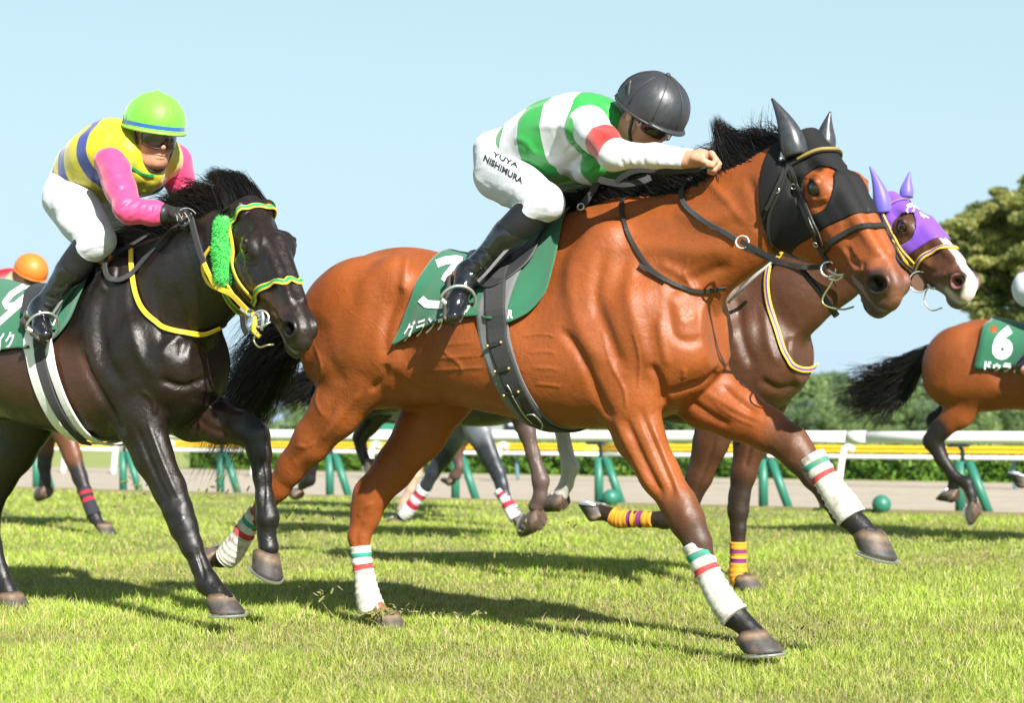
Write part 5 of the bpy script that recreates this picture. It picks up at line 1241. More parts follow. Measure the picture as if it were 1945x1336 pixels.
clb = saddle_cloth(HB, [(.235, 0), (.262, 14), (.275, 28), (.275, 45), (.25, 60), (.20, 75), (.13, 84)], [(-.45, 0), (-.45, 20), (-.45, 40), (-.46, 60), (-.48, 75), (-.50, 90)], [(-.50, 90), (-.30, 88), (-.12, 85), (.02, 83), (.08, 84), (.13, 84)], M['cloth_green'], zc=ZB, seed=2)
thing_at(clb, fr); tag(clb, 'green saddle cloth with white number nine and katakana cut off by the left edge', 'saddle cloth', 'numbered saddle cloths')
V2, F2 = stroke2d([[(40, 562), (28, 560), (22, 568), (30, 578), (48, 572), (62, 556), (66, 545), (56, 540), (40, 545), (24, 562)], [(64, 542), (58, 560), (36, 590), (4, 620), (-12, 632)]], 10)
V2, F2 = stroke2d([[(64, 543), (45, 545), (22, 560), (10, 576), (14, 584), (30, 580), (52, 562), (64, 543)], [(64, 543), (44, 574), (14, 600), (-10, 622)]], 11)
decal_mesh('number', HB, V2, F2, M['print_white'], clb)
text_on('lettering', HB, 'ブレイク', (-50, 668), (19.5, -2.0), (3.5, -36), M['print_white'], clb, bold=.022)
gb = girth_ring('girth', HB, [(62, 664), (66, 700), (78, 740), (100, 785), (130, 822), (160, 838)], .058, .006, M['white_rubber'], None, off=.010); thing_at(gb, fr); tag(gb, 'girth of two white elastic bands and grey webbing round the dark brown horse', 'girth', 'girths round the racehorses')
girth_ring('elastic', HB, [(97, 655), (104, 700), (120, 745), (142, 790), (165, 822)], .050, .006, M['white_rubber'], gb, off=.012)
strap('webbing', HB, [(80, 640), (82, 680), (92, 720), (110, 765), (135, 805), (165, 835)], .050, .005, M['web'], gb, off=.019, n=50)
hair_set(fr, 'mane', [(262, 452, .02), (300, 425, .03), (340, 400, .04), (380, 385, .06), (420, 372, .08), (450, 365, .1)],
         [(160, 520, -.02), (185, 495, -.03), (230, 455, -.05), (275, 412, -.05), (315, 384, -.04), (352, 366, 0)], 3000, M['hair'], HB.root, latr=(-.05, .03), bulge=(0, .0, .03), seed=13, snap=HB, jitter=.03, wild=.02, lenvar=.6, rad=.0013, clump=.85)
hair_set(fr, 'forelock', [(436, 380, .15), (470, 375, .1), (515, 388, .04)], [(392, 334, .06), (398, 338, .02), (425, 352, -.02)], 1500, M['hair'], HB.root, latr=(-.04, .05), bulge=(0, 0, .045), seed=14, snap=HB, jitter=.016, wild=.012, lenvar=.35, rad=.0013)
hair_set(fr, 'tail', [(-240, 560, .0), (-230, 560, 0)], [(-400, 700, -.05), (-420, 640, 0)], 300, M['hair'], HB.root, seed=16, jitter=.05)
# ------------------------------------------------------------------ the rider in yellow, blue and pink
f = FB.P; fr = FB
R2 = empty('person', FB.loc, FB.rz); tag(R2, 'rider in yellow and blue silks with pink sleeves, lime helmet and dark goggles', 'person', 'riders')
YEL, BLU, PNK = (.44, .38, .008), (.008, .028, .22), (.66, .045, .17)
M['silk2'] = pmat('yellow_blue_silk', (1, 1, 1), rough=.5, spec=.5, sheen=.3, bump=.5, bscale=8, bdist=.015, stretch=(1, 1.6, .7), rampattr='t', ramp=[(0, YEL), (.27, BLU), (.355, YEL), (.50, BLU), (.585, YEL)])
M['sleeve2'] = pmat('pink_sleeve', (1, 1, 1), rough=.5, spec=.5, sheen=.3, bump=.5, bscale=9, bdist=.014, rampattr='t', ramp=[(0, PNK), (.497, (.03, .25, .62)), (.52, PNK)])
M['glove'] = pmat('black_glove', (.020, .020, .022), rough=.4, spec=.5, bump=.6, bscale=90, bdist=.002)
M['glove_line'] = pmat('grey_glove_print', (.35, .35, .36), rough=.5)
M['cap_lime'] = pmat('lime_helmet_cover', (1, 1, 1), rough=.55, sheen=.3, bump=.5, bscale=24, bdist=.004, rampattr='t', ramp=[(0, (.20, .60, .05)), (.075, (.015, .11, .40)), (.155, (.135, .56, .03))])
M['lens_red'] = pmat('dark_red_lens', (.020, .004, .008), rough=.08, spec=.9, coat=.6)
HP2 = HeadPose(*f(291, 258, .03), 20, 15, 0, 1.0, 1.0)
SH2, EL2, WR2 = f(213, 312, .185), f(243, 398, .27), f(322, 408, .19)
SH2b, EL2b, WR2b = f(328, 308, -.185), f(350, 372, -.26), f(378, 400, -.06)
HIP2, KN2, AN2 = f(132, 375, .11), f(180, 455, .22), f(82, 588, .28)
HIP2b, KN2b, AN2b = f(160, 375, -.11), f(268, 440, -.22), f(190, 570, -.27)
b = Body(); b.chain([(f(135, 375, 0), .090, 1.2), (f(200, 325, 0), .095, 1.15), (f(250, 298, 0), .10, 1.25), (f(278, 290, 0), .070, 1.4)], .03)
b.cone(f(280, 290, 0), HP2.w((-.03, 0, -.07)), .055, .050)
b.chain([(SH2, .044, 1), (EL2, .034, 1), (WR2, .027, 1)], .02); b.chain([(SH2b, .044, 1), (EL2b, .034, 1), (WR2b, .027, 1)], .02)
b.chain([(HIP2, .080, 1), (KN2, .048, 1), (AN2, .028, 1)], .02); b.chain([(HIP2b, .080, 1), (KN2b, .048, 1), (AN2b, .028, 1)], .02)
for op in face_body().ops: b.ops.append(xform_op(op, HP2))
hand_ops(b, WR2 + np.array([.01, 0, 0]), f(365, 412, .17) - WR2, (.1, 1, -.6), -1, .92); hand_ops(b, WR2b, f(400, 405, -.03) - WR2b, (.1, -.2, -1), 1, .9)
b2 = sculpt('body', b, .0034, M['skin'], R2)
g = Body(); hand_ops(g, WR2 + np.array([.008, -.002, 0]), f(365, 412, .17) - WR2, (.1, 1, -.6), -1, 1.06); g.cone(WR2 - (WR2 - EL2) * .12, WR2 + (WR2 - EL2) * .02, .040, .034, k=.01)
go = sculpt('glove', g, .0028, M['glove'], R2, smooth=1)
rng = np.random.default_rng(7); hd = f(365, 412, .17) - WR2; hd /= np.linalg.norm(hd)
hbg = H_(); hbg.fr = FB; hbg.bvhs = [BVHTree.FromPolygons([tuple(v.co) for v in go.data.vertices], [tuple(p.vertices) for p in go.data.polygons])]; hbg.bvh = hbg.bvhs[0]
for pts in ([(342, 400), (352, 395), (364, 398), (372, 406)], [(340, 406), (346, 416), (352, 424)], [(350, 404), (356, 412), (360, 422)], [(336, 410), (338, 420), (344, 428)], [(362, 404), (366, 414), (368, 420)]):
    try: P_, N_ = on_body(hbg, pts, .0015, 12); tube('glove_line', P_, .0016, M['glove_line'], go, sides=5)
    except Exception: pass
g = Body(); hand_ops(g, WR2b, f(400, 405, -.03) - WR2b, (.1, -.2, -1), 1, .96); sculpt('glove', g, .005, M['glove'], R2)
fold2 = [([(130, 330), (160, 370), (200, 395)], 5, -.004), ([(225, 350), (240, 380), (280, 392)], 5, -.005), ([(240, 330), (262, 360), (300, 370)], 4, .004), ([(250, 310), (270, 335), (300, 345)], 4, -.004), ([(195, 300), (180, 330), (185, 360)], 5, -.004), ([(300, 320), (305, 350), (295, 380)], 4, .004)]
b = Body(); b.chain([(f(160, 345, 0), .112, 1.2), (f(178, 326, 0), .134, 1.25), (f(210, 308, 0), .148, 1.35), (f(245, 296, 0), .144, 1.4), (f(268, 290, 0), .105, 1.6), (f(282, 287, .0), .066, 1.2)], .04)
b.cone(f(235, 305, .10), f(222, 308, .155), .090, .072, k=.03); b.cone(f(300, 300, -.08), f(318, 304, -.155), .090, .072, k=.03); b.ell(f(262, 340, .02), (.11, .11, .06), rotxz(12), k=.04)
O2 = f(128, 350, 0); AX2 = np.array(f(278, 278, 0)) - O2; AX2 /= np.linalg.norm(AX2)
def t_torso2(V):
    t = (V - O2) @ AX2; t = t + .05 * np.clip((1.72 - V[:, 2]) / .2, -1, 1) * 0 + .012 * np.sin(V[:, 2] * 11 + 1); return np.clip(t * 1.45 + .05, 0, 1)
so2 = sculpt('silks', b, .0055, M['silk2'], R2, attr=t_torso2, fr=FB, strokes=fold2, noise=(.014, (12, 26, 18), 23), smooth=2)
hbs = H_(); hbs.fr = FB; hbs.bvhs = [BVHTree.FromPolygons([tuple(v.co) for v in so2.data.vertices], [tuple(p.vertices) for p in so2.data.polygons])]; hbs.bvh = hbs.bvhs[0]
P_, N_ = on_body(hbs, [(250, 318), (265, 328), (280, 333), (292, 333)], .002, 14); ribbon('collar_trim', P_, N_, .012, .002, M['grn'], so2)
P_, N_ = on_body(hbs, [(256, 376), (275, 372), (295, 366), (312, 352)], .002, 14); ribbon('chest_band', P_, N_, .030, .002, pmat('blue_silk', BLU, rough=.5), so2)
b = Body(); b.chain([(SH2, .070, 1), (EL2, .051, 1), (EL2 * .4 + WR2 * .6, .043, 1), (WR2 + np.array([-.012, 0, 0]), .036, 1)], .025)
sl2 = [([(205, 350), (225, 360), (250, 350)], 4, -.004), ([(225, 400), (245, 385), (262, 372)], 5, -.005), ([(240, 412), (262, 400), (275, 385)], 4, .004), ([(270, 415), (285, 405), (290, 390)], 3, -.003), ([(195, 310), (215, 330), (235, 330)], 5, .004), ([(290, 416), (300, 404), (304, 394)], 3, .003)]
sculpt('sleeve', b, .0042, M['sleeve2'], R2, attr=arm_t([SH2, EL2, WR2]), fr=FB, strokes=sl2, noise=(.010, (20, 30, 30), 24), smooth=2)
b = Body(); b.chain([(SH2b, .080, 1), (EL2b, .056, 1), (WR2b + np.array([-.012, 0, 0]), .036, 1)], .025); sculpt('sleeve', b, .0055, M['sleeve2'], R2, attr=lambda V: V[:, 0] * 0 + .1, noise=(.006, (30, 30, 30), 25), smooth=2)
bf2 = [([(110, 400), (140, 430), (175, 440)], 7, -.004), ([(150, 380), (165, 410), (190, 430)], 6, .004), ([(150, 470), (165, 455), (200, 450)], 4, -.004), ([(155, 480), (175, 468), (205, 465)], 3, .003), ([(100, 350), (95, 390), (105, 420)], 5, -.003), ([(160, 430), (175, 420), (185, 400)], 4, -.004), ([(170, 445), (190, 440), (204, 430)], 3, -.003)]
b = legs(HIP2 + np.array([-.01, 0, 0]), KN2, AN2, k2=.16, r0=.106, r1=.074); b.ell(f(138, 368, .06), (.102, .095, .112), k=.05); b.ell(f(143, 368, -.06), (.102, .095, .112), k=.05)
for op in legs(HIP2b, KN2b, AN2b, k2=.16, r0=.112, r1=.074).ops: b.ops.append(op)
b.cone(f(150, 355, 0), f(175, 345, 0), .115, .115, 1.2, 1.2, k=.03)
sculpt('breeches', b, .006, M['breeches'], R2, fr=FB, strokes=bf2, noise=(.013, (14, 22, 22), 29), smooth=2)
bo2, BALL2, U2, T2 = boot(KN2, AN2, (.85, -.35, -.30), None, R2, fr=FB, strokes=[([(85, 560), (105, 568), (118, 560)], 4, -.005), ([(80, 575), (98, 582), (112, 576)], 4, .005), ([(100, 545), (115, 548), (128, 540)], 4, -.004), ([(72, 590), (90, 596), (105, 592)], 3, -.004)])
boot(KN2b, AN2b, (.85, .1, -.4), None, R2, vox=.008)
hat2, edge2 = helmet(HP2, R2, M['cap_lime'], rx=.138, ry=.120, rz=.122, zc=.052, seed=3, wr=.0016)
tube('rolled_edge', np.array(edge2), .0065, pmat('lime_edge', (.24, .62, .07), rough=.5), hat2, closed=True)
for a in np.linspace(0, 2 * math.pi, 9)[:-1]:
    tube('seam', np.array([HP2.w(dome_pt(a, th, .138, .120, .122, .052, 0, 1.002)) for th in np.linspace(.06, 1.5, 16)]), .0012, pmat('lime_seam', (.18, .60, .03), rough=.6), hat2, sides=5)
bm = bmesh.new(); bmesh.ops.create_uvsphere(bm, u_segments=14, v_segments=8, radius=.009, matrix=Matrix.Translation(Vector(HP2.w((0, 0, .175))))); bm_obj('button', bm, M['cap_lime'], hat2, True)
o = Body(); o.ell((.05, 0, .028), (.070, .080, .018), k=.01); o2 = Body(); o2.ops = [xform_op(q, HP2) for q in o.ops]; sculpt('inner_brim', o2, .003, pmat('cream_lining', (.75, .68, .42), rough=.6), hat2)
gg = goggles(HP2, R2, M['lens_red'], M['leather'], z=-.004, hgt=.034, out=.016)
bm = bmesh.new(); bmesh.ops.create_cone(bm, cap_ends=True, segments=16, radius1=.011, radius2=.010, depth=.006, matrix=Matrix.Translation(Vector(HP2.w((.050, -.074, -.002)))) @ Vector(HP2.d((.45, -1, 0))).to_track_quat('Z', 'Y').to_matrix().to_4x4()); bm_obj('side_stud', bm, pmat('olive_stud', (.10, .10, .02), rough=.5), gg)
for sy in (-1, 1):
    tube('chin_strap', spline([HP2.w((.01, -.088 * -sy * -1, .02)) if False else HP2.w((.012, sy * .086, .02)), HP2.w((.022, sy * .080, -.02)), HP2.w((.034, sy * .064, -.075)), HP2.w((.055, sy * .028, -.128)), HP2.w((.058, 0, -.134))], 20), .0055, M['satin_black'], R2)
SD2 = thing_at(empty('saddle'), FB); tag(SD2, 'small black racing saddle with steel stirrup under the rider in yellow and pink', 'saddle', 'racing saddles')
seat = saddle_cloth(HB, [(.20, 0), (.20, 20), (.19, 35), (.14, 48), (.10, 55)], [(-.17, 0), (-.165, 14), (-.12, 28), (-.05, 42), (-.0, 55)], [(0, 55), (.02, 57), (.05, 59), (.08, 58), (.10, 55)], M['satin_black'], off=.026, nu=20, nv=16, wave=0, name='seat', zc=ZB); seat.parent = SD2
ic = BALL2 + U2 * .05; sdv = np.cross(T2, U2); sdv /= np.linalg.norm(sdv)
C = [ic + sdv * .060 * math.cos(a) + U2 * (.066 * math.sin(a)) for a in np.linspace(-.55, math.pi + .55, 26)]
tube('stirrup', np.array(C), .0058, M['steel'], SD2); tube('stirrup_tread', np.array([C[0], (C[0] + C[-1]) / 2 - U2 * .006, C[-1]]), .010, M['steel'], SD2)
top_ = C[13]
ribbon('stirrup_leather', spline([f(150, 520, .18), f(125, 560, .24), top_ + np.array([0, -.004, .0])], 16), np.tile([0, -1.0, 0], (16, 1)), .014, .004, M['grey_felt'], SD2)
# ------------------------------------------------------------------ the purple hooded horse beyond the bay
def neck_of(hp, dz=0.0):
    return [(np.array([.30, 0, 1.30 + dz]), .25, .66), (np.array([.52, 0, 1.34 + dz]), .240, .60), (np.array([.74, -.01, 1.41 + dz]), .205, .56), (hp.w((-.02, 0, -.12)) * .45 + np.array([.74, 0, 1.41 + dz]) * .55, .180, .54), (hp.w((.0, 0, -.11)) * .8 + np.array([.74, 0, 1.41 + dz]) * .2, .145, .56), (hp.w((.06, 0, -.11)), .115, .62)]
FP = Frame(-7.58, -4.48)
HPP = HeadPose(1.275, .027, 1.795, 24.5, 35.7, .4, 1.02, 1.02)
LEGS_P = [
    [(850, 640, .12, .17, .7), (925, 715, .12, .130, .62), (972, 760, .11, .078, .62), (990, 788, .11, .060, .66), (1001, 822, .10, .045, .75), (1012, 862, .10, .035, .85), (1027, 914, .10, .043, .85), (1026, 945, .10, .034, .9), (1018, 962, .10, .040, .95)],
    [(880, 640, -.12, .17, .7), (965, 705, -.12, .125, .62), (1028, 745, -.11, .078, .62), (1055, 772, -.11, .060, .66), (1066, 808, -.10, .044, .75), (1073, 850, -.10, .036, .85), (1083, 888, -.10, .045, .85), (1076, 920, -.10, .034, .9), (1066, 938, -.10, .040, .95)],
    [(1400, 680, .13, .15, .7), (1372, 770, .12, .118, .66), (1350, 840, .12, .086, .7), (1328, 905, .11, .064, .75), (1306, 958, .11, .053, .8), (1292, 984, .10, .052, .82), (1262, 988, .10, .042, .85), (1205, 986, .10, .034, .9), (1174, 985, .10, .041, .85), (1156, 978, .10, .033, .9), (1142, 974, .10, .038, .95)],
    [(1470, 690, -.12, .15, .7), (1448, 765, -.12, .115, .66), (1426, 840, -.12, .085, .7), (1412, 900, -.11, .062, .75), (1404, 945, -.11, .050, .8), (1402, 970, -.11, .050, .82), (1402, 1005, -.11, .037, .85), (1402, 1060, -.11, .033, .9), (1402, 1095, -.11, .042, .85), (1412, 1110, -.11, .034, .9)],
]
DP = np.array([.070, .026, .0115])
STROKES_P = [([(1400, 560), (1410, 640), (1430, 700)], 10, -.012), ([(1370, 540), (1380, 600), (1390, 660)], 10, .010), ([(1450, 580), (1460, 650), (1480, 700)], 10, .008), ([(1440, 720), (1480, 740), (1520, 730)], 8, -.012), ([(1500, 640), (1500, 690)], 8, -.008),
    ([(1360, 830), (1340, 890), (1318, 940)], 5, -.007), ([(1430, 830), (1415, 890)], 5, -.006), ([(1015, 830), (1020, 880)], 3, -.004), ([(1070, 820), (1075, 870)], 3, -.004)]
def paint_p(h):
    hp = h.hp; c = h.chains
    C = paint_dark(h, DP, (.022, .015, .012), (.16, .13, .10), (.15, .055, .022))
    return coat_paint(h.V, np.array([0, 0, 0]), []) * 0 + blend(h, C, [
        ([hp.w((.33, 0, .02)), hp.w((.42, 0, .01)), hp.w((.50, -.005, .0)), hp.w((.56, -.005, -.03)), hp.w((.60, 0, -.08))], .016, .012, (.74, .70, .66), 1), ([hp.w((.585, -.01, -.05)), hp.w((.60, 0, -.10))], .030, .014, (.74, .62, .56), .9),
        ([hp.w((.545, -.05, -.062))], .030, .010, (.30, .12, .10), .8), ([hp.w((.51, -.05, -.13)), hp.w((.585, -.02, -.13))], .010, .014, (.55, .50, .40), .9),
        (ch_pts(c[1])[4:], .05, .03, (.42, .40, .36), 1), (ch_pts(c[0])[4:], .05, .03, (.10, .065, .055), .8)])
def blend(h, C, zones):
    V = h.V
    for poly, rad, soft, col, wt in zones:
        P = np.array(poly, float); d = np.linalg.norm(V - P[0], axis=1)
        for i in range(len(P) - 1):
            a, e = P[i], P[i + 1] - P[i]; t = np.clip(((V - a) @ e) / (e @ e + 1e-9), 0, 1); d = np.minimum(d, np.linalg.norm(V - a - t[:, None] * e, axis=1))
        w_ = np.clip((rad + soft - d) / soft, 0, 1) * wt; C = C * (1 - w_[:, None]) + np.array(col) * w_[:, None]
    return C
HPu = build_horse(FP, HPP, neck_of(HPP), LEGS_P, DP, 'brown racehorse with a white blaze and purple hood galloping just beyond the bay', vox=VOX * 1.35, voxh=VOXH * 1.15, strokes=STROKES_P, dz=.015, paint=paint_p, ears=False,
                  mats=hm('coat_brown') if 'coat_brown' in M else hm('coat_black'), hooves=[(1004, 992, .10, -112, 1.25), (1050, 952, -.10, -128, 1.15), (1126, 962, .10, 176, 1.15), (1424, 1120, -.11, 0, 1.15)])
HPu.bvhs = [HPu.bvh]; fr = FP; hp = HPP
M['hood_purple'] = pmat('purple_hood', (.17, .05, .46), rough=.5, spec=.5, noise=.15, nscale=200, bump=.6, bscale=400, sheen=.3)
M['ear_purple'] = pmat('purple_ear_sleeve', (.12, .085, .50), rough=.5, sheen=.4)
M['tape_y'] = M['yel']; M['tape_p'] = pmat('purple_tape', (.14, .045, .30), rough=.6)
hood = mask_mesh(HPu, 'hood', hood_region, .006, .0045, M['hood_purple'], HPu.root, bounds=((-.10, -.11, -.31), (.34, .11, .06)), smooth=2)
ear_cover(HPu, 'ear_cover', fr.P(1678, 404, .04), fr.P(1652, 316, .06), .040, M['ear_purple'], hood, curve=(.012, 0, 0)); ear_cover(HPu, 'ear_cover', fr.P(1722, 375, -.10), fr.P(1728, 326, -.11), .032, M['ear_purple'], hood, curve=(-.004, 0, 0))
add_bvh(HPu, hood)
V2, F2 = stroke2d([[(1722, 392), (1728, 388), (1736, 388), (1740, 394)], [(1728, 388), (1722, 402), (1726, 404)], [(1736, 390), (1736, 400), (1732, 404)], [(1740, 394), (1745, 398)], [(1727, 394), (1733, 392)], [(1746, 404), (1752, 409), (1758, 411), (1764, 415)], [(1748, 409), (1756, 414)]], 2.4, 2)
decal_mesh('hood_emblem', HPu, V2, F2, M['print_white'], hood)
BP = thing_at(empty('bridle'), fr); tag(BP, 'yellow and purple striped bridle on the horse wearing the purple hood', 'bridle', 'bridles on the racehorses')
yp = [M['yel'], M['tape_p']]; YP = ([-.5, -.2, .2, .5], [0, 1, 0])
head_ring('browband', HPu, [(1672, 404), (1690, 390), (1710, 380), (1726, 378)], .016, .005, [M['tape_p'], M['gold']], BP, stripes=YP)
strap('cheekpiece', HPu, [(1672, 400), (1680, 430), (1696, 465), (1716, 495), (1738, 515)], .028, .006, yp, BP, stripes=YP)
strap('cheekpiece', HPu, [(1680, 410), (1695, 440), (1715, 475), (1740, 500)], .014, .005, yp, BP, stripes=YP, off=.012)
head_ring('noseband', HPu, [(1738, 512), (1745, 498), (1760, 484), (1780, 472), (1792, 471)], .026, .006, yp, BP, stripes=YP)
strap('chin_strap', HPu, [(1716, 540), (1728, 540), (1738, 536)], .03, .006, yp, BP, stripes=YP)
bc = cast(HPu, 1752, 534); bp = (bc[0] + bc[1] * .012) if bc is not None else fr.P(1752, 534, .2); lb = -bp[1]
bm = bmesh.new(); bmesh.ops.create_cone(bm, cap_ends=True, segments=28, radius1=.040, radius2=.040, depth=.006, matrix=Matrix.Translation(Vector(bp)) @ Vector((.4, -1, .1)).to_track_quat('Z', 'Y').to_matrix().to_4x4()); bm_obj('rubber_bit_guard', bm, pmat('brown_rubber', (.10, .045, .02), rough=.45), BP)
ring('bit_ring', fr, bp + np.array([0.0, -.012, 0]), .046, .0038, (.4, -1, .1), M['steel'], BP)
tube('bit_ring', spline([fr.P(1768, 542, lb), fr.P(1758, 556, lb), fr.P(1757, 575, lb), fr.P(1770, 590, lb), fr.P(1790, 585, lb - .02)], 20), .0035, M['steel'], BP)
tube('bit_cheek', spline([fr.P(1762, 540, lb + .01), fr.P(1770, 548, lb + .01), fr.P(1780, 546, lb)], 8), .006, M['steel'], BP)
nsp = strap('neck_strap', HPu, [(1464, 500), (1458, 540), (1464, 590), (1478, 640), (1492, 680), (1512, 700), (1535, 702), (1552, 690)], .026, .006, yp, None, stripes=YP, off=.012, smooth=2); thing_at(nsp, fr); tag(nsp, 'yellow and purple striped strap hanging round the neck of the purple hooded horse', 'neck strap')
RP = thing_at(empty('reins'), fr); tag(RP, 'reins of the purple hooded horse crossing behind the bay\'s jaw', 'reins', 'reins in the riders\' hands')
free_strap('rein', fr, [(1738, 540, lb), (1690, 520, .14), (1640, 500, .14), (1580, 505, .14), (1500, 485, .14), (1455, 470, .14)], .02, .005, M['leather'], RP)
free_strap('tape', fr, [(1455, 468, .15), (1470, 472, .15), (1486, 484, .15)], .05, .006, M['yel'], RP)
wh = thing_at(tube('whip', np.array([FP.P(1474, 488, .30), FP.P(1430, 528, .31), FP.P(1382, 576, .32)]), [.010, .008, .006], pmat('grey_whip', (.35, .35, .35), rough=.4), None), FP); tag(wh, 'thin grey riding whip crossing the shoulder of the purple hooded horse', 'whip', 'riding whips')
wh = thing_at(tube('whip', np.array([FM.P(1522, 512, .05), FM.P(1555, 552, .05), FM.P(1589, 600, .05)]), [.011, .011, .012], M['leather'], None), FM); tag(wh, 'padded black whip end hanging below the jaw of the hooded bay', 'whip', 'riding whips')
clp = saddle_cloth(HPu, [(.235, 0), (.262, 14), (.34, 28), (.36, 45), (.30, 60), (.235, 75), (.167, 83)], [(-.31, 0), (-.298, 16), (-.294, 37), (-.303, 56), (-.337, 71), (-.382, 97)], [(-.382, 97), (-.112, 81), (.09, 80), (.167, 83)], M['cloth_green'], nu=24, nv=16, seed=4)
thing_at(clp, fr); tag(clp, 'green saddle cloth showing as a sliver beside the purple hooded horse\'s withers', 'saddle cloth', 'numbered saddle cloths')
M['bandage_orange'] = pmat('orange_bandage', (1, 1, 1), rough=.85, noise=.12, nscale=28, bump=.9, bscale=200, bdist=.003, rampattr='t', ramp=[(0, (.62, .28, .015)), (.16, (.16, .02, .12)), (.24, (.62, .28, .015)), (.34, (.16, .02, .12)), (.42, (.62, .27, .015))])
bandage(HPu, 'bandage', [(1402, 1030, -.11, .040), (1402, 1060, -.11, .038), (1402, 1095, -.11, .044), (1408, 1106, -.11, .042)], None, M['bandage_orange'])
bandage(HPu, 'bandage', [(1242, 988, .10, .037), (1205, 987, .10, .038), (1176, 986, .10, .045), (1164, 981, .10, .042)], None, M['bandage_orange'])
hair_set(fr, 'mane', [(1380, 500, .0), (1440, 475, .02), (1500, 450, .02), (1580, 420, .02), (1660, 385, .0)], [(1330, 500, -.02), (1390, 465, -.02), (1440, 440, -.02), (1520, 400, -.02), (1620, 370, -.02)], 600, M['hair'], HPu.root, latr=(-.05, .05), seed=33, jitter=.03, wild=.02, rad=.003)
hair_set(fr, 'tail', [(820, 560, 0), (822, 565, 0)], [(700, 640, -.1), (700, 690, 0)], 150, M['hair'], HPu.root, seed=34, jitter=.04, rad=.004)

# ------------------------------------------------------------------ the farther runners
def far_horse(fr, label, legs, hooves, coat, matk, paint, x_head=None, dz=0.0, vox=.016, group='racehorses galloping on the turf', tail=None, seed=50):
    hp = HeadPose(1.22, 0, 1.71 + dz, 8, 42, 0, 1.03, 1.02)
    h = build_horse(fr, hp, neck_of(hp, dz), legs, coat, label, group, vox=vox, voxh=vox * .7, dz=dz, paint=paint, ears=True, mats=hm(matk), hooves=hooves); h.bvhs = [h.bvh]
    n = 90; roots = np.stack([np.linspace(.35, 1.15, n), np.random.default_rng(seed).uniform(-.03, .03, n), np.interp(np.linspace(.35, 1.15, n), [.35, .75, 1.15], [1.60, 1.62, 1.74]) + dz - .02], 1)
    G = np.zeros((n, 4, 3)); G[:, :, 0] = np.linspace(0, -.16, 4); G[:, :, 2] = np.array([0, .05, .06, .04]); hairs('mane', roots, G, M['hair'], h.root, rad=.008, seed=seed, segs=4, jitter=.03)
    if tail is not None:
        hair_set(fr, 'tail', tail[0], tail[1], tail[2], M['hair'], h.root, latr=(-.04, .04), bulge=tail[3], seed=seed + 1, jitter=tail[4], wild=.05, rad=.0035, lenvar=.5, clump=.75)
    return h
def dark_paint(base, leg): return lambda h: paint_dark(h, np.array(base), leg, leg, base)
HIND = lambda s: [('L', -.66, s * -.12, 1.12, .17, .7), ('L', -.50, s * -.12, .92, .13, .62), ('L', -.62, s * -.12, .72, .08, .62), ('L', -.72, s * -.11, .58, .055, .7), ('L', -.70, s * -.11, .32, .036, .8), ('L', -.66, s * -.11, .16, .040, .8), ('L', -.60, s * -.11, .10, .034, .8)]
HINDT = lambda s: [('L', -.66, s * -.12, 1.12, .17, .7), ('L', -.52, s * -.12, .98, .12, .62), ('L', -.60, s * -.12, .90, .08, .62), ('L', -.56, s * -.11, .86, .055, .7), ('L', -.34, s * -.11, .84, .036, .8), ('L', -.22, s * -.11, .86, .040, .8), ('L', -.16, s * -.11, .88, .034, .8)]
FORE = lambda s: [('L', .56, s * -.13, 1.10, .15, .7), ('L', .55, s * -.13, .92, .115, .66), ('L', .66, s * -.13, .72, .075, .7), ('L', .70, s * -.12, .62, .056, .8), ('L', .62, s * -.12, .46, .036, .85), ('L', .56, s * -.12, .38, .042, .85), ('L', .52, s * -.12, .36, .034, .9)]
# number six, cut off by the right edge
F6 = Frame(-11.59, -3.72)
LEGS_6 = [[(1815, 670, .12, .17, .7), (1852, 728, .13, .150, .62), (1822, 785, .12, .098, .6), (1785, 818, .12, .068, .64), (1770, 838, .12, .060, .66), (1790, 875, .11, .042, .8), (1812, 905, .11, .036, .85), (1836, 920, .11, .043, .85), (1843, 938, .11, .036, .9), (1845, 952, .11, .040, .95)],
    [(1840, 690, -.12, .16, .7), (1835, 750, -.12, .130, .62), (1800, 790, -.12, .085, .6), (1776, 800, -.12, .060, .64), (1782, 845, -.11, .042, .8), (1798, 885, -.11, .035, .85), (1815, 915, -.11, .042, .85), (1808, 930, -.11, .036, .9)],
    [(2070, 720, .12, .15, .7), (2080, 780, .12, .115, .66), (2060, 840, .12, .075, .7), (2040, 880, .12, .056, .8), (1990, 895, .12, .036, .85), (1965, 900, .12, .043, .85), (1952, 900, .12, .036, .85)], FORE(-1)]
def paint_6(h): return blend(h, paint_dark(h, np.array([.23, .060, .013]), (.014, .010, .009), (.03, .02, .02), (.24, .07, .02)), [(ch_pts(h.chains[0])[3:], .07, .05, (.012, .010, .009), 1), (ch_pts(h.chains[1])[2:], .09, .05, (.012, .010, .009), 1), ([h.fr.P(1836, 955, .11), h.fr.P(1826, 936, .11)], .035, .01, (.7, .62, .52), 1)])
M['coat_bay2'] = M['coat_bay']
h6 = far_horse(F6, 'bay racehorse with black tail and green cloth number six at the right edge', LEGS_6, [(1842, 976, .11, -80, 1.2), (1798, 938, -.11, -140, 1.15), (1938, 905, .12, 170, 1.15)], np.array([.24, .075, .022]), 'coat_bay', paint_6, dz=.02, vox=.011,
    tail=([(1768, 655, .0), (1760, 672, 0), (1756, 690, 0)], [(1600, 712, .0), (1585, 778, 0), (1680, 802, .05)], 1000, (0, 0, -.02), .035), seed=60)
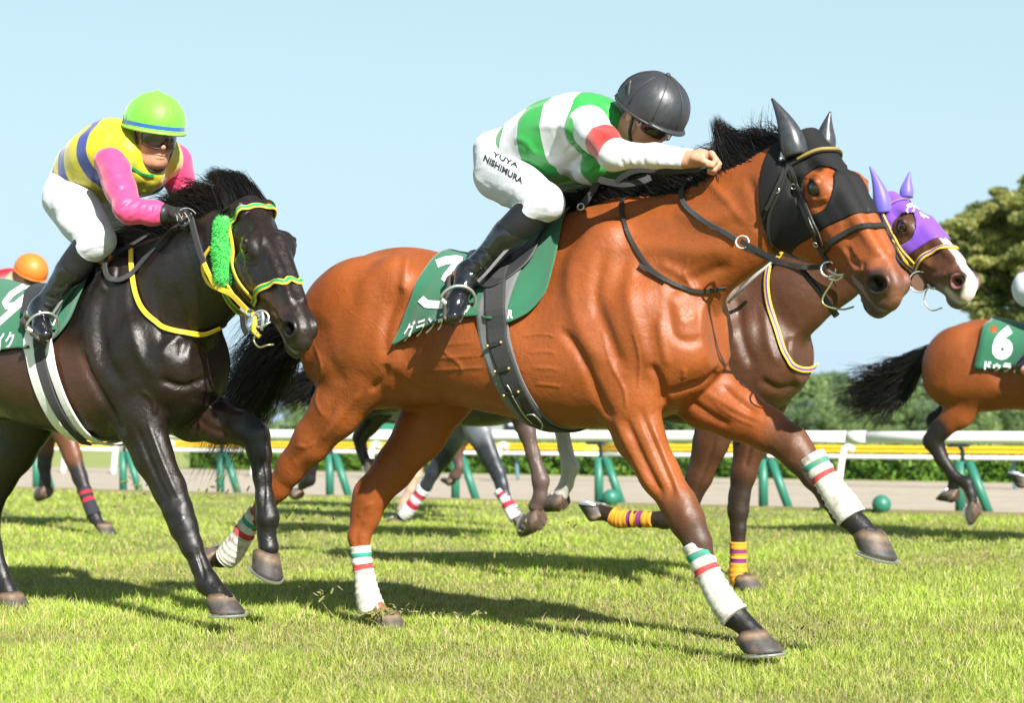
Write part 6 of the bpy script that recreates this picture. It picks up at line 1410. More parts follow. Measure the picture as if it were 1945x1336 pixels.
cl6 = saddle_cloth(h6, [(.235, 0), (.28, 28), (.28, 60), (.167, 83)], [(-.48, 0), (-.47, 16), (-.47, 37), (-.48, 56), (-.50, 71), (-.51, 86)], [(-.51, 86), (-.112, 85), (.09, 84), (.167, 83)], M['cloth_green'], nu=30, nv=18, seed=7, zc=1.14); thing_at(cl6, F6); tag(cl6, 'green saddle cloth with a white number six on the horse at the right edge', 'saddle cloth', 'numbered saddle cloths')
text_on('number', h6, '6', (1884, 678), (72, 3), (9, -76), M['print_white'], cl6, bold=.06, off=.004)
text_on('lettering', h6, 'ドゥラドーレス', (1864, 702), (19, 1.6), (3, -20), M['print_white'], cl6, bold=.03, off=.004)
# rider of number six: white cap, black boot
R6 = empty('person', F6.loc, F6.rz); tag(R6, 'rider in white breeches and orange and violet silks cut off by the right edge', 'person', 'riders')
def far_rider(fr, root, dx, dz, silk, cap, capz=None, hx=.56, hz=1.98):
    b = Body(); P = lambda x, y, z: np.array([x + dx, y, z + dz]); hp = HeadPose(hx + dx, 0, hz + dz, 8, 30, 0, 1.0, 1.0)
    b.chain([(P(-.12, 0, 1.75), .11, 1.25), (P(.12, 0, 1.86), .12, 1.4), (P(.34, 0, 1.92), .10, 1.6), (hp.w((-.03, 0, -.07)), .06, 1)], .03)
    for s in (1, -1):
        b.chain([(P(.30, .18 * s, 1.90), .055, 1), (P(.44, .26 * s, 1.72), .042, 1), (P(.66, .12 * s, 1.72), .030, 1), (P(.74, .11 * s, 1.72), .035, 1)], .02); b.chain([(P(-.12, .10 * s, 1.72), .095, 1), (P(.16, .22 * s, 1.55), .056, 1), (P(-.12, .28 * s, 1.22), .040, 1), (P(-.02, .30 * s, 1.16), .035, 1)], .02)
    for op in face_body().ops: b.ops.append(xform_op(op, hp))
    sculpt('body', b, .009, M['skin'], root)
    b = Body(); b.chain([(P(-.12, 0, 1.78), .12, 1.2), (P(.12, 0, 1.88), .135, 1.4), (P(.34, 0, 1.93), .105, 1.6)], .03); sculpt('silks', b, .010, silk, root, attr=lambda V: np.clip((V[:, 0] - dx + .25) * 1.6, 0, 1))
    for s in (1, -1):
        b = Body(); b.chain([(P(.30, .17 * s, 1.90), .075, 1), (P(.44, .26 * s, 1.72), .055, 1), (P(.64, .13 * s, 1.72), .036, 1)], .02); sculpt('sleeve', b, .010, silk, root, attr=lambda V: V[:, 0] * 0 + .1)
        b = Body(); kn, an = P(.16, .22 * s, 1.55), P(-.12, .28 * s, 1.22); b.cone(kn * .8 + an * .2, an, .058, .044); b.cone(an, an + np.array([.16, 0, -.10]), .042, .03); sculpt('boot', b, .010, M['boot'], root)
    b = Body(); b.ell(P(-.14, 0, 1.74), (.13, .17, .13), k=.04)
    for s in (1, -1): b.cone(P(-.12, .10 * s, 1.72), P(.16, .22 * s, 1.55), .115, .075, k=.03); b.cone(P(.16, .22 * s, 1.55), P(.08, .24 * s, 1.45), .072, .058, k=.02)
    sculpt('breeches', b, .010, M['breeches'], root)
    hat, edge = helmet(hp, root, cap, rx=.140, ry=.120, rz=.124, zc=.036, n=40, m=18); tube('rolled_edge', np.array(edge), .007, cap, hat, closed=True)
    goggles(hp, root, M['lens_dark'], M['leather'], z=-.006, hgt=.030, out=.014)
    return hp, hat
p_ = F6.P(1962, 548, 0)
M['cap_white'] = pmat('white_cap', (1, 1, 1), rough=.5, bump=.5, bscale=24, rampattr='t', ramp=[(0, (.80, .80, .82)), (.5, (.80, .80, .82))]); M['silk6'] = pmat('orange_violet_silk', (1, 1, 1), rough=.5, rampattr='t', ramp=[(0, (.80, .22, .02)), (.10, (.22, .10, .45)), (.2, (.80, .22, .02)), (.5, (.22, .10, .45))])
hpq, hat6 = far_rider(F6, R6, p_[0] + .14, p_[2] - 1.74, M['silk6'], M['cap_white'])
RP_ = empty('person', FP.loc, FP.rz); tag(RP_, 'rider of the purple hooded horse crouched low behind the bay\'s neck', 'person', 'riders')
M['violet_silk'] = pmat('violet_silk', (.10, .03, .22), rough=.5); M['cap_violet'] = pmat('violet_cap', (.05, .02, .12), rough=.5)
far_rider(FP, RP_, -.02, -.13, M['violet_silk'], M['cap_violet'], hz=1.93)

# the black horse whose tail streams between the two leaders
F4 = Frame(-9.6, -7.30)
LEGS_4 = [[(660, 700, .12, .17, .7), (690, 755, .12, .140, .62), (655, 802, .12, .090, .62), (622, 832, .12, .062, .64), (608, 846, .12, .055, .66), (597, 872, .11, .040, .8), (591, 895, .11, .036, .85), (588, 912, .11, .043, .85), (574, 922, .11, .036, .9)],
    [(700, 720, -.12, .16, .7), (722, 770, -.12, .120, .62), (700, 805, -.12, .085, .62), (683, 832, -.11, .055, .66), (686, 852, -.11, .042, .8), (692, 872, -.11, .036, .85), (699, 884, -.11, .042, .85)],
    [('L', .56, -.13, 1.10, .15, .7), ('L', .62, -.13, .98, .11, .66), ('L', .82, -.13, .90, .07, .7), ('L', .90, -.12, .86, .056, .8), ('L', .80, -.12, .80, .036, .85), ('L', .72, -.12, .78, .042, .85)], FORE(-1)[:0] or [('L', .56, .13, 1.10, .15, .7), ('L', .62, .13, .98, .11, .66), ('L', .80, .13, .92, .07, .7), ('L', .88, .12, .88, .056, .8), ('L', .78, .12, .84, .036, .85), ('L', .70, .12, .84, .042, .85)]]
BLK = [.014, .012, .012]
h4 = far_horse(F4, 'black racehorse seen between the hind legs of the bay', LEGS_4, [(557, 931, .11, 195, 1.1), (704, 893, -.11, -50, 1.1)], np.array(BLK), 'coat_black', dark_paint(BLK, (.012, .010, .010)), vox=.014,
    tail=([(640, 690, .0), (638, 700, .02), (634, 715, .04)], [(520, 730, .0), (508, 760, .06), (550, 780, .1)], 700, (0, 0, -.012), .06), seed=70)
# the grey
FG = Frame(-11.35, -9.06)
LEGS_G = [HINDT(1), HINDT(-1),
    [(885, 745, .12, .15, .7), (908, 820, .12, .112, .66), (930, 868, .12, .078, .7), (946, 900, .11, .062, .78), (953, 922, .11, .052, .8), (961, 948, .11, .043, .85), (974, 974, .11, .047, .85), (984, 988, .11, .038, .9), (990, 994, .11, .040, .9)],
    [(880, 745, -.12, .15, .7), (870, 820, -.12, .105, .66), (842, 868, -.12, .076, .7), (822, 898, -.11, .060, .78), (810, 922, -.11, .052, .8), (793, 946, -.11, .044, .85), (774, 970, -.11, .050, .85), (762, 982, -.11, .040, .9)]]
def paint_g(h): return blend(h, np.tile([.16, .175, .20], (len(h.V), 1)) * (1 + .25 * np.sin(h.V[:, [0]] * 23) * np.sin(h.V[:, [2]] * 31)), [(ch_pts(c_)[2:], .10, .14, (.018, .022, .030), .95) for c_ in h.chains])
hg = far_horse(FG, 'grey racehorse with dark legs and white bandages banded red in the distance', LEGS_G, [(993, 1002, .11, -8, 1.2), (748, 988, -.11, 205, 1.2)], np.array([.3, .32, .35]), 'coat_black', paint_g, vox=.014, seed=80)
M['bandage_red'] = pmat('white_red_bandage', (1, 1, 1), rough=.9, rampattr='t', bump=.5, ramp=[(0, (.62, .64, .68)), (.12, (.40, .02, .05)), (.24, (.62, .64, .68)), (.40, (.40, .02, .05)), (.52, (.60, .62, .66))])
bandage(hg, 'bandage', [(950, 932, .11, .052), (961, 950, .11, .047), (974, 976, .11, .052), (980, 986, .11, .048)], None, M['bandage_red'])
bandage(hg, 'bandage', [(806, 928, -.11, .054), (792, 948, -.11, .049), (775, 970, -.11, .056), (766, 980, -.11, .050)], None, M['bandage_red'])
# a brown one on the rail side of the grey
FN = Frame(-12.7, -9.95)
LEGS_N = [HINDT(1), HINDT(-1), [(860, 760, .12, .15, .7), (880, 820, .12, .11, .66), (868, 850, .12, .07, .7), (868, 868, .11, .052, .8), (873, 888, .11, .040, .85), (866, 903, .11, .046, .85), (858, 908, .11, .040, .9)],
    [(850, 760, -.12, .15, .7), (820, 830, -.12, .10, .66), (798, 880, -.12, .065, .7), (790, 900, -.11, .055, .8), (780, 930, -.11, .042, .85), (768, 955, -.11, .046, .85), (760, 968, -.11, .038, .9)]]
def paint_n(h): return blend(h, np.tile([.14, .06, .035], (len(h.V), 1)), [(ch_pts(h.chains[2])[3:], .06, .05, (.10, .06, .05), .95), (ch_pts(h.chains[3])[3:], .07, .05, (.62, .45, .34), .95)])
hn = far_horse(FN, 'brown racehorse mostly hidden behind the grey, one foreleg tucked up', LEGS_N, [(850, 910, .11, 200, 1.0), (748, 975, -.11, 200, 1.0)], np.array([.14, .06, .035]), 'coat_bay', paint_n, vox=.018, seed=90)
# the one behind number nine
FL = Frame(-8.96, -10.9)
LEGS_L = [HIND(1), HIND(-1), [(95, 745, .12, .15, .7), (120, 815, .12, .105, .66), (138, 868, .12, .076, .7), (152, 908, .11, .060, .78), (160, 930, .11, .050, .8), (168, 953, .11, .040, .85), (180, 983, .11, .046, .85), (190, 998, .11, .036, .9), (196, 1004, .11, .040, .9)],
    [(70, 745, -.12, .15, .7), (90, 815, -.12, .095, .66), (86, 860, -.12, .070, .7), (84, 884, -.11, .056, .8), (86, 904, -.11, .042, .85), (86, 918, -.11, .046, .85), (83, 924, -.11, .038, .9)]]
def paint_l(h): return blend(h, np.tile([.12, .045, .022], (len(h.V), 1)), [(ch_pts(c_)[3:], .08, .06, (.014, .014, .018), .95) for c_ in h.chains])
hl = far_horse(FL, 'brown racehorse with dark lower legs running hidden behind number nine', LEGS_L, [(203, 1014, .11, -4, 1.2), (80, 936, -.11, -115, 1.15)], np.array([.12, .045, .022]), 'coat_bay', paint_l, vox=.015, seed=95, dz=-.03)
M['bandage_dark'] = pmat('dark_red_bandage', (1, 1, 1), rough=.9, rampattr='t', ramp=[(0, (.02, .02, .03)), (.12, (.35, .015, .03)), (.25, (.02, .02, .03)), (.40, (.35, .015, .03)), (.55, (.02, .02, .03))])
bandage(hl, 'bandage', [(160, 930, .11, .051), (168, 953, .11, .046), (179, 980, .11, .052)], None, M['bandage_dark'])
RL = empty('person', FL.loc, FL.rz); tag(RL, 'rider in orange helmet and navy silks with red stripes low at the far left', 'person', 'riders')
p_ = FL.P(57, 508, 0); M['cap_orange'] = pmat('orange_cap', (1, 1, 1), rough=.5, rampattr='t', bump=.4, ramp=[(0, (.60, .16, .015)), (.06, (.05, .02, .02)), (.085, (.60, .17, .02))]); M['navy'] = pmat('navy_silk', (1, 1, 1), rough=.55, rampattr='t', ramp=[(0, (.010, .016, .045)), (.35, (.50, .01, .02)), (.41, (.010, .016, .045)), (.62, (.50, .01, .02)), (.68, (.010, .016, .045)), (.86, (.50, .01, .02))])
far_rider(FL, RL, p_[0] - .56, p_[2] - 1.98 - .05, M['navy'], M['cap_orange'])
# ------------------------------------------------------------------ turf, dirt track, rails, hedge, trees
def line_x(px, A, B):
    """where the sight line of column px crosses the ground line AB"""
    rx = (px - CXP) / FPX; d = B - A; t = (A[0] - rx * A[1]) / (rx * d[1] - d[0]); return A + d * t
EA, EB = np.array([-6.27, 21.9]), np.array([4.42, 15.45]); ED = (EB - EA) / np.linalg.norm(EB - EA); EN = np.array([-ED[1], ED[0]])   # turf edge; EN points away
def strip(name, d0, d1, z, mat, l0=-70, l1=60):
    P = [EA + ED * l0 + EN * d0, EA + ED * l1 + EN * d0, EA + ED * l1 + EN * d1, EA + ED * l0 + EN * d1]
    bm = bmesh.new(); vs = [bm.verts.new((p[0], p[1], z)) for p in P]; bm.faces.new(vs); o = bm_obj(name, bm, mat); tag(o, kind='structure'); return o
def ground_mat(name, c1, c2, c3, s1, s2, stretch=None):
    m = bpy.data.materials.new(name); m.use_nodes = True; nt = m.node_tree; N, L = nt.nodes, nt.links; p = N['Principled BSDF']; p.inputs['Roughness'].default_value = .95
    tc = N.new('ShaderNodeTexCoord'); mp = N.new('ShaderNodeMapping'); L.new(tc.outputs['Object'], mp.inputs[0])
    if stretch: mp.inputs['Rotation'].default_value = (0, 0, math.atan2(-ED[1], ED[0])); mp.inputs['Scale'].default_value = stretch
    a = N.new('ShaderNodeTexNoise'); a.inputs['Scale'].default_value = s1; a.inputs['Detail'].default_value = 6; b = N.new('ShaderNodeTexNoise'); b.inputs['Scale'].default_value = s2; b.inputs['Detail'].default_value = 6
    L.new(mp.outputs[0], a.inputs[0]); L.new(mp.outputs[0], b.inputs[0])
    r = N.new('ShaderNodeValToRGB'); r.color_ramp.elements[0].position = .35; r.color_ramp.elements[1].position = .65; r.color_ramp.elements[0].color = (*c1, 1); r.color_ramp.elements[1].color = (*c2, 1)
    mx = N.new('ShaderNodeMix'); mx.data_type = 'RGBA'; rr = N.new('ShaderNodeMapRange'); rr.inputs['From Min'].default_value = .45; rr.inputs['From Max'].default_value = .7
    L.new(a.outputs['Fac'], r.inputs[0]); L.new(b.outputs['Fac'], rr.inputs[0]); L.new(rr.outputs[0], mx.inputs['Factor']); L.new(r.outputs[0], mx.inputs[6]); mx.inputs[7].default_value = (*c3, 1); L.new(mx.outputs[2], p.inputs['Base Color'])
    bp_ = N.new('ShaderNodeBump'); bp_.inputs['Strength'].default_value = .5; bp_.inputs['Distance'].default_value = .02; L.new(b.outputs['Fac'], bp_.inputs['Height']); L.new(bp_.outputs[0], p.inputs['Normal'])
    return m
M['soil'] = ground_mat('turf_floor', (.10, .15, .018), (.16, .20, .030), (.20, .19, .06), 2.2, 60)
bm = bmesh.new(); bmesh.ops.create_grid(bm, x_segments=1, y_segments=1, size=900); o = bm_obj('turf_ground', bm, M['soil']); o.location = (0, 700, 0); tag(o, kind='structure')
M['dirt'] = ground_mat('dirt', (.33, .285, .225), (.42, .365, .295), (.25, .21, .16), 1.6, 14, (.25, 2.2, 1))
strip('dirt_track', 0.0, 8.5, .004, M['dirt'])
M['infield'] = ground_mat('infield_grass', (.20, .25, .06), (.28, .30, .09), (.16, .22, .05), .5, 9)
strip('infield_grass', 8.5, 120, .004, M['infield'], -260, 260)
bm = bmesh.new()
n = 300; vs = []
rng = np.random.default_rng(3)
for i in range(n + 1):
    q = EA + ED * (-70 + 130 * i / n); j = rng.uniform(-.03, .03)
    vs.append([bm.verts.new((*(q + EN * (-.02 + j)), -.01)), bm.verts.new((*(q + EN * (0 + j)), .035)), bm.verts.new((*(q + EN * (.05 + j)), .004))])
for i in range(n):
    for k in (0, 1): bm.faces.new([vs[i][k], vs[i + 1][k], vs[i + 1][k + 1], vs[i][k + 1]])
o = bm_obj('turf_lip', bm, pmat('turf_lip', (.17, .15, .07), rough=1)); tag(o, kind='structure')
M['rail_white'] = pmat('white_rail', (.80, .81, .80), rough=.45)
M['rail_yellow'] = pmat('yellow_rail', (.82, .46, .02), rough=.35)
M['post_green'] = pmat('green_post', (.024, .155, .105), rough=.45)
M['post_blue'] = pmat('blue_grey_post', (.10, .19, .22), rough=.45)
def v3(q, z): return np.array([q[0], q[1], z])
def prism_rail(name, A, B, prof, mat, parent):
    """extrude a small profile (offset away, z) from A to B"""
    V = []; k = len(prof); ns = max(2, int(np.linalg.norm(B - A) / .8) + 1)
    for q in [A + (B - A) * i / (ns - 1) for i in range(ns)]:
        for o_, z in prof: V.append(v3(q + EN * o_, z))
    F = [(j * k + i, j * k + k + i, j * k + k + (i + 1) % k, j * k + (i + 1) % k) for j in range(ns - 1) for i in range(k)] + [tuple(range(k)), tuple(range(k * ns - k, k * ns))[::-1]]
    return mesh_np(name, V, F, mat, parent, smooth=True)
def oval(zc, rz, ro, oc=0, n=16): return [(oc + ro * math.cos(2 * math.pi * i / n), zc + rz * math.sin(2 * math.pi * i / n)) for i in range(n)]
# running rail beside the turf
Fr = empty('running_rail', (EA[0], EA[1], 0)); Fr.location = (0, 0, 0); tag(Fr, 'white topped running rail on green slanted posts along the turf edge', 'rail fence')
L0, L1 = -24, 26
for k in range(10):
    a, b_ = L0 + (L1 - L0) * k / 10, L0 + (L1 - L0) * (k + 1) / 10 - .006
    o = prism_rail('top_rail', EA + ED * a, EA + ED * b_, oval(.682, .054, .045, -.06), M['rail_white'], Fr); prism_rail('rail_sleeve', EA + ED * (b_ - .09), EA + ED * (b_ + .09), oval(.682, .0565, .0475, -.06), M['rail_white'], Fr)
spx = [62, 227, 412, 620, 859, 1132, 1445, 1820]; us = [float((line_x(p, EA, EB) - EA) @ ED) for p in spx]; sp = (us[-1] - us[0]) / (len(us) - 1)
for u in [us[0] - sp * 2, us[0] - sp] + us + [us[-1] + sp, us[-1] + 2 * sp]:
    q = EA + ED * u + EN * .06
    tube('post', np.array([v3(q, -.02), v3(q, .47)]), .045, M['post_green'], Fr, sides=14)
    q2 = q + ED * .27
    tube('brace', np.array([v3(q2, -.02), v3(q + ED * .075, .47)]), .042, M['post_green'], Fr, sides=14)
    tube('bracket_neck', np.array([v3(q + ED * .02, .46), v3(q + ED * .02, .56), v3(q, .60)]), .020, M['post_blue'], Fr, sides=8)
    cp = prism_rail('bracket', q - ED * .09, q + ED * .09, oval(.612, .018, .05, -.06), M['post_blue'], Fr)
# balls at the turf edge
for px, r, lab in ((1165, .085, 'green ball at the turf edge near the middle, beside a slanted rail post'), (1575, .075, 'green ball half hidden behind the raised bandaged foreleg'), (1678, .085, 'green ball alone at the turf edge in front of the dirt track')):
    q = line_x(px, EA, EB) - EN * .05; bm = bmesh.new(); bmesh.ops.create_uvsphere(bm, u_segments=28, v_segments=18, radius=r); o = bm_obj('marker_ball', bm, M['post_green'], None, True); o.location = (q[0], q[1], r * .92); tag(o, lab, 'ball', 'green balls along the turf edge')
# outer rail beyond the dirt
OA = EA + EN * 6.2
F2r = empty('outer_rail'); tag(F2r, 'low yellow and white rail on thin posts beyond the dirt track', 'rail fence')
for k in range(10):
    a, b_ = -40 + 9 * k, -40 + 9 * (k + 1) - .006
    for zc, rz, mt, nm in ((.505, .024, 'rail_yellow', 'yellow_rail'), (.455, .022, 'rail_yellow', 'yellow_rail'), (.385, .026, 'rail_white', 'white_rail')):
        prism_rail(nm, OA + ED * a, OA + ED * b_, oval(zc, rz, .03), M[mt], F2r)
for k in range(34):
    q = OA + ED * (-34 + k * 2.35) + EN * .10
    C = spline([v3(q + EN * .10, .40), v3(q + EN * .02, .34), v3(q + EN * 0.0, .2), v3(q + ED * .03, -.02)], 10); tube('thin_post', C, .026, M['post_blue'], F2r, sides=8)
# white hooked posts in front of it
WA = EA + EN * 5.6; wpx = [-40, 30, 120, 215, 310, 480, 700, 940, 1592, 2100]
for i, px in enumerate(wpx):
    q = line_x(px, WA, WA + ED)
    C = spline([v3(q, 0), v3(q + ED * .03, .25), v3(q + ED * .07, .46), v3(q + ED * .12, .51), v3(q + ED * .20, .49)], 14)
    tube('white_post', C, .042, M['rail_white'], F2r, sides=12)

# hedge
def leaf_quads(P, size, rng, flat=.6, nrm=None):
    n = len(P); a = rng.normal(0, 1, (n, 3)); a /= np.linalg.norm(a, axis=1)[:, None]; b = rng.normal(0, 1, (n, 3)); b -= a * (a * b).sum(1)[:, None]; b /= np.linalg.norm(b, axis=1)[:, None]
    s = size * rng.uniform(.6, 1.4, n)[:, None]
    V = np.stack([P - a * s, P + b * s * .5, P + a * s, P - b * s * .5], 1).reshape(-1, 3); Q = np.arange(4 * n).reshape(n, 4); return V, Q
def leaf_mat(name, c1, c2, scale, trans=.35, rough=.55):
    m = bpy.data.materials.new(name); m.use_nodes = True; nt = m.node_tree; N, L = nt.nodes, nt.links; p = N['Principled BSDF']; p.inputs['Roughness'].default_value = rough; p.inputs['Specular IOR Level'].default_value = .3
    tc = N.new('ShaderNodeTexCoord'); a = N.new('ShaderNodeTexNoise'); a.inputs['Scale'].default_value = scale; a.inputs['Detail'].default_value = 3; L.new(tc.outputs['Object'], a.inputs[0])
    r = N.new('ShaderNodeValToRGB'); r.color_ramp.elements[0].position = .38; r.color_ramp.elements[1].position = .62; r.color_ramp.elements[0].color = (*c1, 1); r.color_ramp.elements[1].color = (*c2, 1); L.new(a.outputs['Fac'], r.inputs[0]); L.new(r.outputs[0], p.inputs['Base Color'])
    t = N.new('ShaderNodeBsdfTranslucent'); L.new(r.outputs[0], t.inputs[0]); mx = N.new('ShaderNodeMixShader'); mx.inputs[0].default_value = trans; L.new(p.outputs[0], mx.inputs[1]); L.new(t.outputs[0], mx.inputs[2]); L.new(mx.outputs[0], N['Material Output'].inputs[0]); return m
rng = np.random.default_rng(11)
hA = EA + EN * 8.9; u0 = float((line_x(352, hA, hA + ED) - hA) @ ED); n = 42000
u = rng.uniform(u0, u0 + 26, n); dd = rng.random(n); top = .50 + .03 * np.sin(u * 3.1) + .03 * np.sin(u * 7.7 + 1)
side = rng.random(n) < .62
off = np.where(side, rng.normal(0, .05, n) + .05 * np.sin(u * 5) * 1, rng.uniform(0, .9, n)); z = np.where(side, rng.uniform(0.02, 1, n) * top, top + rng.normal(0, .025, n))
lump = .06 * np.sin(u * 9 + z * 11) + .05 * np.sin(u * 17 + z * 23)
P = np.stack([hA[0] + ED[0] * u + EN[0] * (off + lump), hA[1] + ED[1] * u + EN[1] * (off + lump), z], 1)
V, Q = leaf_quads(P, .030, rng)
hd = mesh_np('hedge', V, Q, leaf_mat('hedge_leaf', (.06, .16, .022), (.22, .38, .05), 7), None, smooth=False); tag(hd, 'low clipped green hedge behind the yellow rail', 'hedge')
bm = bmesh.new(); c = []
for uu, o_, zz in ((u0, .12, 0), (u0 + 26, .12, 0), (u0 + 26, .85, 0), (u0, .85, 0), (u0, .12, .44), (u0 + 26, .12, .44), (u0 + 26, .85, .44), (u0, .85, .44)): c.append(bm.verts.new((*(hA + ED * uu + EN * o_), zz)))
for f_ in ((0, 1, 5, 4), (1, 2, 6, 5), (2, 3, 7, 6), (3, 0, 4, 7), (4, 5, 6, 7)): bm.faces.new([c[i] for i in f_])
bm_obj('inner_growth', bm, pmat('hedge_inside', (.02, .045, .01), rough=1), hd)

# trees
def crown(rng, blobs, n, size, hollow=.72):
    out = []
    tot = sum(b_[3] ** 2 for b_ in blobs)
    for (x, y, z, r, sq) in blobs:
        k = int(n * r * r / tot); d = rng.normal(0, 1, (k, 3)); d /= np.linalg.norm(d, axis=1)[:, None]; rr = r * (hollow + (1 - hollow) * rng.random(k) ** .6) * (1 + .18 * np.sin(d[:, 0] * 7 + x) * np.sin(d[:, 2] * 8 + y))
        out.append(np.stack([x + d[:, 0] * rr, y + d[:, 1] * rr, z + d[:, 2] * rr * sq], 1))
    return leaf_quads(np.concatenate(out), size, rng)
TM = [leaf_mat('foliage_a', (.12, .19, .08), (.24, .34, .13), .5), leaf_mat('foliage_b', (.14, .22, .09), (.30, .39, .16), .5), leaf_mat('foliage_c', (.10, .16, .09), (.20, .28, .14), .5)]  # leaf colours lightened to stand in for haze over the distance
M['bark'] = pmat('bark', (.12, .085, .06), rough=.95, noise=.3, nscale=8)
tmesh = []
for v in range(5):
    r_ = np.random.default_rng(100 + v); bl = []
    for i in range(16):
        a = r_.uniform(0, 6.28); q = r_.random() ** .5 * 2.6; zz = r_.uniform(1.2, 5.2); bl.append((math.cos(a) * q * (1.25 - zz / 7), math.sin(a) * q * (1.25 - zz / 7), zz, r_.uniform(.8, 1.5), .8))
    V, Q = crown(r_, bl, 3600, .20, .6)
    me = mesh_np('crown', V, Q, TM[v % 3], None, smooth=False); tmesh.append(me.data); bpy.data.objects.remove(me)
TR, TF = tube('x', np.array([(0, 0, 0), (.05, 0, 1.5), (0, .1, 3.0), (.1, 0, 4.2)]), [.22, .17, .11, .05], None, sides=8, V_only=True)
tr_me = bpy.data.meshes.new('trunk'); tr_me.from_pydata([tuple(v) for v in TR], [], TF); tr_me.materials.append(M['bark'])
LB, LBF = [], []
for k in range(5):
    a = k * 1.3; V_, F_ = tube('x', np.array([(0, 0, 1.6 + .4 * k), (math.cos(a) * .9, math.sin(a) * .9, 2.4 + .4 * k), (math.cos(a) * 1.7, math.sin(a) * 1.7, 3.0 + .45 * k)]), [.09, .06, .02], None, sides=5, V_only=True); o0 = len(LB); LB += list(V_); LBF += [tuple(i + o0 for i in f_) for f_ in F_]
lb_me = bpy.data.meshes.new('limbs'); lb_me.from_pydata([tuple(v) for v in LB], [], LBF); lb_me.materials.append(M['bark'])
rng = np.random.default_rng(21)
kinds = ['broad rounded tree', 'pale green spreading tree', 'dark bushy tree', 'tall loose crowned tree', 'low dense tree']
def place_tree(px, Y, h, v, label, group='trees far beyond the track', rz=0):
    t = empty('tree', ((px - CXP) / FPX * Y, Y, 0), rz); s = h / 6.4; t.scale = (s * 1.15, s * 1.15, s); tag(t, label, 'tree', group)
    for me, nm in ((tmesh[v % 5], 'crown'), (tr_me, 'trunk'), (lb_me, 'limbs')): o = bpy.data.objects.new(nm, me); COL.objects.link(o); o.parent = t
    return t
far = 'one of the rounded green trees in the haze-tinted belt far beyond the rails'
for i, px in enumerate(range(1290, 2120, 38)):
    prof = np.interp(px, [1290, 1540, 1620, 1700, 1760, 1900], [1.0, 1.0, 1.0, .97, 1.0, .95]); Y = rng.uniform(118, 150); h = (806 - 694 * prof - 806 * (1 - prof) + rng.uniform(-9, 6)) / FPX * Y + .8; place_tree(px + rng.uniform(-8, 8), Y, h, i, far, rz=rng.uniform(0, 6))
for i, px in enumerate(range(1270, 2120, 50)): Y = rng.uniform(85, 105); place_tree(px + rng.uniform(-15, 15), Y, (rng.uniform(38, 62)) / FPX * Y + .8, i + 2, 'low bushy tree in the nearer row in front of the far green belt', 'lower trees before the far belt', rz=rng.uniform(0, 6))
for i, px in enumerate(range(-60, 1290, 62)): Y = rng.uniform(118, 150); place_tree(px + rng.uniform(-10, 10), Y, (rng.uniform(48, 66)) / FPX * Y + .8, i + 1, far, rz=rng.uniform(0, 6))
# the pine on the right
pt = empty('pine_tree', ((1968 - CXP) / FPX * 40, 40, 0)); tag(pt, 'big spreading pine with sunlit tips rising at the right edge', 'tree')
r_ = np.random.default_rng(5); S = 40 / FPX; bx, by = pt.location.x, 40
P = []; cl_ = [(1800, 440, 18), (1822, 425, 22), (1850, 410, 24), (1880, 400, 26), (1905, 395, 22), (1930, 350, 16), (1938, 370, 22), (1950, 400, 30), (1812, 470, 16), (1840, 462, 24), (1870, 450, 28), (1905, 440, 28), (1940, 450, 34), (1985, 370, 40), (2010, 430, 44), (2050, 480, 44), (1850, 500, 20), (1885, 505, 26), (1920, 500, 28), (1950, 520, 30), (1862, 545, 22), (1895, 560, 24), (1925, 560, 22), (1990, 520, 40), (1850, 580, 16), (1880, 600, 20), (1915, 605, 20), (1955, 590, 30), (1905, 640, 18), (1940, 650, 22), (2000, 620, 40), (1820, 500, 14), (1835, 530, 16), (1870, 425, 22), (1915, 420, 22), (1860, 475, 24), (1890, 470, 24), (1930, 480, 28), (1900, 530, 26), (1875, 575, 22), (1930, 530, 30), (1860, 610, 18), (1890, 635, 18), (1870, 660, 16), (1900, 670, 18), (1935, 620, 26), (1840, 560, 14)]
br_pts = []
for (x, y, r) in cl_:
    for rep in range(3):
        c_ = np.array([(x - CXP) * S - bx, r_.uniform(-1.0, 1.0) * (.5 + 1.2 * (x > 1900)), CAMH + (HYP - y) * S]) + r_.normal(0, .06, 3); R_ = r * S * 1.05
        br_pts.append(c_); k = int(520 * (r / 22) ** 2)
        d = r_.normal(0, 1, (k, 3)); d /= np.linalg.norm(d, axis=1)[:, None]; rr = R_ * r_.random(k) ** .45; P.append(c_ + d * rr[:, None] * np.array([1.3, 1, .58]))
P = np.concatenate(P); V, Q = leaf_quads(P, .05, r_)
# tone rises with height in the crown, scattered at random; the mesh leaves it unused
tone = np.repeat(np.clip((P[:, 2] - np.interp(P[:, 0] + bx, [9, 12], [3.9, 4.6])) / 1.5 + r_.normal(0, .35, len(P)), 0, 1), 4)
pm_ = leaf_mat('pine_needles', (.07, .105, .030), (.33, .34, .10), 1.3, trans=.25)
mesh_np('crown', V, Q, pm_, pt, smooth=False)
tube('trunk', np.array([(0, 0, 0), (.1, 0, 2.2), (-.1, 0, 4.0), (-.3, 0, 5.8)]), [.24, .20, .13, .05], M['bark'], pt, sides=10)
for i in range(0, len(br_pts), 2):
    e = br_pts[i]; z0 = max(.9, e[2] - .5 - abs(e[0]) * .25); tube('limb', spline([(0, 0, z0), (e[0] * .5, e[1] * .5, (z0 + e[2]) / 2 - .1), tuple(e)], 8), np.linspace(.055, .012, 8), M['bark'], pt, sides=5)
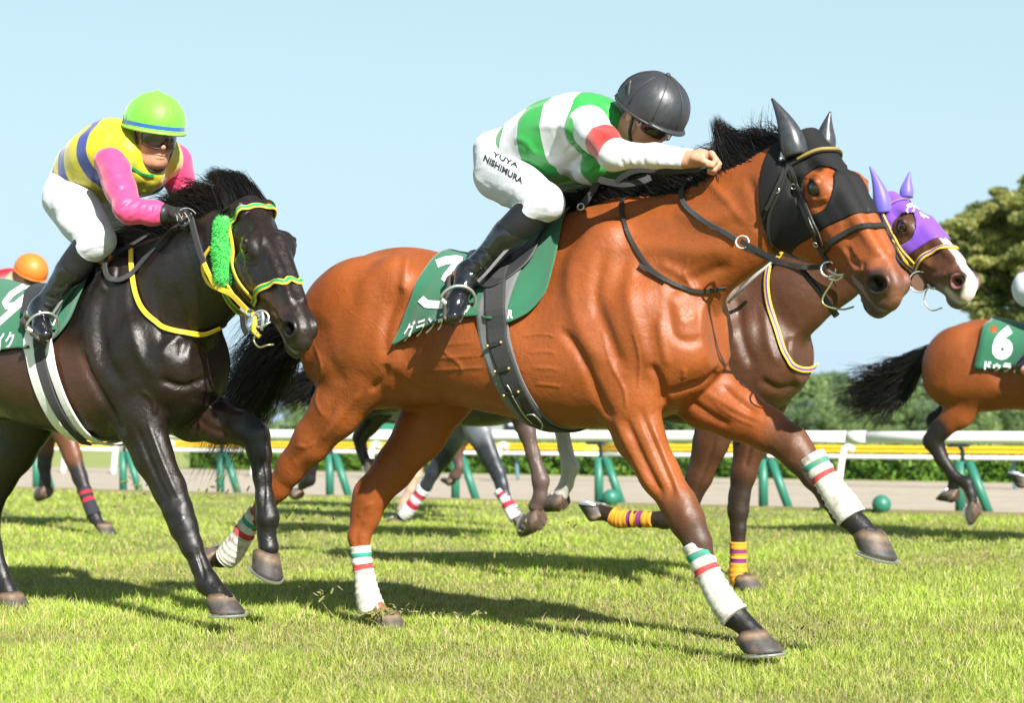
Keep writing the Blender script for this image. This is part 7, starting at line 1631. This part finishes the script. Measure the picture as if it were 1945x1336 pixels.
# buildings seen through the gaps
def box(bm, x0, x1, y0, y1, z0, z1):
    vs = [bm.verts.new(p) for p in ((x0, y0, z0), (x1, y0, z0), (x1, y1, z0), (x0, y1, z0), (x0, y0, z1), (x1, y0, z1), (x1, y1, z1), (x0, y1, z1))]
    for f_ in ((0, 3, 2, 1), (4, 5, 6, 7), (0, 1, 5, 4), (1, 2, 6, 5), (2, 3, 7, 6), (3, 0, 4, 7)): bm.faces.new([vs[i] for i in f_])
def bxo(name, mat, parent, *a, bev=0):
    bm = bmesh.new(); box(bm, *a)
    if bev: bmesh.ops.bevel(bm, geom=bm.edges[:], offset=bev, segments=2)
    return bm_obj(name, bm, mat, parent)
gb_ = empty('low_building'); tag(gb_, 'low grey building with a dark window glimpsed under the bay\'s belly', 'building')
Y = 62.0; X0, X1 = (905 - CXP) / FPX * Y, (1045 - CXP) / FPX * Y
bxo('wall', pmat('grey_render', (.22, .24, .24), rough=.9, noise=.1, nscale=2), gb_, X0, X1, Y, Y + 5, 0, 2.9)
bxo('roof', pmat('grey_roof', (.12, .12, .12), rough=.8), gb_, X0 - .2, X1 + .2, Y - .25, Y + 5.2, 2.903, 3.1)
wf = bxo('window_frame', pmat('dark_frame', (.02, .022, .025), rough=.5), gb_, (957 - CXP) / FPX * Y, (1012 - CXP) / FPX * Y, Y - .06, Y - .003, .55, 1.35)
bxo('pane', pmat('window_glass', (.015, .02, .03), rough=.08, spec=.8), wf, (960 - CXP) / FPX * Y, (1009 - CXP) / FPX * Y, Y - .075, Y - .063, .6, 1.3)
for a, b_ in ((966, 974), (984, 992), (998, 1005)): bxo('notice', pmat('pale_notice', (.55, .55, .68), rough=.8), wf, (a - CXP) / FPX * Y, (b_ - CXP) / FPX * Y, Y - .090, Y - .078, .75, 1.15)
st = empty('stand_building'); tag(st, 'far stand with white roof edge and green wall seen past number nine\'s nose', 'building')
Y = 80.0; X0, X1 = (577 - CXP) / FPX * Y, (830 - CXP) / FPX * Y
bxo('wall', pmat('green_wall', (.02, .16, .10), rough=.8), st, X0 + .15, X1, Y, Y + 8, 0, .8 + (806 - 586) / FPX * Y)
bxo('roof', M['rail_white'], st, X0, X1 + .2, Y - .8, Y + 8.4, .8 + (806 - 585.5) / FPX * Y, .8 + (806 - 576) / FPX * Y)
# ------------------------------------------------------------------ grass blades
def turf():
    rng = np.random.default_rng(77); Vs, Qs, Cs = [], [], []; base = 0
    zones = [(4.7, 6.2, 13000, 3), (6.2, 8.0, 9000, 3), (8.0, 11.0, 4200, 2), (11.0, 15.0, 1500, 2), (15.0, 23.0, 520, 2)]
    for y0, y1, dens, seg in zones:
        area = .78 * (y1 ** 2 - y0 ** 2) / 2; n = int(area * dens)
        Y = np.sqrt(rng.random(n) * (y1 ** 2 - y0 ** 2) + y0 ** 2); X = (rng.random(n) - .5) * .80 * Y; kp = (np.abs(X) < .31 * Y) | (rng.random(n) < .4); X, Y = X[kp], Y[kp]; n = len(X)
        d = (X - EA[0]) * EN[0] + (Y - EA[1]) * EN[1]; m = d < .05; X, Y = X[m], Y[m]; n = len(X)
        patch = np.sin(X * 1.7 + np.sin(Y * .9) * 2) * np.sin(Y * 1.3 + 1 + np.sin(X * 2.1)) + .6 * np.sin(X * 5.1 + Y * 3) * np.sin(Y * 6.3 - X * 2.2); fine = np.sin(X * 23 + 3 * np.sin(Y * 9)) * np.sin(Y * 27 + 2 * np.sin(X * 13))
        H = (.015 + .010 * patch.clip(-1, 1) + .007 * fine + rng.gamma(2.0, .0055, n)).clip(.008, .085) * (1 + (rng.random(n) < .03) * .7)
        wd = (.0012 + .0008 * rng.random(n)) * (1 + (Y - 5) * .16); ang = rng.uniform(0, 6.28, n); lean = rng.gamma(2, .32, n).clip(0, 1.3); la = rng.uniform(0, 6.28, n)
        t = np.linspace(0, 1, seg + 1)
        cx = X[:, None] + np.cos(la)[:, None] * (lean * H)[:, None] * t ** 1.7; cy = Y[:, None] + np.sin(la)[:, None] * (lean * H)[:, None] * t ** 1.7; cz = H[:, None] * (t - .25 * (lean / 1.3)[:, None] * t ** 2)
        ww = wd[:, None] * (1 - t * .92); ox, oy = np.cos(ang)[:, None] * ww, np.sin(ang)[:, None] * ww
        V = np.stack([np.stack([cx - ox, cy - oy, cz], 2), np.stack([cx + ox, cy + oy, cz], 2)], 2).reshape(-1, 3)
        b = (np.arange(n) * (seg + 1) * 2)[:, None, None] + (np.arange(seg) * 2)[None, :, None] + np.array([0, 1, 3, 2])[None, None, :] + base
        straw = (rng.random(n) < .13 + .10 * (patch < -.4) + .12 * (fine > .6)); g = rng.random(n)[:, None]; pt = (patch * .5 + .5).clip(0, 1)[:, None]
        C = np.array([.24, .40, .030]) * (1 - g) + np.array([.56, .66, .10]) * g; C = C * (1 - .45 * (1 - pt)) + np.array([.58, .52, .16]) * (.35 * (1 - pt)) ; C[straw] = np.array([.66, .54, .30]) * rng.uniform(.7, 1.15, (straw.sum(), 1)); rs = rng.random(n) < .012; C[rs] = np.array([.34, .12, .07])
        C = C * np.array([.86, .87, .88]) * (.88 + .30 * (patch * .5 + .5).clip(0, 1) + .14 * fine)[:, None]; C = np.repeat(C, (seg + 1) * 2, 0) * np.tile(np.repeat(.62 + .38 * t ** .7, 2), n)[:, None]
        Vs.append(V); Qs.append(b.reshape(-1, 4)); Cs.append(C); base += len(V)
    V, Q, C = np.concatenate(Vs), np.concatenate(Qs), np.concatenate(Cs)
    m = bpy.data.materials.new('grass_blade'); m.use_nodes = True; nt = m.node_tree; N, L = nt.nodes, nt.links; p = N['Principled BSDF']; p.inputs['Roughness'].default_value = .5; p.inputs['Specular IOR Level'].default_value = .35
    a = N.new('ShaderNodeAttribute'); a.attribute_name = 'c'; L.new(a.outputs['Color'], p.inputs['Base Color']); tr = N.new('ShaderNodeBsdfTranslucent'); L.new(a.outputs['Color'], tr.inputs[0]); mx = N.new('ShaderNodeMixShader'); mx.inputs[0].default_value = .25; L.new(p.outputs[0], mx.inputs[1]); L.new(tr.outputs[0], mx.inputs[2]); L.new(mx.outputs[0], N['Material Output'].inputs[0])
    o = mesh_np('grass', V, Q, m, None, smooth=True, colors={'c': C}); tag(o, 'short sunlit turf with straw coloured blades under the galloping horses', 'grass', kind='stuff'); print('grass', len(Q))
turf()
# clods and torn grass thrown up by the hooves
rng = np.random.default_rng(8); bm = bmesh.new()
for (px, py, Y, sx, sy, k, c) in ((735, 1165, 7.05, 40, 14, 60, 0), (720, 1172, 7.0, 22, 8, 26, 1), (1440, 1232, 6.0, 40, 8, 30, 0), (440, 1160, 6.8, 30, 8, 30, 0), (1010, 1020, 9.0, 60, 35, 60, 0), (260, 935, 11.5, 30, 20, 18, 1), (400, 935, 10.5, 40, 18, 14, 1), (570, 985, 8.0, 50, 30, 22, 0), (1500, 1200, 6.2, 40, 25, 16, 0), (640, 1130, 7.2, 60, 20, 18, 0), (880, 1180, 7.0, 60, 20, 12, 0)):
    for i in range(k):
        x, y = px + rng.normal(0, sx * .6), py + rng.normal(0, sy * .6); p = Vector(((x - CXP) / FPX * Y, Y, max(.06, CAMH - (y - HYP) / FPX * Y))); s = rng.uniform(.002, .006) * (1 + c * .8)
        mt = Matrix.Translation(p) @ Quaternion(rng.normal(0, 1, 4)).normalized().to_matrix().to_4x4() @ Matrix.Diagonal((s * rng.uniform(1, 5), s, s * .6, 1)); bmesh.ops.create_icosphere(bm, subdivisions=1, radius=1, matrix=mt)
o = bm_obj('flying_turf', bm, pmat('torn_turf', (.16, .16, .05), rough=1, noise=.5, nscale=50)); tag(o, 'small bits of turf and soil thrown up behind the hooves', 'turf clods', kind='stuff')
